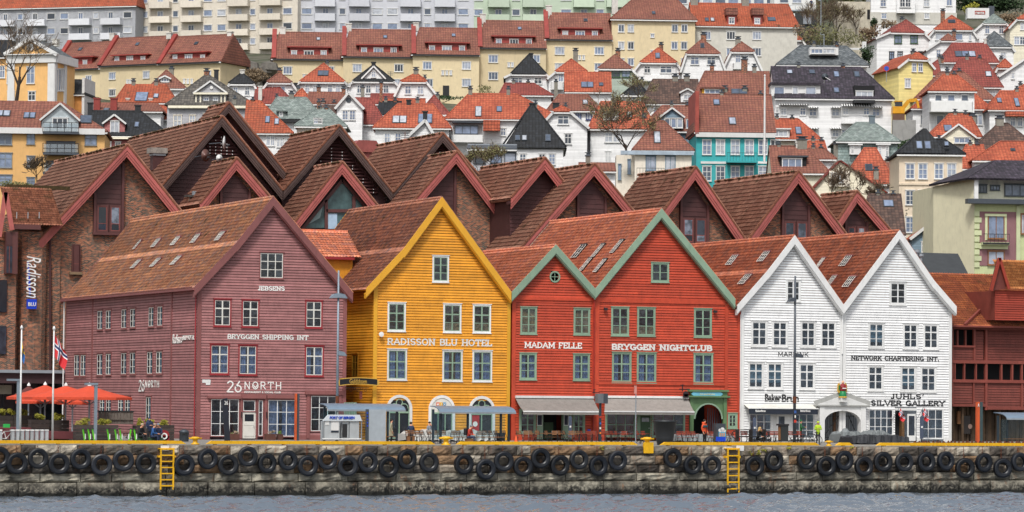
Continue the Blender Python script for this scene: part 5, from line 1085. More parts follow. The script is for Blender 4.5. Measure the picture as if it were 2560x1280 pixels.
HS('sooty red roof with two slanting roof windows right of the grey mansion',610,728,335,560,650,255,HW_,TOD,d=405,he=8,yb=390,wins='352 26 22: 676; 357 22 16: 700; 356 20 12: 716',style='p',sky=[(669,300,12,18),(692,305,12,16)])
h=HS('house with grey-green slate roof and a tiny slate dormer',662,802,300,692,766,247,HW_,TS,d=428,he=6,yb=340,chim=[(729,230,252,12,K)]);h.dormer(694,714,276,279,291,TS,TS,'285 11 10: 703',flat=True);h.box(662,299,802,305,-.6,-.3,BLACKM,'eaves_board')
h=HS('small slate-gabled house with orange hips in front of the slate roof',742,862,318,790,822,275,PLG,TS,d=408,he=6,yb=370,wins='303 14 12: 790 800');h.chim((797,250,300,8,BRSTK))
HS('brown roof strip with tall brick chimneys in the middle row',768,860,262,772,856,234,HW_,TB,chim=[(797,214,262,10,B),(859,218,245,10,B)])
HF('small orange hipped gable peeping up between two roofs',733,772,248,755,224,HW_,TO,247,(735,770))
HS('orange strip of roof above the sooty brown one',778,848,272,780,846,255,HW_,TO,d=446);HS('sooty brown roof strip behind the white dormered gable',790,850,290,792,846,262,HW_,TD,d=436)
h=HF('white gabled house with a round attic window and paired windows, deep red roof',842,906,270,872,233,HW_,TRD,None,None,yb=330,d=424,wins='288 26 15: 863 881',style='c',dep=10)
q=h.P(871.5,250);m=MB();m.lathe([(0,.03),(.2,.03),(.22,.08),(.34,.08),(.34,0)],14,(q[0],0,q[1]),'y');m.build('round_window',DGREYM,h.root)
HS('deep red hipped roof wrapping the round-windowed gable',836,962,313,880,925,248,HW_,TRD,d=427,yb=355,wins='332 4 4: 886',chim=[(953,203,250,7,B)])
HS('red tiled roof with satellite dish behind it, centre left',925,1042,262,932,1030,238,HW_,TRD,d=455,chim=[(953,220,245,8,K),(1013,221,245,9,K),(907,215,237,9,K)])
HS('low bright orange roof strip behind the black wedge roof',955,1060,275,958,1058,250,HW_,TO,d=445,chim=[(984,250,260,9,K),(-1044,245,270,9,K)])
HS('black wedge roof between the red roof and the orange one',945,1000,290,950,998,257,HW_,TK,d=437)
HF('red-tiled hipped roof rising to a point right of the centre-left orange house',1050,1122,288,1085,241,HW_,TRD,287,(1050,1120),d=440)
HS('big orange-roofed white house with two wide roof windows and black chimneys',938,1122,322,995,1082,263,HW_,TO,d=412,he=6,yb=400,wins='347 30 15: 968 995',style='x',sky=[(999,300,36,20),(1063,298,36,26)],chim=[(1022,247,283,11,CHK)])
h=HS('long orange-roofed white house with a recessed glazed balcony',1118,1400,300,1172,1292,238,HW_,TO,d=415,he=6,yb=400,sky=[(1196,280,16,28),(1248,274,14,15)],chim=[(1176,218,258,10,K),(1271,218,250,9,K)],wins='330 20 14: 1258')
h.box(1130,304,1205,306,-1.2,0,DGREYM,'eaves_board');h.win('325 22 60: 1166','3',DGREYM,v=-.6);h.balcony(1128,337,1208,352,None,1.5);h.box(1208,300,1250,326,-1.4,-.1,TO,'lower_roof')
HS('red-brown roof above the white house at centre with small low gable',1252,1378,240,1262,1335,211,HW_,TRD,d=462,wins='250 16 14: 1296 1315',yb=265)
HS('orange-roofed house with a wide roof window between two stepped gable walls',1413,1528,232,1415,1523,184,HW_,TO,d=458,sky=[(1468,213,31,16),(1503,212,11,9)],chim=[(1390,200,240,9,K),(1437,218,240,10,K)],yb=262)
h=HS('brown-roofed white house with deep blue window frames',1372,1500,279,1397,1470,240,HW_,TB,d=440,sky=[(1463,257,13,13)],chim=[(-1390,255,275,15,CHK)],yb=320);h.win('290 20 14: 1446 1472','x',paint('navy_blue_paint','#23306e',.5))
HS('dark sooty roof with a white gabled dormer and its own hip',1607,1748,262,1632,1742,202,HW_,TD,d=440,he=6,yb=300,chim=[(1688,187,205,14,K),(1717,187,205,14,K)],wins='276 14 14: 1640').dormer(1702,1735,222,231,256,HW_,TD,'243 13 20: 1719',style='t')
HF('small black pyramid roof among the brown ones',1556,1618,240,1596,203,HW_,TK,239,(1560,1616),d=452)
h=HS('red-brown roof with an ochre dormer beneath the white gambrels',1742,1928,240,1762,1925,182,HW_,TB,d=430,he=6,sky=[(1848,230,40,14)],chim=[(1861,145,185,15,B),(1886,163,185,10,K),(-1812,217,242,12,K),(-1862,217,242,12,K),(1780,160,185,10,B)]);h.dormer(1755,1808,218,222,240,YELLOW_TRIM,TB,'229 12 40: 1781',flat=True,style='3')
h=HS('teal-fronted house with white ornate windows and a small iron balcony',1741,1938,333,1746,1940,240,PLT,TB,d=388,he=9,yb=470,a=2,sky=[(1791,257,16,15),(1831,304,18,19)],dep=10)
h.win('368 38 24: 1767 1801 1838 1873 1907 1937; 434 38 24: 1767 1801 1838 1873 1907 1937','c');h.box(1740,333,1938,342,-.5,-.0,HTRIM,'cornice');h.box(1752,404,1815,409,-.12,0,HTRIM,'string_course');h.box(1895,404,1938,409,-.12,0,HTRIM,'string_course')
h.balcony(1818,382,1893,404,BLACKM,1.1,False);h.box(1818,403,1893,406,-1.2,0,PLT,'balcony_slab');h.box(1738,228,1748,335,-.5,9,paint('weathered_red_parapet','#9a4a40',.8,.2,.5),'party_wall')
h=HS('blue-grey gabled loft with glazed front behind the cream house',1600,1742,330,1655,1735,268,HBL,TB,d=402,he=7);h.dormer(1652,1708,270,292,322,HBL,TB,'308 24 14: 1668 1684 1700',v=-.6,style='1');h.win('310 22 14: 1722','1',v=-.1)
h=House('cream corner house with brown hipped roof, blue-grey cornice and iron balcony',1587,1729,378,yb=500,d=376,he=8,a=0);h.S(PLC,TB,1640,1660,306,dep=9);h.sky((1643,345,17,32));h.win('408 36 26: 1627; 408 36 26: 1676','t',HBL);h.box(1552,378,1735,386,-.5,0,paint('pale_blue_cornice','#a9b8c6'),'cornice')
h.box(1540,388,1587,500,1.5,6,PLC,'wall');h.win('417 38 7: 1573; 430 40 8: 1549','1',HBL,v=1.4);h.balcony(1592,420,1661,444,BLACKM,1.2,False)
h=HS('white house with steep orange hipped roof, shaded by the bare tree',1476,1634,325,1502,1606,258,HW_,TO,d=398,he=8,yb=430,wins='344 24 42: 1532; 393 28 15: 1520',style='p');h.dormer(1508,1546,272,277,303,HTRIM,TO,'290 18 26: 1524',flat=True,style='1');h.sky((1574,288,12,15),(1610,290,12,15));h.box(1460,318,1476,440,1,7,HGREY,'wall')
HS('low brown roof just above the dark hotel ridge',1450,1538,430,1456,1530,412,HW_,TB,d=352,he=4,chim=[(1470,385,415,12,K)])
h=HF('white gambrel-gabled house with tiny orange cap beside the black pyramid roof',1352,1468,318,1405,268,HW_,TO,281,(1384,1424),d=396,he=9,yb=440,wins='300 22 28: 1408; 347 26 18: 1420',style='x')
h=HF('white house with a steep black glazed pyramid roof and black flue',1268,1408,371,1330,262,HW_,TK,370,(1258,1412),d=380,he=6,yb=440,sky=[(1294,346,13,14),(1311,346,13,14),(1370,346,14,18)],wins='398 28 18: 1285 1307 1355 1380',style='c',dep=12,verge=False)
h.chim((1331,255,290,14,CHK))
h=HS('grey flat-roofed glass house behind the brown ridge',1170,1290,375,1165,1295,366,HGREY,DGREYM,d=365,he=6,yb=430,wins='395 26 30: 1200 1240 1275',style='1',casing=DGREYM)
h=HF('tall white chimney-gable with ochre edges rising over the dark ridges',1012,1090,352,1063,302,HW_,TD,None,None,d=345,he=10,yb=400,dep=4,chim=[(1063,275,302,11,CHK)]);h.trim=YELLOW_TRIM
h=HS('long white house with purple-black tiled roof, striped awnings and balconies',1938,2229,249,1930,2152,171,HW_,TPU,d=425,he=9,yb=420,a=0,dep=13,sky=[(1974,181,15,11),(2030,181,15,11),(2091,187,14,16),(2142,187,14,16),(2091,227,14,14)])
h.box(1928,211,2051,240,.6,4,HTRIM,'dormer_front');h.win('227 22 26: 1948 2027; 227 22 16: 1988','1',v=.55);h.box(1926,206,2053,211,.2,4,TPU,'dormer_roof');h.win('279 20 15: 1959 2007 2114 2166; 281 20 19: 2032 2089 2190; 275 16 8: 1943; 333 20 18: 2032 2089 2112','x')
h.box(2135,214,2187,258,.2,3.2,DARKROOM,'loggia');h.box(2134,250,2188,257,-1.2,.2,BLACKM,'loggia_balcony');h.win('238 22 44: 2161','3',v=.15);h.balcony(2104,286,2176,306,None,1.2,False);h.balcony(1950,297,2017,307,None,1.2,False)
STR=None
def awning(h,x0,y0,x1,y1,dep=.9):
 n=max(4,int((x1-x0)/3));a=h.P(x0,y0,-.02);b=h.P(x1,y1,-.02);A_,B_=MB(),MB()
 for i in range(n):
  u=a[0]+(b[0]-a[0])*i/n;u2=a[0]+(b[0]-a[0])*(i+1)/n;(A_ if i%2 else B_).slab([(u,-.05,a[1]),(u2,-.05,a[1]),(u2,-dep,b[1]),(u,-dep,b[1])][::-1],.03)
 A_.build('awning',BLACKM,h.root,label='black and white striped awning');struct(B_.build('awning_stripes',WHITE,h.root),'stuff')
for q in[(1947,259,2020,264),(2103,259,2176,267),(2076,267,2102,271),(2180,266,2205,270),(2020,267,2045,271),(2075,319,2102,323),(2020,319,2046,323)]:awning(h,*q)
sd=thing('satellite_dish','grey satellite dish on the purple-black roof','satellite dish',tuple(at_d(2062,192,424)),-.3);m=MB();m.lathe([(0,0),(.3,.04),(.45,.12)],14,(0,0,0),'y');m.build('dish',DGREYM,sd,True);m=MB();m.tube((0,0,0),(0,.5,-.8),.05);m.tube((0,0,0),(.6,-.7,-.5),.04);m.build('mount',WHITE,sd)
h=HS('white house with a dark diamond-slate mansard roof and recessed glass attic',1945,2166,165,2000,2116,118,HW_,TSD,d=458,he=6,dep=9);h.box(2024,119,2096,137,.6,3,HTRIM,'attic_front');h.win('128 13 30: 2042 2072','3',v=.55)
h=HS('house with grey-green slate mansard, two slim dormers and zinc chimney',2095,2244,356,2140,2186,310,SLATEWALL,TS,d=392,he=7,yb=440,dep=9,chim=[(2180,286,320,14,paint('zinc','#6c7a82',.5))])
h.dormer(2124,2152,362,363,386,HTRIM,WHITE,'375 20 9: 2131',flat=True,v=-.5);h.dormer(2194,2222,362,363,400,HTRIM,WHITE,'380 30 8: 2200 2218',flat=True,v=-.5)
for x,y0,y1,w_ in((2090,356,412,12),(2143,358,390,12),(2210,358,437,12)):h.chim((-x,y0,y1,w_,K))
HS('orange roof with a ribbon window left of the slate mansard',1937,2046,350,1920,1995,300,HC,TO,d=404,he=5,sky=[(1996,328,15,20)]).dormer(1930,1974,323,324,344,HTRIM,WHITE,'334 17 34: 1952',flat=True,style='3')
HS('small orange roof end below the ribbon window',2018,2068,385,2020,2062,356,HC,TO,d=396,he=4)
h=HS('brown hipped roof with a deep recessed balcony and awning',1930,2070,435,1920,2010,369,HC,TB,d=372,he=5);h.dormer(1950,2016,392,393,422,DARKROOM,DGREYM,'408 24 50: 1980',flat=True,style='3',v=.6);h.chim((2005,345,375,24,K),(1997,352,380,16,CHW))
HS('brown roof wing running right behind the recessed balcony',2012,2084,400,2022,2060,374,HW_,TB,d=384,he=5,wins='407 8 8: 2052',yb=430)
h=HS('steep bright orange roof with one tilted roof window in front of the slates',2112,2232,462,2160,2190,374,HW_,TO,d=372,he=4,sky=[(2172,420,19,18)],chim=[(-2190,420,470,12,K)])
h=HF('deep red roofed house with a flat cream gable front behind the bare bushes',2030,2212,478,2100,403,HC,TRD,None,None,d=362,he=4,yb=520,dep=6,verge=False);h.box(2073,427,2124,466,-.35,0,PLC,'gable_front');h.win('445 24 18: 2100; 445 24 14: 2084','t',v=-.36);h.F=None
h=HS('white weatherboarded wing with a red-brown roof edge',2205,2252,448,2205,2252,408,HW_,TB,d=380,he=5,yb=520)
h=HS('peeling pinkish tall house with a black roof and rows of white cross windows',2248,2406,388,2290,2362,352,PLP,TK,d=352,he=12,yb=640,dep=9,wins='428 40 23: 2275 2307 2347 2379; 494 38 23: 2275 2307; 562 40 23: 2275 2307',style='c');h.box(2247,459,2407,462,-.12,0,PLP,'string_course')
a_=h.P(2245,387,-.3);b_=h.P(2365,387,-.3);c_=h.P(2312,323,2.4);r=MB();r.slab([(a_[0],-.3,a_[1]+.1),(b_[0],-.3,a_[1]+.1),(c_[0],2.4,c_[1])],-.18);r.slab([(a_[0],-.3,a_[1]+.1),(c_[0],2.4,c_[1]),(c_[0],6,c_[1]),(a_[0],8,a_[1]+.1)],-.18);r.slab([(b_[0],-.3,a_[1]+.1),(b_[0],8,a_[1]+.1),(c_[0],6,c_[1]),(c_[0],2.4,c_[1])],-.18);r.build('roof',TK,h.root)
h.plane=((a_[0],-.3,a_[1]+.3),Vector((1,0,0)).cross(Vector((0,2.7,c_[1]-a_[1]))));h.sky((2298,364,16,21),(2319,364,16,21));h.sky((2366,361,12,12))
PEEL=paint('bare_grey_plaster','#8d8474',.9,.2,.4,3)
for i in range(26):
 x=rnd.uniform(2262,2345);y=rnd.gauss(522,9);w_=rnd.uniform(2,7);hh=rnd.uniform(3,12)if i>2 else 26;a=h.P(x,y,-.02);m=MB();n=7
 m.add([(a[0]+w_/h.ppm*.5*math.cos(j*6.28/n)*rnd.uniform(.5,1),-.012-.0005*i,a[1]+hh/h.ppm*.5*math.sin(j*6.28/n)*rnd.uniform(.5,1))for j in range(n)],[tuple(range(n))]);m.build('peeled_patch',PEEL,h.root)
HF('small blue-grey shed with an orange roof corner beside the big green wall',2280,2340,595,2345,545,HBL,TO,None,None,d=330,he=5,yb=680,wins='618 28 20: 2313',dep=5)
HS('sooty brown roof with one big roof window right of the last hotel gable',2168,2262,590,2172,2248,490,HW_,TD,d=338,he=4,yb=640,sky=[(2221,510,26,18)])
h=House('big pale green and mauve apartment house with a dark hipped roof, right edge',2436,2640,500,yb=690,d=322,he=14,a=8,cat='apartment house',name='apartment_house')
GRB=paint('lime_green_render','#c0c898',.8,.06,.2);m=MB();m.box(h.u0,h.u1,0,14,0,h.ze);m.build('wall',GRB,h.root);sc=h.f
sx=h.P(2333,640,5)[0];BIGW=paint('pale_straw_wall','#d8d2b4',.85,.05,.25);z0=h.P(2333,467,5)[1];z1=h.P(2436,442,0)[1]
m=MB();m.add([(sx,5,0),(h.u0,-.05,0),(h.u0,-.05,z1),(sx,5,z0),(sx,13,z0),(sx,13,0)],[(0,1,2,3),(0,3,4,5)]);m.build('side_wall',BIGW,h.root)
a=h.P(2333,466,5);b=h.P(2420,449,-.6);c=h.P(2660,449,-.6);e=h.P(2660,408,4);f_=h.P(2490,408,4);r=MB();r.slab([(b[0],-.6,b[1]),(c[0],-.6,b[1]),(e[0],4,e[1]),(f_[0],4,e[1])],-.2);r.slab([(a[0]-.4,5,a[1]),(b[0],-.6,b[1]),(f_[0],4,e[1]),(f_[0],8,e[1])],-.2);r.build('roof',TPU,h.root)
h.box(2436,452,2640,500,1.2,2,PLG,'attic_wall');h.win('476 30 60: 2540; 472 20 26: 2455; 470 12 26: 2487','3',DGREYM,v=1.15);h.box(2420,500,2640,508,-1.0,0,DGREYM,'eaves_gutter');h.box(2436,445,2446,500,-.2,1.5,HTRIM,'corner_post')
MV=paint('mauve_wall_panel','#8d666a',.8,.06,.2);h.box(2449,530,2541,664,-.06,0,MV,'mauve_wall_panel');LG=paint('lime_stone_trim','#c9cfa6',.8,.06,.2)
for i in range(9):h.box(2436,528+i*16,2449+(5 if i%2 else 0),540+i*16,-.12,0,LG,'quoin')
h.box(2463,535,2517,540,-.25,0,LG,'window_hood');h.box(2463,540,2469,600,-.15,0,LG,'window_jamb');h.box(2511,540,2517,600,-.15,0,LG,'window_jamb');h.win('568 58 42: 2490; 645 36 42: 2490','t',WOODB,v=-.07)
h.box(2541,515,2551,664,-.2,0,LG,'pilaster');h.box(2456,606,2524,612,-.7,0,LG,'balcony_slab');h.balcony(2458,585,2524,606,BLACKM,.8,False);h.win('560 50 18: 2560','t',WOODB,v=-.07);h.box(2450,612,2520,622,-.2,0,LG,'lintel')
h=HS('big white villa with grey basement at the top right',2178,2390,-30,2190,2380,-60,HW_,TK,d=560,he=12,yb=70,wins='8 18 15: 2208 2316; 8 18 30: 2261; 2 26 14: 2373',style='x');h.box(2176,32,2392,60,-.1,0,PLG,'basement');h.win('40 14 13: 2210 2317','x',v=-.12);h.box(2242,-10,2288,32,-1.2,0,HW_,'bay');h.win('8 20 28: 2263','p',v=-1.25)
HF('white house with dark red half-hip and four-pane green windows',2192,2322,96,2264,52,HW_,TRD,83,(2226,2308),d=500,he=10,yb=215,a=6,wins='99 20 19: 2245 2285',casing=DGREEN,dep=11).win('139 20 13: 2229 2250 2283 2302','x',BLACKM).win('185 12 12: 2234 2262','t')
HF('white house with orange half-hip and twin roof window, upper right',2322,2441,95,2379,41,HW_,TO,76,(2336,2430),d=520,yb=130,wins='92 18 20: 2348 2397; 93 18 7: 2425',sky=[(2379,54,19,9)],style='1',chim=[(2357,24,55,10,B)])
HF('little white house with a tiny brown cap left of the triple roof window',2318,2398,125,2370,87,HW_,TB,103,(2352,2388),d=495,yb=170,wins='134 20 12: 2346',bal=[(2325,146,2360,158)],chim=[(2385,75,100,8,B)])
HF('white house with slate cap and grey verges, upper right',2438,2531,78,2484,38,HW_,TS,60,(2458,2514),d=520,yb=130,wins='74 22 13: 2468 2503',chim=[(2478,65,90,10,B)])
HF('white house with slate pyramid roof below the other slate cap',2462,2534,128,2485,81,HW_,TSD,118,(2464,2528),d=500,yb=165,wins='142 24 14: 2508',chim=[(2524,120,160,8,K)])
HF('white house cut by the right edge with orange roof corner',2525,2600,70,2575,30,HC,TO,50,(2543,2600),d=515,yb=130,wins='66 18 10: 2555; 102 20 14: 2542 2556')
HS('dark red hipped roof with a triple roof window',2352,2492,158,2380,2464,111,HW_,TRD,d=482,he=5,sky=[(2396,136,17,16),(2413,136,17,16),(2430,136,17,16)],chim=[(2463,95,135,6,CHW)])
HS('broad dark red hipped roof with one small roof window',2368,2502,220,2398,2462,150,HW_,TRD,d=462,he=5,yb=260,sky=[(2471,186,15,14)],wins='237 20 16: 2482',style='x')
HS('dark red lean roof between yellow house and the broad hipped roof',2300,2352,190,2345,2358,152,HW_,TRD,d=470,he=5,yb=240)
h=HF('yellow weatherboarded house with small orange half-hip',2247,2332,170,2292,133,HYEL,TO,150,(2271,2316),d=455,he=11,yb=262,a=14,wins='169 22 13: 2285 2301; 208 24 17: 2269',style='x',dep=10)
HS('brown hipped roof rising behind the orange trapezoid roof',2292,2482,250,2350,2410,183,HW_,TB,d=450,he=5)
h=HS('white house with orange trapezoid roof and broad white balcony',2324,2436,230,2358,2392,190,HW_,TO,d=428,he=9,yb=360,wins='245 18 20: 2346 2378 2412; 300 24 20: 2350 2378 2436',style='1');h.balcony(2326,254,2432,276,None,2.0)
HS('orange skirt roof with white walls beside the broad balcony',2282,2474,274,2330,2430,232,HW_,TO,d=436,he=7,yb=360,wins='300 26 22: 2312; 300 26 16: 2448',style='1')
HS('orange roof with stacked roof windows at the right edge',2474,2640,277,2500,2640,231,HW_,TO,d=432,he=6,yb=340,wins='305 22 14: 2532 2550',sky=[(2498,252,12,13),(2542,257,12,24)]).box(2515,278,2570,290,-1.2,0,TO,'lean_to_roof')
HF('small orange cap roof above the stacked roof windows',2530,2600,235,2560,214,HW_,TO,234,(2530,2590),d=452)
HF('white gabled house leaning out at the right edge, upper middle',2500,2610,190,2590,130,HW_,TB,None,None,d=470,yb=240,wins='190 16 8: 2532')
HF('little orange cap among white houses near the right edge',2492,2530,180,2512,150,HW_,TO,171,(2494,2530),d=478,yb=230)
h=HS('orange hipped roof with a white-framed window gable, right of the black pyramid',2328,2448,344,2372,2424,289,HW_,TO,d=392,he=5,yb=380,sky=[(2370,322,21,17)]);h.dormer(2356,2436,311,342,360,HC,TO,'351 14 40: 2405',v=-.6,style='3');h.chim((2431,286,320,18,CHG))
h=HS('sooty brown hipped roof with a pale lead ridge at the right',2432,2600,382,2495,2520,312,HW_,TD,d=384,he=5,yb=420,chim=[(2499,292,318,19,CHG)])
HS('orange roof wedge beneath the brown lead-ridged roof',2436,2620,404,2500,2600,358,HW_,TO,d=370,he=5,yb=450,sky=[(2532,376,12,7)],chim=[(2518,362,385,10,paint('zinc','#6c7a82',.5)),(2478,388,412,7,WHITE)])
HS('orange roof between the peeling house and the dark roof',2402,2470,424,2415,2450,366,HW_,TO,d=372,he=4,yb=450)
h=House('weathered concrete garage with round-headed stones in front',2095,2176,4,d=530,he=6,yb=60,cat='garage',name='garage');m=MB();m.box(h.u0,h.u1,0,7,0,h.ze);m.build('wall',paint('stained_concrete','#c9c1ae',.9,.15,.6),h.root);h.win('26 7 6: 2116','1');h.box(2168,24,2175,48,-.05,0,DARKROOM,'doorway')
h=House('white rental site container with a red lettered panel',2419,2473,20,d=545,he=3.2,yb=46,cat='container',name='site_container');m=MB();m.box(h.u0,h.u1,0,2.4,h.P(2440,46)[1],h.ze);m.build('body',HTRIM,h.root);h.box(2437,27,2463,36,-.03,0,paint('dull_red_panel','#a8402e'),'sign_panel');put_font(h.f,h.root,'renta',2439,2461,28.5,34.5,WHITE,-.06,0,.03);h.box(2472,15,2486,44,.3,1,DGREYM,'door')
h=House('stone retaining wall below the railed terrace',1990,2042,24,d=560,he=5,yb=90,cat='wall',name='retaining_wall');m=MB();m.box(h.u0,h.u1,0,2,0,h.ze);m.build('masonry',paint('dark_wet_masonry','#3d3f40',.9,.3,.7,2),h.root);h.box(2008,30,2028,60,-.2,0,paint('pale_rubble','#8d9299',.9,.2,.5),'pale_masonry')
h=House('white pier and wall stub standing in the bushes',2156,2166,104,d=482,he=4,yb=160,cat='wall',name='garden_wall');m=MB();m.box(h.u0,h.u1,0,.8,0,h.ze);m.box(h.P(2120,118)[0],h.u0,.2,.5,h.P(2120,124)[1],h.P(2120,119)[1]);m.build('masonry',HTRIM,h.root)
h=House('concrete retaining wall under the digger',2232,2290,300,d=412,he=2,yb=345,cat='wall',name='retaining_wall');m=MB();m.box(h.u0,h.u1,0,1,0,h.ze);m.build('masonry',paint('pale_concrete','#9b9a97',.9,.1,.4),h.root)
p=at_d(2266,292,424);ex=thing('excavator','yellow digger parked between white houses on the hillside','excavator',tuple(p),-PHI);YD=paint('digger_yellow','#d99a14',.45)
f=Frame(tuple(p),-PHI);pm=FPX/424
for nm,x0,y0,x1,y1,v0,v1,mt in(('body',2232,266,2262,283,-.8,1,YD),('cab',2240,254,2256,266,-.5,.8,DARKG),('track',2232,285,2262,300,-1.1,-.5,paint('rusty_track','#6b4a38')),('track',2232,285,2262,300,.6,1.1,paint('rusty_track','#6b4a38')),('cab_roof',2238,252,2257,254,-.6,.9,YD)):
 a=f.P(x0,y1,v0);b=f.P(x1,y0,v0);m=MB();m.box(a[0],b[0],v0,v1,a[1],b[1]);m.build(nm,mt,ex)
for p0,p1,w_ in(((2256,272),(2272,252),.5),((2272,252),(2292,250),.45),((2292,250),(2296,270),.3)):
 a=f.P(*p0,-.2);b=f.P(*p1,-.2);m=MB();m.beam((a[0],-.2,a[1]),(b[0],-.2,b[1]),.35,w_);m.build('boom',YD,ex)
p=at_d(2216,205,455);t=thing('road_sign','round blue and red no-parking sign on a pole on the hillside','road sign',tuple(p),-PHI);m=MB();m.tube((0,0,0),(0,0,1.8),.04);m.build('pole',GREYM,t);m=MB();m.lathe([(0,.03),(.45,.03),(.45,0)],16,(0,0,1.9),'y');m.build('disc_rim',paint('sign_red','#c02a2a'),t);m=MB();m.lathe([(0,.05),(.34,.05),(.34,0)],16,(0,0,1.9),'y');m.build('disc',paint('sign_blue','#2a4fa8'),t)
# ---- terrain
def hz(x,y):
 d=(Vector((x,y,0))-CAM).dot(FWD);return hill(d)
g=MB();nx,ny=60,80;P=[]
for j in range(ny+1):
 for i in range(nx+1):
  d=300+600*(j/ny)**1.2;l=(-1+2*i/nx)*d*.32;q=CAM+FWD*d+RIGHT*l;P.append((q.x,q.y,hill(d)-.4+.5*math.sin(q.x*.21)*math.cos(q.y*.17)))
g.add(P,[(j*(nx+1)+i,j*(nx+1)+i+1,(j+1)*(nx+1)+i+1,(j+1)*(nx+1)+i)for j in range(ny)for i in range(nx)])
N=NT('hillside_soil');N.l(N.mix(N.ramp(N.noise(.25,6),[(.4,0),(.6,1)]),C('#39402a'),C('#5d5a4e')),N.b.inputs['Base Color']);N.b.inputs['Roughness'].default_value=.95;MATS['hillside_soil']=N.m
struct(g.build('hillside',MATS['hillside_soil'],None,True))
# ================================================================ vegetation
RUSTM=paint('rusty_mast','#7a4630',.8);BARK=paint('dark_bark','#3a3029',.9,.2,.4,2);TWIG=paint('brown_twigs','#6a5a4a',.9,.2,.3,2)
def leafmat(name,a,b):
 if name in MATS:return MATS[name]
 N=NT(name);N.l(N.mix(N.ramp(N.noise(2.2,3),[(.35,0),(.65,1)]),C(a),C(b)),N.b.inputs['Base Color']);N.b.inputs['Roughness'].default_value=.7;MATS[name]=N.m;return N.m
LF_DK=leafmat('dark_green_leaves','#1f3018','#38502a');LF_YG=leafmat('yellow_green_leaves','#7f7f22','#a8a238');LF_OL=leafmat('olive_leaves','#565a34','#7d7a4c');LF_BR=leafmat('brown_scrub','#6a5844','#857258');LF_BUD=leafmat('olive_buds','#7d7c4a','#a09c66')
def bare_tree(label,base,h,spread,seed,lean=0.0,buds=0,cat='tree',depth=6,name='bare_tree',thick=1.0):
 rg=random.Random(seed);t=thing(name,label,cat,tuple(base),-PHI);T=MB();K=MB();Bd=MB()
 def br(p,d,ln,r,k):
  q=p+d*ln;r1=r*.72;(T if k<=2 else K).tube(p,q,max(r,.026),max(r1,.02),6 if k<=1 else 4 if k<4 else 3,caps=False)
  if k>=depth:
   if buds:
    for _ in range(buds):
     c=p+(q-p)*rg.random()+Vector((rg.gauss(0,.15),rg.gauss(0,.15),rg.gauss(0,.15)));s_=rg.uniform(.05,.12);a=Vector((rg.gauss(0,1),rg.gauss(0,1),rg.gauss(0,1))).normalized();b=a.orthogonal().normalized()
     Bd.add([c,c+a*s_,c+a*s_*.5+b*s_],[(0,1,2)])
   return
  n=rg.choice([2,3,3])if k>0 else 4
  for i in range(n):
   ax=Vector((rg.gauss(0,1),rg.gauss(0,.7),rg.gauss(0,.55)+.25)).normalized();nd=(d*rg.uniform(.75,1.2)+ax*rg.uniform(.45,.85)*spread).normalized();nd.z=nd.z*.8+.12;nd.normalize()
   br(p+(q-p)*rg.uniform(.6,1),nd,ln*rg.uniform(.68,.92),r1*rg.uniform(.6,.85),k+1)
 br(Vector((0,0,0)),Vector((lean,0,1)).normalized(),h*.26,h*.02*thick,0)
 T.build('trunk',BARK,t);c=K.build('crown',TWIG,t);c['kind']='stuff'
 if Bd.v:struct(Bd.build('buds',LF_BUD,t),'stuff')
 return t
def leaf_mass(mb,c,rx,ry,rz,n,s_,rg,lumps=7):
 L=[(rg.uniform(-.6,.6),rg.uniform(-.6,.6),rg.uniform(-.5,.6),rg.uniform(.35,.6))for _ in range(lumps)]
 for _ in range(n):
  l=rg.choice(L);a,b=rg.uniform(0,6.283),rg.uniform(-1,1);r_=l[3]*rg.uniform(.55,1.05);q=math.sqrt(1-b*b)
  p=Vector((c[0]+rx*(l[0]+r_*q*math.cos(a)),c[1]+ry*(l[1]+r_*q*math.sin(a)),max(c[2]-rz,c[2]+rz*(l[2]+r_*b))));u=Vector((rg.gauss(0,1),rg.gauss(0,1),rg.gauss(0,1))).normalized();v=u.orthogonal().normalized();k=s_*rg.uniform(.6,1.4)
  mb.add([p,p+u*k,p+u*k*.6+v*k*.8,p-u*k*.2+v*k*.6],[(0,1,2,3)])
def bush(label,p,rx,rz,mat_,n=500,s_=.16,seed=1,name='bush',cat='bush',ry=None,lumps=7,group=None):
 rg=random.Random(seed);t=thing(name,label,cat,tuple(p),-PHI,group);m=MB();leaf_mass(m,(0,0,rz*.9),rx,ry or rx*.7,rz,n,s_,rg,lumps);f=m.build('foliage',mat_,t);f['kind']='stuff'
 k=MB()
 for i in range(5):a=rg.uniform(0,6.28);k.tube((0,0,-.3),(rx*.5*math.cos(a),rx*.3*math.sin(a),rz*.9),.05,.02,4)
 k.build('stem',BARK,t);return t
bare_tree('spreading bare tree in front of the orange pedimented building',at_d(40,262,405),13.5,1.15,11,.12,depth=6)
bare_tree('bare shrub against the orange-yellow apartment house',at_d(92,458,338),3.2,1.25,5,0,cat='shrub',name='bare_shrub')
bush('low green bushes beside the bare shrub at the left edge',at_d(40,476,336),2.3,.5,LF_OL,700,.12,3)
bare_tree('tree with first olive leaves between white houses, right of centre',at_d(1567,420,380),10.5,1.15,23,-.05,buds=3,depth=7,thick=.8)
bare_tree('mossy leaning tree crown above the sooty roof',at_d(1600,262,412),5.0,1.3,31,-.2,buds=5,depth=5)
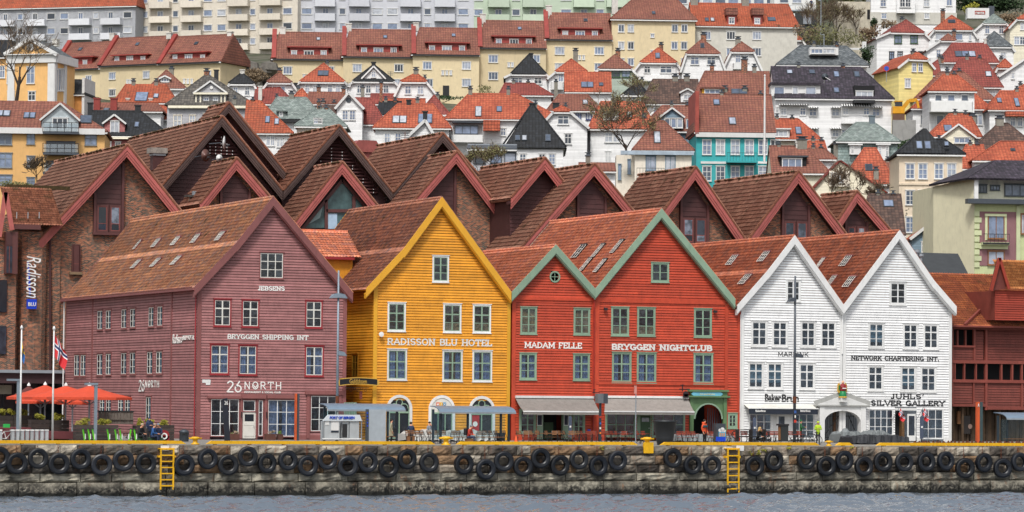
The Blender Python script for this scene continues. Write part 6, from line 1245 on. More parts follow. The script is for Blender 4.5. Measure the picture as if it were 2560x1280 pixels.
for i,(x,y,h_,lb)in enumerate([(1195,452,4.2,'twiggy shrub screen left of the flat-roofed glass house'),(1235,452,4.4,'twiggy shrub screen in front of the flat-roofed glass house'),(2075,520,4.5,'bare climbing shrub before the cream gable front'),(2135,520,5.0,'bare shrub right of the cream gable front'),(2190,540,4.2,'bare shrub near the peeling house')]):
 bare_tree(lb,at_d(x,y,345 if x>2000 else 350),h_,.8,50+i,cat='shrub',name='bare_shrub',buds=2 if x<2000 else 0,depth=6,thick=.7)
for i,(x,y,h_,lb)in enumerate([(2030,118,8,'tall bare tree rising from the scrub left of the garage'),(2062,122,9.5,'tallest bare tree on the bank beside the lamp post'),(2090,116,8,'bare tree leaning over the concrete garage'),(2140,90,5,'slim bare tree in front of the garage wall')]):
 bare_tree(lb,at_d(x,y,520+i*3),h_,.75,70+i,cat='tree',depth=6,buds=1,thick=.8)
bush('green and brown scrub bank below the garage',at_d(2090,116,505),5.5,1.9,LF_OL,1500,.2,8,ry=2,lumps=14)
bush('brownish scrub at the left foot of the bank',at_d(2025,112,508),3.0,1.8,LF_BR,600,.2,9)
bush('reddish shrubs at the right of the scrub bank',at_d(2165,112,507),2.2,1.7,LF_BR,700,.26,10)
bush('dark conifer column beside the big white villa',at_d(2187,76,530),.7,1.3,LF_DK,500,.2,12,name='conifer',cat='conifer');bush('bare brown shrub near the villa basement',at_d(2222,72,530),1.6,.8,LF_BR,400,.2,13)
bush('dark green ivy-covered slope at the top right',at_d(2480,34,575),7.5,2.1,LF_DK,3600,.38,14,ry=2,lumps=20);bush('yellow-green rounded bush left of the site container',at_d(2418,42,552),1.8,1.3,LF_YG,800,.2,15)
bush('dark bushes on the upper slope at the far right',at_d(2535,60,560),2.8,1.1,LF_BR,700,.3,16)
bush('dense dark green bush below the digger wall',at_d(2268,398,402),2.1,1.3,LF_DK,1100,.22,17);bush('dark hedge strip beside the white pier',at_d(2172,165,478),1.4,1.6,LF_DK,600,.25,18)
bush('russet scrub on the rock left of the yellow terraces',at_d(645,215,492),2.4,1.6,LF_BR,1200,.22,19);bush('small green garden bushes below the terrace door',at_d(1108,252,470),3.0,.4,LF_DK,500,.2,20);bush('thin garden shrub right of the terrace door',at_d(1215,240,470),1.6,.8,LF_OL,260,.16,21)
bush('distant wooded slope behind the garage',at_d(2100,20,640),9,4,LF_OL,2500,.5,22,ry=3,lumps=16)
rk=MB();rg=random.Random(4);
for i in range(16):c=at_d(610+rg.uniform(0,72),175+rg.uniform(-12,50),500+rg.uniform(0,6));s_=rg.uniform(.8,2);rk.lathe([(0,-s_),(s_,-s_*.3),(s_*.8,s_*.4),(0,s_*.6)],6,tuple(c))
ro=rk.build('rock_outcrop',paint('grey_brown_rock','#6a6660',.9,.3,.6,1.5),None);tag(ro,'grey rocky bank between the two groups of yellow terraces','rocks')
for i,(px,yt,yb,d_)in enumerate([(976,178,215,470),(1345,275,330,395),(1690,155,200,445),(2108,150,175,470),(868,205,240,450),(1012,330,385,330),(1722,60,90,520),(2332,118,150,500)]):
 p=at_d(px,yb,d_);t=thing('aerial','thin rooftop aerial, %s from left among the hillside aerials'%ORD[sorted([976,1345,1690,2108,868,1012,1722,2332]).index(px)],'aerial',tuple(p),-PHI,'rooftop aerials');hh=(yb-yt)*d_/FPX;m=MB();m.tube((0,0,0),(0,0,hh),.045,n=4);m.build('mast',RUSTM if i in(1,5)else DGREYM,t);m=MB()
 for z in(.95,.85,.75):m.box(-.5*z,.5*z,-.02,.02,hh*z-.03,hh*z+.03)
 struct(m.build('rods',DGREYM,t),'stuff')
# ================================================================ quay, water, harbour front
N=NT('quay_paving');N.l(N.mix(N.ramp(N.noise(1.2,6),[(.35,0),(.7,1)]),C('#8f8c86'),C('#6f6d69')),N.b.inputs['Base Color']);N.b.inputs['Roughness'].default_value=.9
g=MB();g.box(-160,220,-23.95,62,-.6,0);struct(g.build('ground',N.m,None))
N=NT('sea_water');N.b.inputs['Base Color'].default_value=(*C('#626c78'),1);N.b.inputs['Roughness'].default_value=.05;N.b.inputs['IOR'].default_value=1.33;N.b.inputs['Specular IOR Level'].default_value=1.0
N.bump(N.noise(3.0,3,stretch=(.8,1.6,1)),.5,.08);WATER=N.m
ys=np.arange(-24.2,-74,-.19);xs=np.arange(-80,88,.2);X,Y=np.meshgrid(xs,ys);Z=np.zeros_like(X);rs=np.random.RandomState(3)
for i in range(60):
 lam=10**rs.uniform(-.42,.62);th=rs.normal(1.1,.75);k=2*math.pi/lam;amp=.0090*lam**.95;Z+=amp*np.sin(k*(X*math.cos(th)+Y*math.sin(th))+rs.uniform(0,6.28))
Z+=.5*np.maximum(Z,0)**1.4;Z=Z*np.clip((-23.6-Y)/9,.22,1)-3.34
P=np.stack([X,Y,Z],-1).reshape(-1,3);nx=len(xs);ny=len(ys);idx=np.arange(nx*ny).reshape(ny,nx);F=np.stack([idx[1:,:-1].ravel(),idx[1:,1:].ravel(),idx[:-1,1:].ravel(),idx[:-1,:-1].ravel()],1)
me=bpy.data.meshes.new('water');me.vertices.add(len(P));me.vertices.foreach_set('co',P.astype(np.float32).ravel());me.loops.add(F.size);me.loops.foreach_set('vertex_index',F.astype(np.int32).ravel());me.polygons.add(len(F));me.polygons.foreach_set('loop_start',np.arange(0,F.size,4,dtype=np.int32));me.polygons.foreach_set('loop_total',np.full(len(F),4,dtype=np.int32));me.polygons.foreach_set('use_smooth',np.ones(len(F),dtype=bool));me.update(calc_edges=True);me.materials.append(WATER)
o=bpy.data.objects.new('water',me);link(o);struct(o)
g=MB();g.box(-900,900,-700,-24.5,-5.2,-3.75);struct(g.build('water_far',WATER,None))
# ---- quay wall, stone by stone
def stonemat(name,cols,wet=True):
 N=NT(name);oi=N.n('ObjectInfo').outputs['Random'];n=len(cols);base=N.ramp(oi,[(i/n,C(c))for i,c in enumerate(cols)],True)
 base=N.mix(1.0,base,N.ramp(N.noise(1.6,6),[(.3,.3),(.7,1.5)]),'MULTIPLY');base=N.mix(N.ramp(N.noise(.9,5,stretch=(1,1,.35)),[(.52,0),(.72,.75)]),base,C('#2e2721'))
 base=N.mix(N.ramp(N.noise(2.3,4,stretch=(1,1,.3)),[(.6,0),(.75,.55)]),base,C('#8a5a36'))
 z=N.n('SeparateXYZ');N.l(N.n('NewGeometry').outputs['Position'],z.inputs[0]);zz=z.outputs[2]
 t_=N.math('ADD',N.math('ADD',zz,3.3),N.math('MULTIPLY',N.math('SUBTRACT',N.noise(.8,4),.5),1.3))
 base=N.mix(N.math('MULTIPLY',N.ramp(t_,[(.3,1),(1.0,0)]),N.ramp(N.noise(5.5,4),[(.48,1),(.6,.2)])),base,C('#12100c'))
 base=N.mix(N.ramp(N.math('ADD',zz,3.3),[(.12,1),(.34,0)]),base,C('#12120b'))
 N.l(base,N.b.inputs['Base Color']);N.b.inputs['Roughness'].default_value=.8;N.bump(N.noise(6,6),.8,.08);return N.m
ST=stonemat('quay_stone',['#6f675c','#978b7b','#544c44','#aaa192','#866a4e','#423c37','#7c746a']);ST2=stonemat('quay_base_stone',['#8a8476','#9b9585','#7c776a'])
stv=[]
for k in range(10):
 rs_=random.Random(k);m=MB();nx_,nz_=6,4;P=[]
 for j in range(nz_+1):
  for i in range(nx_+1):
   e=1 if i in(0,nx_)or j in(0,nz_)else 0;x=i/nx_-.5;z=j/nz_-.5
   P.append((x*(.985 if e else 1)+(rs_.uniform(-.012,.012)if not e else rs_.uniform(-.004,.004)),(-.42 if e else-.5-rs_.uniform(.0,.16)),z*(.97 if e else 1)+rs_.uniform(-.012,.012)))
 n0=len(P);m.add(P,[(j*(nx_+1)+i,j*(nx_+1)+i+1,(j+1)*(nx_+1)+i+1,(j+1)*(nx_+1)+i)for j in range(nz_)for i in range(nx_)])
 m.add([(-.49,-.42,-.485),(.49,-.42,-.485),(.49,.5,-.485),(-.49,.5,-.485),(-.49,-.42,.485),(.49,-.42,.485),(.49,.5,.485),(-.49,.5,.485)],[(0,3,2,1),(4,5,6,7),(1,2,6,5),(3,0,4,7)])
 stv.append((m.mesh('stone',ST),m.mesh('stone',ST2)))
qx0=at_y(-60,1110,-24).x;qx1=at_y(2640,1110,-24).x
qw=thing('quay_wall','weathered stone quay wall hung with tyres along the water','wall',(0,-24,0));m=MB();m.box(-160,220,.28,1.5,-5,-.02);m.build('backing',paint('dark_mortar','#1c1916',.95),qw)
rows=[(-.02,-.66,(.8,2.0),0,0),(-.66,-1.30,(.8,2.2),0,0),(-1.30,-1.86,(.9,2.0),0,.02),(-1.86,-2.42,(1.6,3.4),1,-.10),(-2.42,-3.75,(1.8,3.6),1,-.28)]
HOLES=[(at_y(15,1200,-24).x,at_y(68,1200,-24).x,4)]
for z1,z0,(wa,wb),kd,off in rows:
 x=qx0-rnd.random()*1.5
 while x<qx1:
  w_=rnd.uniform(wa,wb)+(.25 if rnd.random()<.2 else 0);w_=w_*1.04
  if not(z0<-3 and any(a-.5<x+w_/2<b+.5 for a,b,_ in HOLES)):
   inst('stone',rnd.choice(stv)[kd],qw,(x+w_/2,off+rnd.uniform(-.03,.03)+.1,(z0+z1)/2+rnd.uniform(-.01,.01)),(0,rnd.uniform(-.006,.006),0),(w_*.995,.55 if kd==0 else.8,(z1-z0)*.98))
  x+=w_
m=MB();m.box(-160,220,-.02,.9,-.06,.012)
m.build('coping_edge',paint('pale_granite_edge','#8e8a82',.85,.2,.4),qw)
gp_=MB();rg=random.Random(9)
for x,y in((1880,1132),(1900,1128),(1912,1126),(1974,1122),(1895,1134),(2131,1118),(1505,1120)):
 c=at_y(x,y,-24.25);leaf_mass(gp_,(c.x,c.y+24,c.z),.28,.1,.14,60,.06,rg,3)
struct(gp_.build('weeds',LF_YG,qw),'stuff')
# ---- yellow kerb beams
KY=paint('kerb_yellow','#e8b010',.45,.08,.5,2)
for i,(a,b)in enumerate([(-60,463),(515,1086),(1140,1592),(1650,2046),(2088,2131),(2190,2640)]):
 p,q=at_y(a,1108,-23.7).x,at_y(b,1108,-23.7).x
 t=thing('kerb_beam',['yellow kerb beam at the left end of the quay edge','yellow kerb beam from the first bollard to the shelter','yellow kerb beam in front of the red awnings','yellow kerb beam in front of the bench and BakerBrun shop','very short yellow kerb beam beside the small bollard','yellow kerb beam at the right end of the quay edge'][i],'kerb',(p,-23.75,0),0,'yellow kerb beams along the quay edge');L_=q-p
 m=MB();m.box(.35,L_-.35,-.17,.17,.06,.27);m.add([(0,-.17,.06),(.35,-.17,.06),(.35,-.17,.27),(0,.17,.06),(.35,.17,.06),(.35,.17,.27)],[(0,1,2),(5,4,3),(0,2,5,3)]);m.add([(L_-.35,-.17,.06),(L_,-.17,.06),(L_-.35,-.17,.27),(L_-.35,.17,.06),(L_,.17,.06),(L_-.35,.17,.27)],[(0,1,2),(5,4,3),(1,4,5,2)]);m.build('beam',KY,t)
 k=MB();x=.6
 while x<L_-.5:k.box(x-.08,x+.08,-.2,.2,.015,.06);x+=2.4
 struct(k.build('feet',paint('rusty_feet','#6a4a32',.9),t),'stuff')
# ---- bollards
for i,(px,s_,lb)in enumerate([(488,1,'yellow mushroom bollard before the mauve house corner'),(1115,1.15,'yellow double-horned bollard below the yellow house'),(1618,1.15,'yellow double-horned bollard with paint running down the wall'),(2072,.75,'small yellow bollard near the white houses')]):
 p=at_y(px,1108,-23.6);t=thing('bollard',lb,'bollard',(p.x,-23.6,.01));m=MB();m.lathe([(.28*s_,0),(.3*s_,.06),(.17*s_,.12),(.15*s_,.3*s_),(.3*s_,.38*s_),(.3*s_,.46*s_),(.2*s_,.52*s_),(0,.53*s_)],14)
 m.box(-.42*s_,.42*s_,-.1*s_,.1*s_,.36*s_,.46*s_);m.build('body',KY,t,True)
p=at_y(1621,1122,-24.2);m=MB();a=at_y(1609,1133,-24.25);b=at_y(1633,1106,-24.25);m.box(a.x,b.x,-24.32,-24.15,a.z,b.z);o=m.build('painted_plate',KY,None);tag(o,'yellow painted plate on the quay wall beneath the horned bollard','plate')
# ---- tyres
RUB=paint('tyre_rubber','#12161e',.4,.25,.3,3,obj=.35);RUST=paint('rusty_chain','#6b3a22',.85,.2,.4,4)
prof=[(.37,-.12),(.40,-.155),(.50,-.19),(.60,-.195),(.665,-.18),(.69,-.15),(.70,-.10),(.685,-.095),(.685,-.075),(.70,-.07),(.70,-.01),(.685,-.005),(.685,.005),(.70,.01),(.70,.07),(.685,.075),(.685,.095),(.70,.10),(.69,.15),(.6,.19),(.45,.17),(.38,.12),(.405,.06),(.62,.08),(.65,0),(.62,-.08),(.405,-.06)]
tv=[]
for k in range(3):
 m=MB();pr=[(r_*(1+.0*k),h_)for r_,h_ in prof[:22]]+[(.40,.02*k)];m.lathe(pr,40,axis='y',closed=True)
 if k:
  for i in range(44):a=2*math.pi*i/44;c,s_=math.cos(a),math.sin(a);m.beam((.70*c,-.19,.70*s_),(.70*c,-.06,.70*s_),.055,.03,up=(c,0,s_))
 tv.append(m.mesh('tyre_casing',RUB,False))
lk=MB();lk.lathe([(.05,-.012),(.062,0),(.05,.012),(.038,0)],8,axis='y',closed=True);LINK=lk.mesh('chain_link',RUST)
T_=[(-2,1144,27),(42,1158,27),(95,1146,26),(147,1159,27),(201,1147,26.5),(254,1162,27),(308,1151,27),(364,1158,26.5),(460,1162,26.5),(519,1147,26),(570,1162,26),(619,1141,25),(667,1158,24.5),(719,1151,25),(769,1164,26),(818,1149,25.5),(869,1165,25.5),(919,1155,26),(971,1167,26),(1017,1148,25),(1072,1156,25),(1159,1160,25.5),(1214,1173,25.5),(1259,1153,25),(1307,1166,25),(1351,1145,25),(1399,1163,25.5),(1447,1149,24.5),(1495,1164,25),(1544,1151,24.5),(1681,1145,24.5),(1731,1162,24),(1780,1163,24),(1886,1165,25),(1934,1151,25),(2015,1149,24.5),(2065,1165,24.5),(2110,1151,24.5),(2159,1166,24.5),(2207,1154,24.5),(2260,1155,24),(2315,1154,24),(2364,1152,24),(2412,1170,25),(2459,1156,23.5),(2506,1170,24),(2549,1155,24)]
where=lambda x:'mauve house side wall' if x<470 else 'mauve house front' if x<850 else 'yellow house' if x<1270 else 'red houses' if x<1850 else 'white houses' if x<2380 else 'dark red building'
for i,(px,py,r_)in enumerate(T_):
 low='low-hung' if py>1157 else 'higher-hung';p=at_y(px,py,-24.62);s_=r_/FPX*dist(p)/.70
 prv='leftmost' if i==0 else None;nb=T_[i-1][0]if i else None
 ex={8:', just right of the left ladder',7:', just left of the left ladder',11:', with a blue scuff',19:', with white paint specks',20:', left of the double-horned bollard',21:', right of the double-horned bollard',29:', left of the painted plate',30:', right of the painted plate',32:', just left of the right ladder',33:', just right of the right ladder',46:', cut by the right edge',0:', cut by the left edge'}.get(i,'')
 sec=[j for j,t_ in enumerate(T_)if where(t_[0])==where(px)];o_=sec.index(i)+1;ords=['first','second','third','fourth','fifth','sixth','seventh','eighth','ninth','tenth','eleventh','twelfth','thirteenth','fourteenth']
 t=thing('tyre_fender','%s black tyre, %s below the %s%s'%(low,ords[o_-1],where(px),ex),'tyre',(p.x,-24.62,p.z),0,'tyres hung along the quay wall')
 c=inst('tyre_casing',rnd.choice(tv),t,rot=(rnd.uniform(-.03,.1),rnd.uniform(0,6),rnd.uniform(-.12,.12)),sc=(s_,s_,s_))
 z=.70*s_;k=0
 while p.z+z<-.02 and k<16:inst('chain_link',LINK,t,(0,.18,z),(0,0,R(90*(k%2)))).scale=(1,1,1.25);z+=.105;k+=1
# ---- ladders
for px0,px1,y0,y1,lb in((401,434,1121,1224,'yellow steel ladder on the quay wall at the left'),(1819,1847,1121,1231,'yellow steel ladder on the quay wall at the right')):
 a=at_y(px0,y1,-24.6);b=at_y(px1,y0,-24.6);t=thing('ladder',lb,'ladder',(a.x,-24.6,a.z),0,'ladders on the quay wall');w_=b.x-a.x;hh=b.z-a.z
 for x in(0,w_):m=MB();m.box(x-.05,x+.05,-.05,.05,0,hh);m.build('rail',KY,t)
 for i in range(7):m=MB();z=.25+(hh-.3)*i/6;m.box(.05,w_-.05,-.04,.04,z-.04,z+.04);m.build('rung',KY,t)
 m=MB();m.box(-.1,w_+.1,0,.55,hh-.05,hh+.02);m.box(-.15,-.04,0,.5,hh*.78,hh*.83);m.box(w_+.04,w_+.15,0,.5,hh*.78,hh*.83);m.build('bracket',KY,t)
for x0,x1,lb in((402,423,'blank white plate above the left ladder'),(1841,1860,'blank white plate beside the right ladder')):
 a=at_y(x0,1127,-24.5);b=at_y(x1,1114,-24.5);m=MB();m.box(a.x,b.x,-24.5,-24.46,a.z,b.z);tag(m.build('sign_plate',WHITE,None),lb,'plate')
def Q(name,label,cat,px,Y,group=None,py=1100):
 o=at_y(px,py,Y);t=thing(name,label,cat,(o.x,Y,0),0,group);return t,Frame((o.x,Y,0),0)
def qb(fr,t,x0,y0,x1,y1,v0,v1,mt,nm):
 a=fr.P(x0,y1,v0);b=fr.P(x1,y0,v0);m=MB();m.box(a[0],b[0],v0,v1,max(0,a[1])if y1>1090 else a[1],b[1]);return m.build(nm,mt,t)
def flag_mesh(w_,h_,kind,fold=.25,ang=0):
 m=MB();nx_,nz_=22,16;P=[]
 for j in range(nz_+1):
  for i in range(nx_+1):
   s_,t_=i/nx_,j/nz_;P.append((s_*w_*(.55+.45*math.sin(t_*2.4+.3)),.14*math.sin(s_*9+t_*2)*(.3+s_),-t_*h_-s_*fold*(1-.15*math.sin(t_*3))))
 b=0;m.v=P
 for j in range(nz_):
  for i in range(nx_):
   s_,t_=(i+.5)/nx_,(j+.5)/nz_;sx=s_*22;sz=t_*16
   if kind=='no':c=2 if(7<=sx<9 or 7<=sz<9)else 1 if(6<=sx<10 or 6<=sz<10)else 0
   else:c=4 if(6.5<=sx<9.5 or 6.5<=sz<9.5)else 3
   k=j*(nx_+1)+i;m.f.append((k,k+nx_+1,k+nx_+2,k+1));m.m.append(c)
 return m
FL=[paint('flag_red','#c62a30',.7,.05,0),paint('flag_white',(.8,.8,.8),.7,.03,0),paint('flag_navy','#1f2a5c',.7,.05,0),paint('flag_blue','#2a6ab0',.7,.05,0),paint('flag_yellow','#e8bc2a',.7,.05,0)]
for px,yt,yf,kd,w_,h_,fo,lb,fl in((50,822,835,'se',.26,1.1,.9,'white flagpole at the far left flying the blue and yellow flag','limp blue and yellow Swedish flag'),(131,824,835,'no',.85,1.45,.95,'white flagpole flying the red Norwegian flag','hanging red, white and blue Norwegian flag')):
 t,f=Q('flagpole',lb,'flagpole',px,-20);zt=f.P(px,yt)[1];m=MB();m.tube((0,0,0),(0,0,zt),.075,.045,10);m.build('pole',WHITE,t,True);m=MB();m.lathe([(0,-.05),(.09,0),(.1,.1),(.05,.2),(0,.26)],10,(0,0,zt));m.build('finial',WHITE,t,True)
 o=thing('flag',fl,'flag',(t.location.x+(.06 if kd=='no' else-.05),-20,f.P(px,yf)[1]));flag_mesh(w_,h_,kd,fo).build('cloth',FL,o,True)
LP=metal('lamp_grey','#8d9aa6',.45,.4)
for px,yt,Y,r_,mt,heads,lb in((842,676,-15,.11,LP,((740,-1),(740,1),(884,1)),'tall pale grey lamp post in front of the mauve house'),(1986,690,-14,.12,paint('graphite_lamp','#4a5058',.4),((750,-1),(889,1)),'tall dark grey lamp post in front of the white houses')):
 t,f=Q('street_lamp',lb,'street lamp',px,Y);zt=f.P(px,yt)[1];m=MB();m.tube((0,0,0),(0,0,zt),r_,r_*.6,10);m.build('pole',mt,t,True);zc=f.P(px,1008)[1];m=MB();m.lathe([(r_*1.15,0),(r_*1.2,.25),(r_*1.15,.5)],10,(0,0,zc));m.build('collar',RUST,t)
 for i,(x_,c_)in enumerate(((.11,'#c03a2a'),(.06,'#e8e4d8'),(.1,'#3a62a8'))):m=MB();m.box(-x_,x_-.02,-r_*1.2,-r_*1.02,1.6+i*.35,1.8+i*.35);m.build('sticker',paint('sticker%s'%'abc'[i],c_),t)
 for y_,sd_ in heads:
  z=f.P(px,y_)[1];m=MB();m.prism([(0,z-.12),(sd_*.62,z-.16),(sd_*.42,z+.12),(0,z+.2)]if sd_>0 else[(0,z+.2),(sd_*.42,z+.12),(sd_*.62,z-.16),(0,z-.12)],-.22,.22);m.build('lamp_head',mt,t)
for px,yt,sd_,lb in((238,958,-1,'short grey post with a flat lamp arm beside the umbrellas'),(44,948,-1,'short grey post with a flat lamp arm beside the left flagpole')):
 t,f=Q('street_lamp',lb,'street lamp',px,-13);zt=f.P(px,yt)[1];m=MB();m.box(-.1,.1,-.08,.08,0,zt);m.build('pole',LP,t);m=MB();m.box(-.8,.12,-.12,.12,zt-.12,zt+.02);m.build('lamp_head',LP,t)
OR=paint('orange_canvas','#c8472a',.8,.08,.15,2);ORDC=paint('dark_red_canvas','#5e2a26',.8,.1,.2)
for px,yt,ye,x0,x1,Y,mt,lb in((222,964,993,118,326,-8,OR,'front orange parasol with the widest canopy'),(163,964,993,58,262,-3,OR,'middle orange parasol behind the Norwegian flagpole'),(111,962,993,16,205,1.5,OR,'left orange parasol behind the flagpoles'),(100,985,1003,42,165,6,OR,'orange parasol deeper under the left ones'),(180,990,1005,135,212,8,OR,'small orange parasol far back near the mauve wall'),(70,964,985,36,105,12,ORDC,'closed-looking dark red parasol behind the orange ones')):
 t,f=Q('parasol',lb,'parasol',px,Y,'restaurant parasols beside the mauve house');zt=f.P(px,yt)[1];ze=f.P(px,ye)[1];w_=(f.P(x1,ye)[0]-f.P(x0,ye)[0])/2*.92;m=MB();m.tube((0,0,0),(0,0,zt),.06,n=8);m.build('pole',GREYM,t)
 n=8;P=[(0,0,zt)];F=[]
 for i in range(n):
  a=2*math.pi*(i+.5)/n;P.append((w_*.55*math.cos(a),w_*.55*math.sin(a),ze+(zt-ze)*.42));
 for i in range(n):
  a=2*math.pi*(i+.5)/n;P.append((w_*1.08*math.cos(a),w_*1.08*math.sin(a),ze))
 for i in range(n):
  a=2*math.pi*(i+.5)/n;P.append((w_*1.08*math.cos(a),w_*1.08*math.sin(a),ze-.18))
 for i in range(n):j=(i+1)%n;F+=[(0,1+i,1+j),(1+i,9+i,9+j,1+j),(9+i,17+i,17+j,9+j)]
 m=MB();m.add(P,F);c=m.build('canopy',mt,t);m=MB();m.lathe([(.14,0),(.12,.12),(.04,.2),(0,.28)],10,(0,0,zt-.02));m.build('finial',WHITE,t)
 for i in range(n):a=2*math.pi*(i+.5)/n;k=MB();k.tube((.05*math.cos(a),.05*math.sin(a),ze-.5),(w_*.6*math.cos(a),w_*.6*math.sin(a),ze+(zt-ze)*.3),.02,n=4);k.build('rib',GREYM,t)
PLK=paint('dark_planter_boards','#3f3632',.8,.2,.4,2,obj=.3)
for i,(x0,x1,y0,y1,Y,b0,b1)in enumerate([(-14,33,1039,1070,2,-8,20),(34,80,1038,1070,2,20,42),(78,123,1049,1079,-5,81,119),(38,80,1038,1070,1.5,42,79),(131,173,1050,1079,-5,132,170),(191,236,1062,1091,-11,192,234),(243,296,1062,1091,-11,246,287),(396,436,1062,1091,-9,398,434),(340,366,1063,1091,-9,347,366),(366,396,1063,1091,-9,366,396)]):
 t,f=Q('planter',['dark board planter at the left edge with a clipped shrub','dark board planter second from the left edge','dark board planter just left of the Norwegian flagpole','dark board planter behind the first flagpole','dark board planter just right of the Norwegian flagpole','dark board planter left of the short lamp post','dark board planter right of the short lamp post','dark board planter at the mauve house corner','dark board planter behind the seated pair','dark board planter behind the backpacker'][i],'planter',(x0+x1)/2,Y,'board planters on the terrace');a=f.P(x0,y1);b=f.P(x1,y0);n=5
 for k in range(n):m=MB();z0,z1=b[1]*k/n,b[1]*(k+1)/n-.02;m.box(a[0],b[0],0,.9,z0,z1);m.build('plank',PLK,t)
 p0=f.P(b0,y0);p1=f.P(b1,y0);c=((p0[0]+p1[0])/2+f.o.x,Y+.45,b[1]);ww=(p1[0]-p0[0])/2;rg=random.Random(i)
 tt=thing('clipped_shrub',['rounded yellow-green shrub at the left edge','rounded yellow-green shrub, second from the left edge','yellow-green shrub left of the Norwegian flagpole','large yellow-green shrub behind the first flagpole','yellow-green shrub right of the Norwegian flagpole','golden shrub left of the short lamp post','golden shrub right of the short lamp post','golden shrub at the mauve house corner','golden shrub left of the backpacker','golden shrub right of the backpacker'][i],'shrub',c,0,'clipped shrubs in the planters');m=MB()
 leaf_mass(m,(0,0,.16),ww,.4,.34,700,.06,rg,5);struct(m.build('foliage',LF_YG,tt),'stuff');m=MB();m.tube((0,0,-.2),(0,0,.25),.04);m.build('stem',BARK,tt)
t,f=Q('terrace_deck','low red-stained timber deck with steps under the planters','deck',95,-9);qb(f,t,60,1079,190,1097,0,5,paint('red_deck','#6a3236',.8,.15,.4),'deck_front');qb(f,t,-30,1069,78,1097,4,8,paint('red_deck','#6a3236'),'deck_front')
t,f=Q('fence_screen','weathered grey plank screen under the side windows','screen',290,-3)
for x in range(246,334,8):qb(f,t,x,1029,x+7.4,1060,0,.08,WOODG,'plank')
qb(f,t,243,1047,336,1049,-.1,0,WOODG,'rail');qb(f,t,243,1027,336,1029.5,-.05,.15,BLACKM,'rail')
for i,x in enumerate((2,33,45,57,69,81,93,106,118)):
 t,f=Q('dock_stand','silver bicycle dock post, %s from the left edge'%ORD[i],'dock post',x,-21,'silver dock posts');qb(f,t,x-4,1076,x+3.5,1103,0,.3,CHROME,'post');qb(f,t,x-4.6,1074,x+4,1077,-.05,.35,WHITE,'cap')
LIME=paint('lime_green','#5fc322',.4,.05,.05)
def scooter(px,lb,fl=1):
 t,f=Q('kick_scooter',lb,'scooter',px,-19.5,'lime green kick scooters');m=MB();m.beam((0,0,.15),(-.14*fl,0,.95),.07,.09);m.build('stem',LIME,t);m=MB();m.tube((-.15*fl,-.28,1.0),(-.15*fl,.28,1.0),.03);m.tube((-.15*fl,0,.9),(-.15*fl,0,1.02),.03);m.build('handlebar',BLACKM,t)
 m=MB();m.box(0 if fl>0 else-.75,.75 if fl>0 else 0,-.09,.09,.12,.17);m.build('deck',BLACKM,t);m=MB();m.box(.02*fl-.03,.02*fl+.03,-.05,-.04,.3,.65);m.build('sticker',WHITE,t)
 for x in(0,.78*fl):m=MB();m.lathe([(.03,-.03),(.11,-.03),(.11,.03),(.03,.03)],12,(x,0,.11),'y');m.build('wheel',BLACKM,t)
for x,lb in((212,'first lime scooter left of the short lamp post'),(225,'second lime scooter left of the short lamp post'),(236,'lime scooter right beside the short lamp post'),(273,'lime scooter alone between the planters'),(292,'left of two lime scooters side by side'),(304,'right of two lime scooters side by side'),(322,'lime scooter leaning left near the seated pair'),(340,'lime scooter next to the seated pair')):scooter(x,lb,-1 if x in(322,)else 1)
def bicycle(px,Y,lb,col,sc_=1.0,fl=1):
 t,f=Q('bicycle',lb,'bicycle',px,Y)
 for x in(-.52,.52):
  m=MB();m.lathe([(.30,0),(.34,-.02),(.35,0),(.34,.02)],20,(x*fl,0,.35),'y',closed=True);w_=m.build('wheel',BLACKM,t);k=MB()
  for i in range(6):a=math.pi*i/6;k.tube((x*fl-.3*math.cos(a),0,.35-.3*math.sin(a)),(x*fl+.3*math.cos(a),0,.35+.3*math.sin(a)),.006,n=3)
  struct(k.build('spokes',CHROME,w_),'stuff')
 m=MB();pts={'h':(.38,.82),'s':(-.18,.8),'b':(-.05,.32),'r':(-.52,.35),'f':(.52,.35)}
 for a,b in('hs','sb','bh','br','rs','hf'):m.tube((pts[a][0]*fl,0,pts[a][1]),(pts[b][0]*fl,0,pts[b][1]),.028,n=5)
 m.build('frame',col,t);m=MB();m.box(-.3*fl-.05,-.3*fl+.18,-.07,.07,.9,.95);m.build('saddle',BLACKM,t);m=MB();m.tube((.36*fl,-.28,1.02),(.36*fl,.28,1.02),.02);m.tube((.38*fl,0,.8),(.36*fl,0,1.02),.02);m.build('handlebar',BLACKM,t);return t
bicycle(17,-20.5,'pale hire bicycle with green basket at the left edge',WHITE);bicycle(333,-17.5,'dark bicycle behind the scooters',BLACKM);bicycle(2030,-18,'dark bicycle beside the hi-vis cyclist',BLACKM,fl=-1)
t,f=Q('basket','bright green basket on the hire bicycle','basket',18,-20.9);qb(f,t,10,1060,25,1069,0,.3,paint('bright_green','#28a84a',.5),'body')
TERR=paint('terracotta_brown','#5e3a30',.8,.15,.3)
for x0,x1,lb in((574,599,'brown flower box under the left shop window'),(666,690,'brown flower box at the left of the right shop window'),(696,708,'narrow brown flower box under the right shop window')):
 t,f=Q('flower_box',lb,'flower box',(x0+x1)/2,-3,'flower boxes by the mauve shopfront');qb(f,t,x0,1085,x1,1100,0,.5,TERR,'box');m=MB();a=f.P(x0,1085);b=f.P(x1,1085);leaf_mass(m,((a[0]+b[0])/2,.25,a[1]+.1),(b[0]-a[0])/2,.25,.16,160,.06,random.Random(int(x0)),4);struct(m.build('flowers',leafmat('pink_green_flowers','#6f8a3a','#b08a86'),t),'stuff')
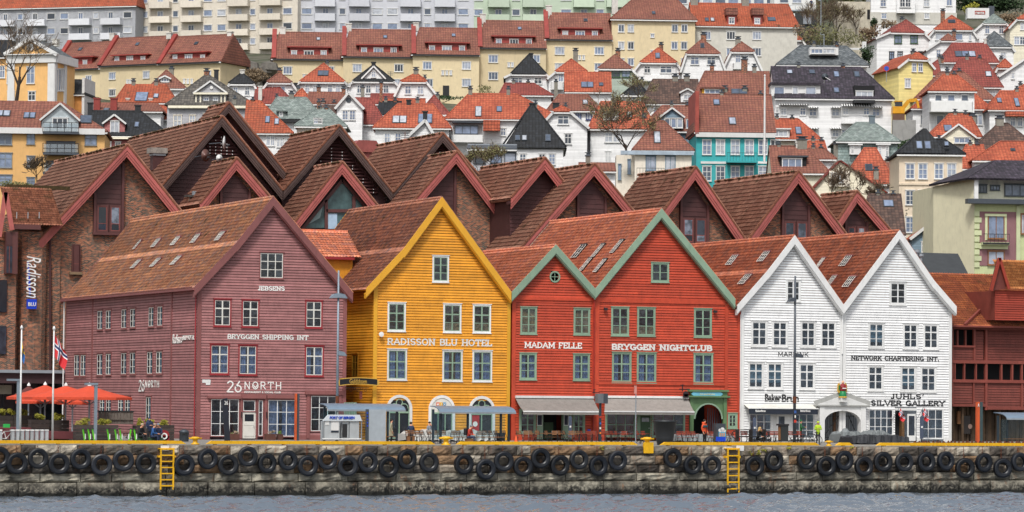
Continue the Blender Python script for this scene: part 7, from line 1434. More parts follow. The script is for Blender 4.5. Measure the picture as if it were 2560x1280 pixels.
t,f=Q('banner_pillar','leaning dark blue banner pillar before the left shop window','banner',566,-6);m=MB();a=f.P(559,1100);b=f.P(572,995);m.prism([(a[0]+.1,0),(b[0]+.15,0),(b[0]-.1,b[1]),(a[0]-.1,b[1]-.05)],0,.12);m.build('panel',paint('dark_navy','#1f2430',.5),t)
l_=put_font(f,t,'26',561,570,1002,1012,SLAB,-.03)
OPY=paint('orange_pylon','#cf5a2c',.5);t,f=Q('info_pylon','tall thin orange and black information pylon at the mauve house','pylon',743,-8);qb(f,t,738,984,743,1101,0,.25,OPY,'orange_side');qb(f,t,743,984,749,1101,0,.25,DGREYM,'dark_side')
t,f=Q('info_pylon','orange and teal information pylon in front of the dark red building','pylon',2449,-18);qb(f,t,2443,1005,2449.5,1109,0,.25,OPY,'orange_side');qb(f,t,2449.5,1005,2457,1109,0,.25,paint('pylon_teal','#35494c',.5),'dark_side');put_font(f,t,'A',2444.5,2448.5,1009,1017,WHITE,-.02)
t,f=Q('litter_bin','dark domed litter bin at the mauve house corner','bin',460,-10);m=MB();m.lathe([(.3,0),(.33,.05),(.33,.62),(.36,.65),(.3,.78),(.12,.85),(0,.86)],14);m.build('body',DGREYM,t,True)
for i in range(4):m=MB();m.box(-.26+i*.14,-.16+i*.14,-.36,-.31,.48,.6);m.build('opening',BLACKM,t)
t,f=Q('round_sign','round dark red standing sign right of the seated people','sign',410,-19);m=MB();m.lathe([(0,-.05),(.36,-.05),(.36,.05),(0,.05)],20,(0,0,.55),'y');m.box(-.36,.36,-.05,.05,0,.5);m.build('board',paint('dark_red_board','#8c1f26',.5),t);m=MB();m.lathe([(.13,.07),(.22,.07),(.22,.05),(.13,.05)],16,(0,0,.5),'y',closed=True);m.build('emblem',SLAB,t)
CAN=paint('grey_awning_cloth','#8b8580',.85,.12,.55,1.5)
def shop_awning(fr,root_off,x0,x1,xe0,xe1,yt,yb,yv,lb,dep=2.4,mt=None):
 t=thing('awning',lb,'awning',tuple(fr.o));a=fr.P(x0,yt,-.1);b=fr.P(x1,yt+2,-.1);c=fr.P(xe0,yb,-dep);d=fr.P(xe1,yb+1,-dep);mt=mt or CAN
 n=10;m=MB();P=[]
 for j in range(7):
  s_=j/6
  for i in range(n+1):u=i/n;x=(a[0]*(1-s_)+c[0]*s_)*(1-u)+(b[0]*(1-s_)+d[0]*s_)*u;P.append((x,-.1-(dep-.1)*s_,a[1]*(1-s_)+c[1]*s_-.08*math.sin(math.pi*s_)))
 m.add(P,[(j*(n+1)+i,(j+1)*(n+1)+i,(j+1)*(n+1)+i+1,j*(n+1)+i+1)for j in range(6)for i in range(n)]);m.build('cloth',mt,t,True)
 zz=fr.P(xe0,yv,-dep)[1];m=MB();m.box(c[0],d[0],-dep-.02,-dep+.0,zz,c[1]-.06);m.build('valance',mt,t);m=MB();m.box(c[0],d[0],-dep-.06,-dep+.03,c[1]-.06,c[1]+.04);m.build('front_bar',WHITE,t);m=MB();m.box(a[0],b[0],-.3,-.04,a[1]-.02,a[1]+.16);m.build('cassette',WHITE,t)
 for x,x2 in((a[0]+.6,c[0]+.6),(b[0]-.6,d[0]-.6)):m=MB();m.tube((x,-.1,a[1]-.3),(x2,-dep,c[1]-.02),.03);m.build('arm',GREYM,t)
 return t
shop_awning(RF1,None,1288,1483,1308,1500,994,1028,1036,'sagging grey awning over the entrance of the narrow red house');shop_awning(RF2,None,1513,1720,1511,1736,994,1028,1036,'long grey awning over the broad red house shopfront')
NV=paint('navy_awning','#232a38',.7,.1,.2);t=thing('awning','navy BakerBrun awning with white lettering','awning',tuple(WF1.o));a=WF1.P(1872,1035,-.9);b=WF1.P(2044,1023,-.9);m=MB();m.box(a[0],b[0],-.95,-.9,a[1],b[1]);m.build('valance',NV,t);m=MB();m.slab([(a[0],-.9,b[1]),(b[0],-.9,b[1]),(b[0],-.05,b[1]+.35),(a[0],-.05,b[1]+.35)],.03);m.build('cloth',CREAM,t);m=MB();m.box(a[0]-.05,b[0]+.05,-1,-.9,b[1],b[1]+.08);m.build('front_bar',WHITE,t)
for x0,x1 in((1889,1914),(2001,2026)):put_font(WF1,t,'BakerBrun',x0,x1,1024.5,1030,WHITE,-.97,0,.02)
SHR=metal('shelter_blue_grey','#7d90a3',.4,.3);SHP=paint('shelter_post','#2b3944',.45,.05,.1);SGL=glass_near('shelter_glass',(.82,.9,.92),.06)
def shelter(lb,x0,x1,yt,Y,posts,ym=None,clip=None):
 t,f=Q('bus_shelter',lb,'bus shelter',(x0+x1)/2,Y);a=f.P(x0,yt+14);b=f.P(x1,yt);n=6;m=MB();zr=b[1];zl=a[1];P=[]
 pr=[(1.9*(1-math.cos(math.pi*i/n/2*1.0))-.0,zl+(zr-zl)*math.sin(math.pi*i/n/2))for i in range(n+1)]
 for i in range(n):m.slab([(a[0],pr[i][0],pr[i][1]),(b[0],pr[i][0],pr[i][1]),(b[0],pr[i+1][0],pr[i+1][1]),(a[0],pr[i+1][0],pr[i+1][1])],.05)
 m.build('roof',SHR,t);m=MB();m.box(a[0],b[0],-.05,.03,zl-.1,zl+.02);m.build('gutter',GREYM,t)
 for px in posts:q=f.P(px,1100);m=MB();m.box(q[0]-.07,q[0]+.07,1.2,1.34,0,zr-.25);m.build('post',SHP,t)
 m=MB();m.box(a[0]+.3,b[0]-.3,1.25,1.27,.35,zl-.1);m.build('glass_panel',SGL,t);m=MB();m.box(a[0]+.1,a[0]+.14,.1,1.2,.35,zl-.1);m.build('glass_panel',SGL,t);m=MB();m.box(a[0]+.4,b[0]-.4,.9,1.2,.45,.5);m.build('bench',WOODB,t);return t,f
shelter('bus shelter behind the harbour kiosk with a woman waiting in it',820,1014,1010,-17.5,(826,985,1008));shelter('bus shelter in front of the yellow house arches',1099,1290,1016,-17.5,(1099,1118,1186,1269,1289));shelter('bus shelter at the right edge before the dark red building',2517,2620,1032,-17.5,(2517,2540,2600))
t,f=Q('display_panel','large grey information panel standing in front of the bus shelter','panel',940,-20.5);qb(f,t,922,1024,965,1103,0,.35,metal('panel_grey','#a3abb2',.5,.1),'panel');qb(f,t,917,1023,922,1103,.02,.33,DGREYM,'side')
for y in(1031,1039,1047,1055,1063):qb(f,t,917.5,y,920.5,y+3.5,-.03,.01,BLUE,'button')
KG=metal('kiosk_grey','#b3b8bb',.5,.15);t,f=Q('harbour_kiosk','grey PORT OF BERGEN service kiosk at the quay edge','kiosk',858,-22);a=f.P(812,1050);b=f.P(902,1037);a2=f.P(806,1052);b2=f.P(904,1052)
m=MB();m.prism([(a2[0],a2[1]),(b2[0],a2[1]),(b[0]-.1,f.P(890,1037)[1]),(f.P(820,1037)[0],b[1])],-.1,.05);m.build('sign_board',paint('kiosk_white','#c9d0d6',.5,.03,.1),t);put_font(f,t,'PORT OF BERGEN',824,887,1041,1047.5,BLUE,-.12,.22,.03)
for x0,x1 in((811,849),(874,898)):qb(f,t,x0,1053,x1,1100,0,.8,KG,'cabinet')
qb(f,t,855,1053,872,1100,.05,.7,KG,'cabinet');qb(f,t,856,1060,868,1093,.0,.05,BLACKM,'grille')
for x in(806,903):qb(f,t,x,1052,x+2,1105,-.05,.05,GREYM,'frame_post')
qb(f,t,828,1053,847,1076,-.03,0,WHITE,'notice');qb(f,t,828,1077,847,1081,-.03,0,NV,'notice_footer');qb(f,t,813,1053,823,1062,-.03,0,WHITE,'notice');qb(f,t,806,1096,903,1098,-.1,-.05,WHITE,'rail')
t,f=Q('signal_box','grey floodlight housing on a sticker-covered pole between the awnings','floodlight',1501,-16);qb(f,t,1499,1005,1504,1103,.2,.38,SHP,'pole');qb(f,t,1495,984,1509,1008,0,.5,paint('housing_grey','#6c7176',.5,.1,.3),'housing');qb(f,t,1509,984,1520,1009,.1,.6,DGREYM,'housing')
for i,(y,c_)in enumerate(((1040,'#c03a2a'),(1056,'#3a62a8'),(1068,'#e8e4d8'),(1080,'#e07a2a'))):qb(f,t,1499,y,1503,y+5,.17,.19,paint('pole_sticker%s'%'abcd'[i],c_),'sticker')
t,f=Q('sign_post','thin grey sign post with a narrow plate before the broad red house','sign post',1589,-19);m=MB();m.tube((0,0,0),(0,0,f.P(1589,985)[1]),.04);m.build('pole',GREYM,t);qb(f,t,1586,964,1592,984,-.03,.03,paint('salmon_plate','#c98a80',.5),'plate')
t,f=Q('giant_pot','giant black flower pot in front of the red house window','plant pot',1662,-20);z=f.P(1662,1051)[1];w_=(f.P(1690,1051)[0]-f.P(1634,1051)[0])/2;m=MB();m.lathe([(w_*.62,0),(w_*.72,z*.3),(w_*.93,z*.92),(w_,z*.93),(w_,z),(w_*.9,z),(w_*.85,z*.9),(0,z*.88)],28);m.build('pot',paint('black_plastic','#2c2f33',.45,.1,.2),t,True)
t,f=Q('utility_box','dark cabinet painted with a blue house mural beside the man in orange','cabinet',1802,-21);qb(f,t,1791,1059,1814,1103,0,.5,DGREYM,'cabinet');qb(f,t,1790,1092,1814.5,1103,-.02,.0,BLUE,'mural_band');qb(f,t,1797,1079,1814.5,1092,-.02,0,paint('mural_sky','#5ab4d6'),'mural_house')
for x in(1799,1804,1809):qb(f,t,x,1082,x+3,1091,-.035,-.021,paint('mural_orange','#d08a5a'),'mural_window')
m=MB()
for x,y,r_ in((1800,1076,.13),(1806,1074,.16),(1811,1077,.1)):q=f.P(x,y);m.lathe([(0,.03),(r_,.03),(r_,0)],10,(q[0],0,q[1]),'y')
struct(m.build('mural_clouds',WHITE,t),'stuff')
t,f=Q('lectern_bin','dark upright bin before the BakerBrun door','bin',1961,-19);qb(f,t,1953,1063,1971,1103,0,.5,paint('dark_bin','#2b2f30',.5,.1,.2),'body');qb(f,t,1950,1060,1973,1064,-.05,.55,BLACKM,'lid');qb(f,t,1950,1067,1953,1100,.1,.4,WOODB,'side')
t,f=Q('street_bench','black park bench with curved armrests in front of the bakery','bench',1880,-20)
qb(f,t,1846,1090,1916,1092.5,0,.5,BLACKM,'seat')
for y in(1074,1077.5,1081,1084.5):qb(f,t,1850,y,1912,y+1.2,.5,.55,BLACKM,'slat')
for x in(1846,1880,1913):qb(f,t,x,1073,x+2,1104,.1,.6,BLACKM,'leg')
for x in(1841,1916):m=MB();q=f.P(x,1090);m.lathe([(.24,-.03),(.29,-.03),(.29,.03),(.24,.03)],14,(q[0],.2,q[1]+.1),'y',closed=True);m.build('armrest',BLACKM,t)
for x,y0,y1,lb in((1425,1040,1095,'grey-blue surfboard-shaped banner with stickers by the red entrance'),(1886,1044,1072,'grey-blue surfboard-shaped banner behind the bench'),(2304,1040,1100,'dark surfboard-shaped banner under the Norwegian flags')):
 t,f=Q('board_banner',lb,'banner',x,-5,'upright board banners');a=f.P(x-4,1100);b=f.P(x+4,y0);r_=(b[0]-a[0])/2;m=MB();n=8;m.prism([(-r_,0.3),(r_,0.3),(r_,b[1]-r_)]+[(r_*math.cos(math.pi*i/n),b[1]-r_+r_*math.sin(math.pi*i/n))for i in range(1,n)]+[(-r_,b[1]-r_)],-.04,.04);m.build('board',paint('slate_blue_board','#4a5468',.5,.1,.2),t)
 m=MB();m.box(-r_*.5,r_*.5,-.06,-.04,b[1]*.55,b[1]*.62);m.build('sticker',SLAB,t);m=MB();m.box(-.3,.3,-.2,.2,0,.06);m.tube((0,0,0),(0,0,.4),.04);m.build('base',BLACKM,t)
t=thing('hanging_sign','gold and black Guldskoen ribbon sign spanning the alley','sign',(at_y(845,955,-.6).x,-.6,0));f=Frame(tuple(t.location),0);m=MB();g_=MB();n=16
for i in range(n):
 x0=849+94*i/n;x1=849+94*(i+1)/n;fy=lambda x:948.5-3.2*math.sin((x-849)/94*math.pi)if True else 0;a=f.P(x0,fy(x0));b=f.P(x1,fy(x1));hh=.42
 m.prism([(a[0],a[1]-hh),(b[0],b[1]-hh),b,a],-.03,.03);g_.prism([(a[0],a[1]),(b[0],b[1]),(b[0],b[1]+.06),(a[0],a[1]+.06)],-.04,.04);g_.prism([(a[0],a[1]-hh-.06),(b[0],b[1]-hh-.06),(b[0],b[1]-hh),(a[0],a[1]-hh)],-.04,.04)
m.build('ribbon',paint('sign_black','#17191f',.4),t);GOLD=paint('sign_gold','#c9a045',.4,.05,.1);g_.build('gold_edge',GOLD,t);put_font(f,t,'Guldskoen',874,917,947.5,958.5,GOLD,-.05)
for x,s_ in((849,-1),(943,1)):
 a=f.P(x,950);k=MB();k.prism([(a[0],a[1]-.42),(a[0]+s_*.2,a[1]-.36),(a[0]+s_*.08,a[1]-.24),(a[0]+s_*.2,a[1]-.12),(a[0],a[1])][::s_],-.035,.035);k.build('ribbon_tail',GOLD,t)
t=thing('iron_bracket','wrought iron scroll bracket with a red hanging board in the alley','bracket',(at_y(880,975,0).x,-.2,0));f=Frame(tuple(t.location),0);m=MB()
for i in range(6):q=f.P(868+i*9,972+(i%2)*4);m.lathe([(.08,-.015),(.1,-.015),(.1,.015),(.08,.015)],10,(q[0],0,q[1]),'y',closed=True)
a=f.P(862,970);b=f.P(922,970);m.box(a[0],b[0],-.02,.02,a[1],a[1]+.05);m.build('scrollwork',BLACKM,t);qb(f,t,899,978,906,998,-.03,.03,paint('hanging_red_board','#7a3a2c'),'hanging_board')
for lb,px,py,s_ in(('black wrought iron inn sign left of the green gateway',1711,985,1),('black wrought iron lantern bracket between the two awnings',1490,990,.7)):
 q=at_y(px,py,-.6);t=thing('iron_sign',lb,'sign',(q.x,-.6,q.z));m=MB();m.box(-.45*s_,.45*s_,-.03,.03,.35*s_,.42*s_);m.box(-.2,-.14,-.03,.03,.2,.75*s_);m.box(-.35*s_,.0,-.03,.03,.66*s_,.72*s_);m.build('bracket',BLACKM,t);m=MB();m.lathe([(0,-.05),(.22*s_,-.05),(.22*s_,.05),(0,.05)],12,(.12,0,0),'y');m.box(-.1,.34*s_,-.05,.05,-.3*s_,0);m.build('sign_board',paint('iron_sign_dark','#2c2024'),t)
for lb,px,py in(('small dark floodlight on the broad red house, left',1513,773),('small dark floodlight on the broad red house, right',1787,779),('round white lamp on the yellow house corner',951,836)):
 q=at_y(px,py,-.15);t=thing('wall_light',lb,'wall light',tuple(q));m=MB();m.lathe([(0,-.05),(.16,-.05),(.2,.14),(0,.16)],8,(0,-.1,0),'y')if px<1000 else m.box(-.13,.13,-.2,0,-.1,.1);m.build('lamp',WHITE if px<1000 else BLACKM,t);m=MB();m.tube((0,0,0),(0,.13,.2),.02);m.build('bracket',DGREYM,t)
# ================================================================ dark red galleried building at the right
DR=paint('dark_red_gallery_boards','#74382f',.65,.15,.4,obj=.15);DRT=paint('dark_red_frame','#834036',.6,.12,.35);T_R=tiles('tiles_rusty_orange',['#b05e34','#bd6a3c','#9c5030','#a85a38'],geo=True,moss=.12)
o_=at_y(2378,1105,1.5);GF_=Frame((o_.x+.1,1.5,0),0);gal=thing('galleried_house','dark red timber galleried house with rusty tiled roof at the right edge','house',tuple(GF_.o))
quad_roof(GF_,gal,[(2376,815),(2660,822),(2400,684)],T_R,-.9,5.5);x9=GF_.P(2660,900)[0]
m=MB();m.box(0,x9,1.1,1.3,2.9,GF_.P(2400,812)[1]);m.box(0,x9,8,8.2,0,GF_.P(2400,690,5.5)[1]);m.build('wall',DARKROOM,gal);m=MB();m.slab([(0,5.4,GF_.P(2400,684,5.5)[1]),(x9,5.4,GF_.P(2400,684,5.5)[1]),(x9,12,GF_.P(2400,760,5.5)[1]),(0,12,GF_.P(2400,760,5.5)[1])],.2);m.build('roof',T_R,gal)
def gb(x0,y0,x1,y1,v=0.0,mt=DR,ang=0.0):
 a=GF_.P(x0,y1,v);b=GF_.P(x1,y0,v);z=a[1]
 while z<b[1]-.05:
  zt=min(z+.21,b[1]);k=MB();k.add([(a[0],v-.06,z),(b[0],v-.06,z),(b[0],v-.02,zt-.02),(a[0],v-.02,zt-.02),(a[0],v+.05,z),(b[0],v+.05,z),(b[0],v+.05,zt-.02),(a[0],v+.05,zt-.02)],[(0,1,2,3),(0,4,5,1),(3,2,6,7),(0,3,7,4),(1,5,6,2),(4,7,6,5)]);k.build('board',mt,gal);z+=.21
for q in[(2380,868,2433,905),(2436,826,2458,905),(2469,826,2620,905),(2380,955,2430,1008),(2433,955,2460,1012),(2468,955,2620,1018)]:gb(*q)
for q in[(2378,822,2382,1015),(2391,826,2394,866),(2411,826,2414,866),(2432,822,2437,905),(2461,822,2467,1025),(2384,908,2387,952),(2408,908,2411,952),(2437,908,2440,952),(2500,908,2504,952),(2527,908,2531,952),(2431,955,2434,1015),(2551,905,2555,1020)]:box_at(GF_,gal,*q,-.15,.1,DRT,'post')
for q in[(2378,864,2436,868),(2378,903,2620,908),(2378,951,2620,956),(2378,1010,2462,1016),(2466,1018,2620,1024),(2378,815,2620,823)]:box_at(GF_,gal,*q,-.2,.1,DRT,'rail')
m=MB();a=GF_.P(2380,815,-.9);b=GF_.P(2620,820,-.9);m.beam((a[0],-1.0,a[1]),(b[0],-1.0,a[1]),.14,.14);m.build('gutter',DRT,gal)
OLDW=paint('old_bare_timber','#4b3a2a',.85,.3,.6,2,obj=.4)
x=2380
while x<2640:w_=rnd.uniform(5,10);box_at(GF_,gal,x,1018,x+w_-.8,1107,1.0+rnd.uniform(-.1,.1),1.2,OLDW,'plank');x+=w_
for q in[(2384,1020,2388,1105),(2408,1018,2413,1107),(2458,1022,2462,1107),(2500,1022,2505,1107)]:box_at(GF_,gal,*q,.2,.4,OLDW,'post')
box_at(GF_,gal,2415,1040,2437,1085,.7,.95,paint('poster_dark','#2a2422',.4),'poster');q=GF_.P(2426,1066,.65);m=MB();m.lathe([(0,.0),(.2,.0),(.2,-.02)],14,(q[0],.68,q[1]),'y');m.build('poster_portrait',paint('poster_face','#9b8073',.5),gal);box_at(GF_,gal,2404,1028,2413,1060,.6,.8,WOODB,'frame')
A1_=GF_.P(2486,800,-1.6);B1_=GF_.P(2620,730,-1.6);m=MB();m.box(A1_[0],B1_[0],-1.6,4,A1_[1],B1_[1]);m.build('hoist_dormer',DR,gal);
for i in range(13):z0=A1_[1]+(B1_[1]-A1_[1])*i/13;m=MB();m.add([(A1_[0],-1.7,z0),(B1_[0],-1.7,z0),(B1_[0],-1.62,z0+.24),(A1_[0],-1.62,z0+.24)],[(0,1,2,3)]);m.build('board',paint('bright_red_boards','#9c3a28',.6,.1,.3),gal)
quad_roof(GF_,gal,[(2516,722),(2640,724),(2510,650)],tiles('tiles_ochre_orange',['#c47a3c','#cf8446','#b56c34'],geo=True),-2.0,.2)
p0,p1,p2=GF_.P(2478,727,-2.1),GF_.P(2499,645,-2.1),GF_.P(2522,722,-2.1);m=MB();m.prism([p0,p2,p1],-1.9,-1.7);m.build('hoist_gable',DR,gal)
for a,b in((p0,p1),(p1,p2)):m=MB();m.beam((a[0],-2.1,a[1]),(b[0],-2.1,b[1]),.12,.25);m.build('bargeboard',paint('bright_red_boards','#9c3a28'),gal)
for(x0,y0,x1,y1)in((2395,800,2500,728),):
 a=GF_.P(2412,815,-1.0);b=GF_.P(2478,752,2);m=MB();m.beam((a[0],-1.0,a[1]+.1),(b[0],2,b[1]+.1),.2,.2);m.build('roof_trim',DRT,gal)
t,f=Q('shed_roof','black felt roof with metal vents between white house and galleried house','roof',2350,14);a=f.P(2305,690,0);b=f.P(2400,690,0);c=f.P(2395,634,5);m=MB();m.slab([(a[0],0,a[1]),(b[0]+1,0,a[1]),(c[0],5,c[1]),(a[0]+.5,5,c[1])],.3);m.build('felt',paint('black_felt','#3a3d40',.8,.15,.3),t);m=MB();m.box(a[0],b[0],0,5,0,a[1]-.3);m.build('wall',DR,t)
for x,y0,y1 in((2292,624,655),(2302,634,660)):q=f.P(x,y1,.5);z=f.P(x,y0,.5)[1];m=MB();m.lathe([(.12,q[1]-1),(.12,z-.3),(.25,z-.25),(.25,z-.02),(0,z)],12,(q[0],.5,0));m.build('vent',GREYM,t)
# ================================================================ painted angel over the portal
q=at_y(2107,994,-.75);an=thing('angel_statue','painted wooden angel with gold wings above the white portal','statue',(q.x,-.75,q.z))
GRN=paint('emerald_skirt','#16804a',.5,.05,.1);CRM=paint('crimson_robe','#8f1f26',.5,.05,.1);SKN=paint('painted_skin','#d9a68a',.6,.03,0)
m=MB();m.lathe([(.3,0),(.33,.05),(.27,.3),(.2,.58)],12);m.build('skirt',GRN,an,True);m=MB();m.lathe([(.31,-.02),(.35,0),(.34,.08),(.31,.1)],12);m.build('hem',GOLD,an);m=MB();m.lathe([(.21,.5),(.27,.62),(.2,.8),(.24,1.0),(.1,1.1),(0,1.12)],12);m.build('robe',CRM,an,True)
m=MB();m.lathe([(0,1.06),(.1,1.12),(.12,1.22),(.09,1.32),(0,1.36)],10);m.build('head',SKN,an,True);m=MB();m.tube((-.24,-.05,.95),(-.1,-.25,.75),.07,.05);m.tube((.24,-.05,.95),(.1,-.25,.75),.07,.05);m.build('arm',CRM,an);m=MB();m.box(-.16,.16,-.3,-.2,.7,.78);m.build('scroll',SLAB,an);m=MB();m.box(-.25,.25,-.2,.3,-.35,0);m.build('bracket',WHITE,an)
for s_ in(-1,1):m=MB();m.prism([(s_*.1,.5),(s_*.3,.35),(s_*.45,.5),(s_*.42,1.0),(s_*.3,1.2),(s_*.15,1.0)][::s_],.08,.16);w_=m.build('wing',GOLD,an);m=MB();m.prism([(s_*.2,.65),(s_*.33,.55),(s_*.34,.95),(s_*.24,1.0)][::s_],.06,.09);m.build('feathers',GRN,w_)
for px,py,lb in((2252,1018,'left of two small Norwegian flags slanting over the silver gallery door'),(2312,1018,'right of two small Norwegian flags slanting over the silver gallery door')):
 q=at_y(px,py,-.9);t=thing('flag',lb,'flag',(q.x,-.9,q.z),0,'small Norwegian flags on the white house');m=MB();m.tube((-.3,.8,-1.0),(.05,0,.25),.02);m.build('staff',DGREYM,t);fm_=flag_mesh(.62,.62,'no',.5);c=fm_.build('cloth',FL,t,True);c.rotation_euler=(0,R(18),0)
# ================================================================ cafe furniture
def make_chair(col):
 t=thing('cafe_chair','slatted folding wooden cafe chair','chair')
 for i in range(4):m=MB();m.box(-.2,.2,-.2+i*.11,-.12+i*.11,.44,.46);m.build('seat_slat',col,t)
 for i in range(3):m=MB();m.box(-.2,.2,.22+.03*i,.24+.03*i,.6+i*.11,.68+i*.11);m.build('back_slat',col,t)
 for x in(-.2,.2):m=MB();m.tube((x,-.22,0),(x,.3,.9),.018,n=4);m.build('leg',BLACKM,t);m=MB();m.tube((x,.22,0),(x,-.18,.46),.018,n=4);m.build('leg',BLACKM,t)
 return t
def make_table(col):
 t=thing('cafe_table','small slatted cafe table','table')
 for i in range(5):m=MB();m.box(-.4,.4,-.35+i*.15,-.22+i*.15,.72,.75);m.build('table_slat',col,t)
 for x,y in((-.34,-.3),(.34,-.3),(-.34,.35),(.34,.35)):m=MB();m.tube((x,y,0),(x,y,.72),.02,n=4);m.build('leg',BLACKM,t)
 return t
def set_out(proto,xs,Y,lab,group,py=1100,rz=None):
 for i,x in enumerate(xs):
  o=copy_tree(proto);yy=Y+rnd.uniform(-.6,.6);p=at_y(x,py,yy);o.location=(p.x,yy,0);o.rotation_euler=(0,0,rnd.uniform(-.6,.6)if rz is None else rz+rnd.uniform(-.2,.2));o['label']=lab+', %s from left'%ORD[i];o['group']=group
bc=make_chair(WOODB);rc=make_chair(REDWOOD);bt=make_table(WOODB);rt_=make_table(REDWOOD)
set_out(bc,[1022,1034,1047,1060,1078,1092,1108,1135,1150,1200,1215,1230,1245,1262],-14,'brown slatted cafe chair in front of the yellow house','brown cafe chairs before the yellow house')
set_out(bc,[1300,1314,1330,1346,1372,1386,1402,1416,1428,1440,1452],-13,'brown slatted cafe chair at the narrow red house','brown cafe chairs at the narrow red house')
set_out(rc,[1460,1472,1484,1510,1522,1534,1546,1558,1570,1600,1612,1700,1712,1724,1736,1776,1784,1822,1830],-13,'red-brown folding chair at the broad red house','red-brown chairs at the broad red house')
set_out(rc,[1860,1872,1920,1932,1944,1980,1990,2000],-10,'red-brown folding chair outside the bakery','red-brown chairs outside the bakery')
set_out(bt,[1040,1085,1142,1208,1250,1322,1364,1394,1434],-15,'brown slatted cafe table among the brown chairs','brown cafe tables');set_out(rt_,[1466,1498,1528,1564,1606,1706,1730,1866,1938,1994],-15,'red-brown slatted cafe table among the red-brown chairs','red-brown cafe tables')
for pr_ in(bc,rc,bt,rt_):
 for ch in list(pr_.children):bpy.data.objects.remove(ch)
 bpy.data.objects.remove(pr_)
def cover(px0,px1,y0,Y,lb,col,seed,dep=2.2,n_=26):
 t,f=Q('furniture_cover',lb,'cover',(px0+px1)/2,Y);a=f.P(px0,1100);b=f.P(px1,y0);rs_=np.random.RandomState(seed);nx_,ny_=n_,7;m=MB();P=[]
 hs_=np.convolve(rs_.uniform(.6,1.0,nx_+5),np.ones(3)/3,'same')
 for j in range(ny_+1):
  for i in range(nx_+1):
   s_,t_=i/nx_,j/ny_;e=min(1,5*min(s_,1-s_));zt=b[1]*hs_[i+2]*(.75+.25*e)
   if j==0:y,z=-.15+rs_.uniform(-.1,.1),.15*rs_.rand()
   elif j==ny_:y,z=dep,0
   else:y,z=(j-1)*dep/(ny_-1)+rs_.uniform(-.06,.06),zt+rs_.uniform(-.06,.06)
   P.append((a[0]+(b[0]-a[0])*s_,y,z))
 m.add(P,[(j*(nx_+1)+i,j*(nx_+1)+i+1,(j+1)*(nx_+1)+i+1,(j+1)*(nx_+1)+i)for j in range(ny_)for i in range(nx_)])
 m.add([P[j*(nx_+1)]for j in range(ny_+1)],[tuple(range(ny_,-1,-1))]);m.add([P[j*(nx_+1)+nx_]for j in range(ny_+1)],[tuple(range(ny_+1))]);m.build('cloth',col,t,False)
SHT=paint('white_dust_sheet','#bdbcb8',.85,.12,.3,1.5);GSH=paint('grey_tarpaulin','#7f8587',.7,.15,.35,1.5);BSH=paint('black_tarpaulin','#2a2c31',.7,.15,.2,1.5)
cover(1016,1098,1071,-7,'white sheet draped over stacked furniture left of the yellow arches',SHT,1);cover(1104,1244,1070,-7,'long white sheet draped over furniture before the yellow arches',SHT,2)
cover(1700,1785,1081,-6,'grey tarpaulin over furniture behind the man in orange',GSH,3);cover(1793,1836,1081,-6,'grey tarpaulin over furniture behind the mural cabinet',GSH,4)
cover(2104,2168,1073,-7,'light grey tarpaulin before the portal gates',GSH,5);cover(2170,2226,1074,-8,'light grey tarpaulin under the gallery window',GSH,6);cover(2130,2272,1084,-15,'long black tarpaulin over tables near the quay edge',BSH,7)
for x0,lb in((2108,'tall grey covered heater stand before the portal'),):t,f=Q('covered_heater',lb,'cover',2113,-10);m=MB();m.lathe([(.35,0),(.32,.9),(.2,1.1),(.1,1.15),(0,1.16)],12);m.build('cloth',GSH,t)
t,f=Q('chalk_board','black chalk sandwich board below the yellow house corner','sign',1251,-16);qb(f,t,1241,1082,1262,1102,0,.05,BLACKM,'board')
t,f=Q('traffic_cone','orange traffic cone beside the shelter post','cone',1290,-18);m=MB();m.lathe([(.17,.04),(.03,.6),(0,.62)],12);m.box(-.2,.2,-.2,.2,0,.04);m.build('cone',paint('cone_orange','#e0592a'),t)
t,f=Q('wheelchair_sign','small blue square sign on the narrow red house','sign',1473,-.15);qb(f,t,1469,1073,1476,1080,0,.03,BLUE,'plate')
t,f=Q('green_shed','pale green panelled shed in the alley behind the shelter','shed',878,-5);
for x in range(860,892,4):qb(f,t,x,1006,x+3.4,1100,0,.1,GREEN,'plank')
RB=paint('rust_brown_iron','#5b3027',.8,.2,.3,3)
pk=thing('iron_marker','small rusty pointed iron marker in the row along the quay edge','marker',(0,-22.6,0));m=MB();m.box(-.12,.12,-.04,.04,0,.28);m.prism([(-.12,.28),(.12,.28),(0,.42)],-.04,.04);m.build('body',RB,pk);first=True
for i,x in enumerate(list(range(2288,2560,9))):
 o=pk if first else copy_tree(pk);first=False;p=at_y(x+rnd.uniform(-2,2),1106,-22.6);o.location=(p.x,-22.6,0);o.rotation_euler=(0,rnd.uniform(-.15,.15),rnd.uniform(-.6,.6));o['label']='small rusty pointed iron marker on the quay edge, %s from left'%ORD[i];o['group']='rusty iron markers at the right end of the quay edge'
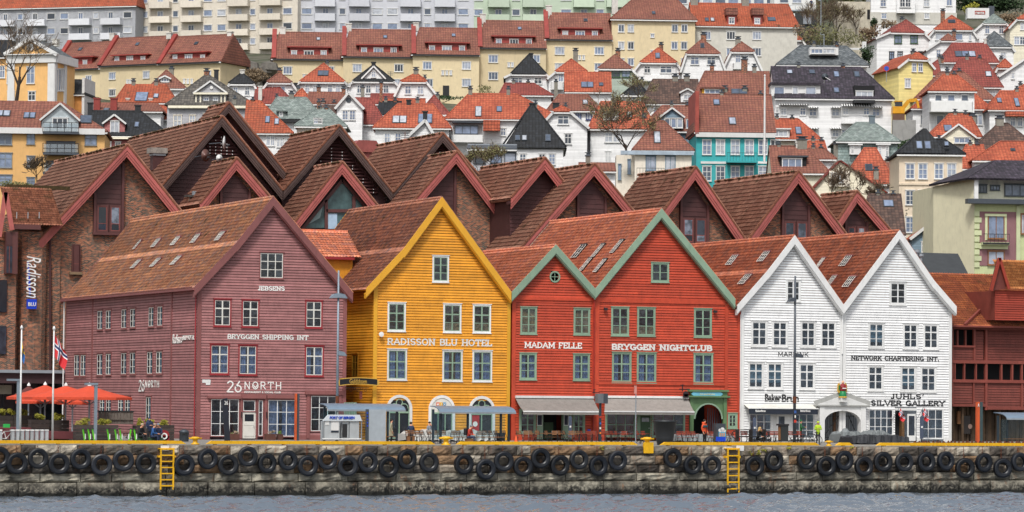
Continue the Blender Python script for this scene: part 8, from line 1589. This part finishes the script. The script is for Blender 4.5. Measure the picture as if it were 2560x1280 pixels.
# ================================================================ people
PM={k:paint('cloth_'+k,v,.8,.1,.1,4)for k,v in dict(beige='#a39a80',navy='#24304e',blue='#2a5a94',black='#1a1b1f',jeans='#2a3550',red='#b0392a',orange='#d8542a',teal='#24505a',hivis='#b4d42a',grey='#7f8590',pink='#b09a88',shoe='#1c1a18',hair_dark='#2a1f18',hair_blond='#c9a86a',skin='#c98f72').items()}
def person(lb,px,Y,pose,yaw,top,legs,hair,height=1.75,hat=None,arms='down',z0=0.0,hood=None,extra=None,py=1100):
 p=at_y(px,py,Y);t=thing('person',lb,'person',(p.x,Y,z0),R(yaw));k=height/1.75
 J={};E=[];RAD={};CATG={}
 def j(n,x,y,z,r,c,par=None):
  J[n]=(x*k,y*k,z*k);RAD[n]=r*k;CATG[n]=c
  if par:E.append((par,n))
 sit=pose=='sit';zp=.50 if sit else.95;fw=-.10 if pose in('sit',)else 0
 j('pel',0,0,zp,.155,'l');j('sp',0,fw*.4-.01,zp+.25,.135,'t','pel');j('ch',0,fw,zp+.45,.155,'t','sp');j('nk',0,fw*1.3,zp+.60,.06,'s','ch')
 hy=fw*1.5-(.06 if pose=='sit' else.02);j('hd',0,hy,zp+.70,.092,'s','nk');j('ht',0,hy,zp+.78,.085,'s','hd');j('ns',0,hy-.105,zp+.70,.016,'s','hd')
 for s_,q in((-1,'l'),(1,'r')):
  j('hp'+q,s_*.09,0,zp-.03,.115,'l','pel')
  if sit:
   kx=s_*(.11 if arms!='cross' else.06);j('kn'+q,kx,-.44,zp+.02,.068,'l','hp'+q);j('an'+q,kx*1.1,-.44-(.1 if(arms=='cross' and s_>0)else 0),.1 if not(arms=='cross' and s_>0)else.22,.045,'l','kn'+q);j('to'+q,kx*1.2,-.62-(.1 if(arms=='cross' and s_>0)else 0),.05 if not(arms=='cross' and s_>0)else.24,.04,'f','an'+q)
  else:
   st=.06*s_ if pose=='walk' else 0;j('kn'+q,s_*.1,-.03+st,.5,.07,'l','hp'+q);j('an'+q,s_*.11,.03-st,.09,.045,'l','kn'+q);j('to'+q,s_*.12,-.15-st,.04,.04,'f','an'+q)
  j('sh'+q,s_*.18,fw,zp+.50,.075,'t','ch')
  if arms in('lap','front','cross')or(arms=='face' and s_<0):E_=(s_*.26,fw-.06,zp+.22);W_=(s_*.07,fw-.30,zp+(.16 if arms!='front' else.28));H_=(s_*.02,fw-.38,zp+(.15 if arms!='front' else.29))
  elif arms=='face':E_=(s_*.24,fw-.18,zp+.30);W_=(s_*.06,fw-.22,zp+.54);H_=(s_*.03,hy-.13,zp+.62)
  else:E_=(s_*.27,.03,zp+.22);W_=(s_*.25,-.08,zp-.02);H_=(s_*.24,-.11,zp-.10)
  j('el'+q,*E_,.052,'t','sh'+q);j('wr'+q,*W_,.036,'t','el'+q);j('ha'+q,*H_,.035,'s','wr'+q)
  d=Vector(H_)-Vector(W_);d.normalize()
  for i in range(5):
   off=(i-2)*.018;ln=(.05,.075,.085,.078,.06)[i];a=Vector(H_)+Vector((off,0,.004))+d*.02;b=a+d*ln+Vector((off*.3,-.015,-.01));j('f%d%s'%(i,q),*b,.010,'s','ha'+q)
 names=list(J);me=bpy.data.meshes.new('b');me.from_pydata([J[n]for n in names],[(names.index(a),names.index(b))for a,b in E],[]);ob=bpy.data.objects.new('b',me);COL.objects.link(ob)
 md=ob.modifiers.new('s','SKIN');md.use_smooth_shade=True
 sv=me.skin_vertices[0].data if me.skin_vertices else None
 if sv:
  for i,n in enumerate(names):sv[i].radius=(RAD[n]*(1.15 if n in('ch','sp','pel')else 1),RAD[n]*(.8 if n in('ch','sp','pel')else 1));sv[i].use_root=(n=='pel')
 sb=ob.modifiers.new('u','SUBSURF');sb.levels=1;sb.render_levels=1;bpy.context.view_layer.update();dg=bpy.context.evaluated_depsgraph_get();bm_=bpy.data.meshes.new_from_object(ob.evaluated_get(dg));bpy.data.objects.remove(ob)
 bm_.name='body';bm_.materials.clear();order={'s':0,'t':1,'l':2,'f':3}
 for q in(PM['skin'],top,legs,PM['shoe']):bm_.materials.append(q)
 segs=[(Vector(J[a]),Vector(J[b]),CATG[b]if not(b.startswith('hp'))else 'l',RAD[b])for a,b in E]
 for pf in bm_.polygons:
  c=pf.center;best,bc_=9,'t'
  for a,b,cc,rr in segs:
   ab=b-a;tt_=max(0,min(1,(c-a).dot(ab)/max(1e-9,ab.dot(ab))));ds=(c-(a+ab*tt_)).length-rr
   if ds<best:best,bc_=ds,cc
  pf.material_index=order[bc_];pf.use_smooth=True
 inst('body',bm_,t);hz_=(zp+.75)*k;hyk=hy*k;m=MB()
 m.lathe([(0,-.0),(.085*k,.0),(.108*k,.05*k),(.1*k,.1*k),(.06*k,.14*k),(0,.15*k)],12,(0,hyk+.025,hz_-.03));m.build('hair' if not hat else 'hat',hat or hair,t,True)
 if hair is PM['hair_blond']:m=MB();m.lathe([(.10*k,0),(.12*k,.12*k),(.09*k,.26*k),(0,.28*k)],10,(0,hyk+.05,hz_-.2));m.build('long_hair',hair,t,True)
 if hood:m=MB();m.lathe([(0,-.05),(.15*k,0),(.15*k,.08*k),(.1*k,.12*k),(0,.12*k)],10,(0,hyk+.08,(zp+.56)*k));m.build('hood',hood,t,True)
 m=MB()
 for s_ in(-1,1):m.lathe([(0,-.012),(.012,0),(0,.012)],6,(s_*.034*k,hyk-.088*k,(zp+.735)*k),'y')
 m.build('eyes',BLACKM,t)
 if extra:
  for nm,(x0,x1,y0,y1,z0_,z1_),mt in extra:m=MB();m.box(x0,x1,y0,y1,z0_,z1_);o=m.build(nm,mt,t);bv=o.modifiers.new('b','BEVEL');bv.width=.03;bv.segments=2
 return t
person('person in a beige coat waiting in the left bus shelter, looking right',978,-18.6,'stand',62,PM['beige'],PM['black'],PM['hair_dark'],1.68,extra=[('coat_skirt',(-.2,.2,-.14,.14,.55,1.0),PM['beige'])])
bgp=thing('shoulder_bag','dark shoulder bag carried by the person in the beige coat','bag',(at_y(985,1100,-18.7).x,-18.75,.95));m=MB();m.box(-.15,.15,-.06,.06,-.13,.13);m.build('body',PM['black'],bgp);m=MB();m.tube((0,0,.1),(-.2,.1,.6),.015);m.build('strap',PM['black'],bgp)
person('person in a navy shirt seated with back to us left of the white sheet',1028,-12.2,'sit',170,PM['navy'],PM['jeans'],PM['hair_dark'],arms='lap',py=1099,z0=.12)
person('person in a grey sweater seated behind the white sheet',1074,-6.2,'stand',10,PM['grey'],PM['jeans'],PM['hair_dark'],arms='face',z0=-.35)
person('person in a red jacket with a backpack bending forward at the shelter bench',1172,-18.4,'sit',38,PM['red'],PM['jeans'],PM['grey'],arms='lap',extra=[('backpack',(-.17,.17,.12,.34,.62,1.1),PM['black'])])
person('bearded person in an orange and teal padded jacket near the green gateway',1761,-19.5,'stand',25,PM['orange'],PM['black'],PM['hair_dark'],1.78,hood=PM['orange'],extra=[('teal_yoke',(-.2,.2,-.17,.13,1.26,1.42),PM['teal'])])
person('blond person dressed in black sitting cross-legged on the bench',1895,-19.75,'sit',18,PM['black'],PM['black'],PM['hair_blond'],1.7,arms='face')
person('person in hi-vis yellow with a helmet beside the bicycle',2045,-17.5,'stand',-25,PM['hivis'],PM['black'],PM['hair_dark'],1.68,hat=PM['hivis'],arms='front',extra=[('backpack',(-.14,.14,.12,.26,1.0,1.4),PM['black'])])
person('person dressed in hi-vis green in front of the bakery window',2002,-9,'stand',60,paint('cloth_darkgreen','#2e6a3a',.8),PM['black'],PM['hair_dark'],1.72,hat=paint('cloth_darkgreen','#2e6a3a'),arms='front')
person('hooded person in dark clothes with a backpack standing behind a seated pair',373,-17,'stand',5,PM['navy'],PM['black'],PM['hair_dark'],1.7,hat=PM['navy'],hood=PM['navy'],arms='front',extra=[('backpack',(-.15,.15,.12,.28,1.0,1.42),PM['grey'])])
person('person with a pale hood sitting left of the pair by the scooters',350,-19,'sit',30,PM['black'],PM['black'],PM['pink'],hat=PM['pink'],arms='lap')
person('person in bright blue bending forward, middle of the seated group',380,-19.3,'sit',55,PM['blue'],PM['jeans'],PM['pink'],hat=PM['pink'],arms='lap')
person('grey-haired person in a navy coat seated at the right of the group',397,-19,'sit',-30,PM['navy'],PM['navy'],PM['grey'],arms='lap')
for x,lb in((352,'dark green crate seat under the pale-hooded person'),(381,'dark green crate seat under the person in bright blue'),(397,'dark green crate seat under the person in the navy coat'),(1174,'dark low seat under the person in the red jacket'),(1028,'brown stool under the person in the navy shirt')):t,f=Q('crate_seat',lb,'seat',x,-19 if x!=1028 else-12.2);m=MB();m.box(-.25,.25,-.1,.3,0,.36 if x!=1028 else.48);m.build('crate',DGREEN if x<1000 else WOODB,t);m=MB();m.box(-.27,.27,-.12,.32,.36 if x!=1028 else.48,.39 if x!=1028 else.51);m.build('lid',DGREEN if x<1000 else WOODB,t)
p=at_d(2028,25,553);f0=person('person standing in dark clothes on the hillside terrace',1000,0,'stand',-30,PM['navy'],PM['black'],PM['hair_dark'],1.8);f0.location=p
t=thing('terrace_railing','thin grey railing along the hillside terrace','railing',tuple(at_d(1975,26,553)),-PHI);f=Frame(tuple(t.location),-PHI);m=MB();a=f.P(1935,13);b=f.P(2042,26);
for i in range(9):x=a[0]+(b[0]-a[0])*i/8;m.box(x-.03,x+.03,-.03,.03,b[1],a[1])
m.box(a[0],b[0],-.03,.03,a[1]-.04,a[1]);m.box(a[0],b[0],-.5,3,b[1]-.2,b[1]);m.build('rails',GREYM,t)
for px,y0,y1,d_,lb in((2060,86,118,500,'slim grey lamp post on the scrub bank'),(2052,0,112,512,'tall grey pole among the bare trees')):
 p=at_d(px,y1,d_);t=thing('street_lamp',lb,'street lamp',tuple(p),-PHI);hh=(y1-y0)*d_/FPX;m=MB();m.tube((0,0,0),(0,0,hh),.07,.05);m.build('pole',GREYM,t);m=MB();m.box(-.4,.05,-.08,.08,hh-.05,hh+.03);m.build('lamp_head',GREYM,t)
for px,y0,y1,d_,lb in((1911,190,405,372,'tall white flagpole in front of the teal house'),):
 p=at_d(px,y1,d_);t=thing('flagpole',lb,'flagpole',tuple(p),-PHI);hh=(y1-y0)*d_/FPX;m=MB();m.tube((0,0,0),(0,0,hh),.13,.09,8);m.build('pole',WHITE,t);m=MB();m.lathe([(0,0),(.14,.1),(0,.25)],8,(0,0,hh));m.build('finial',WHITE,t)
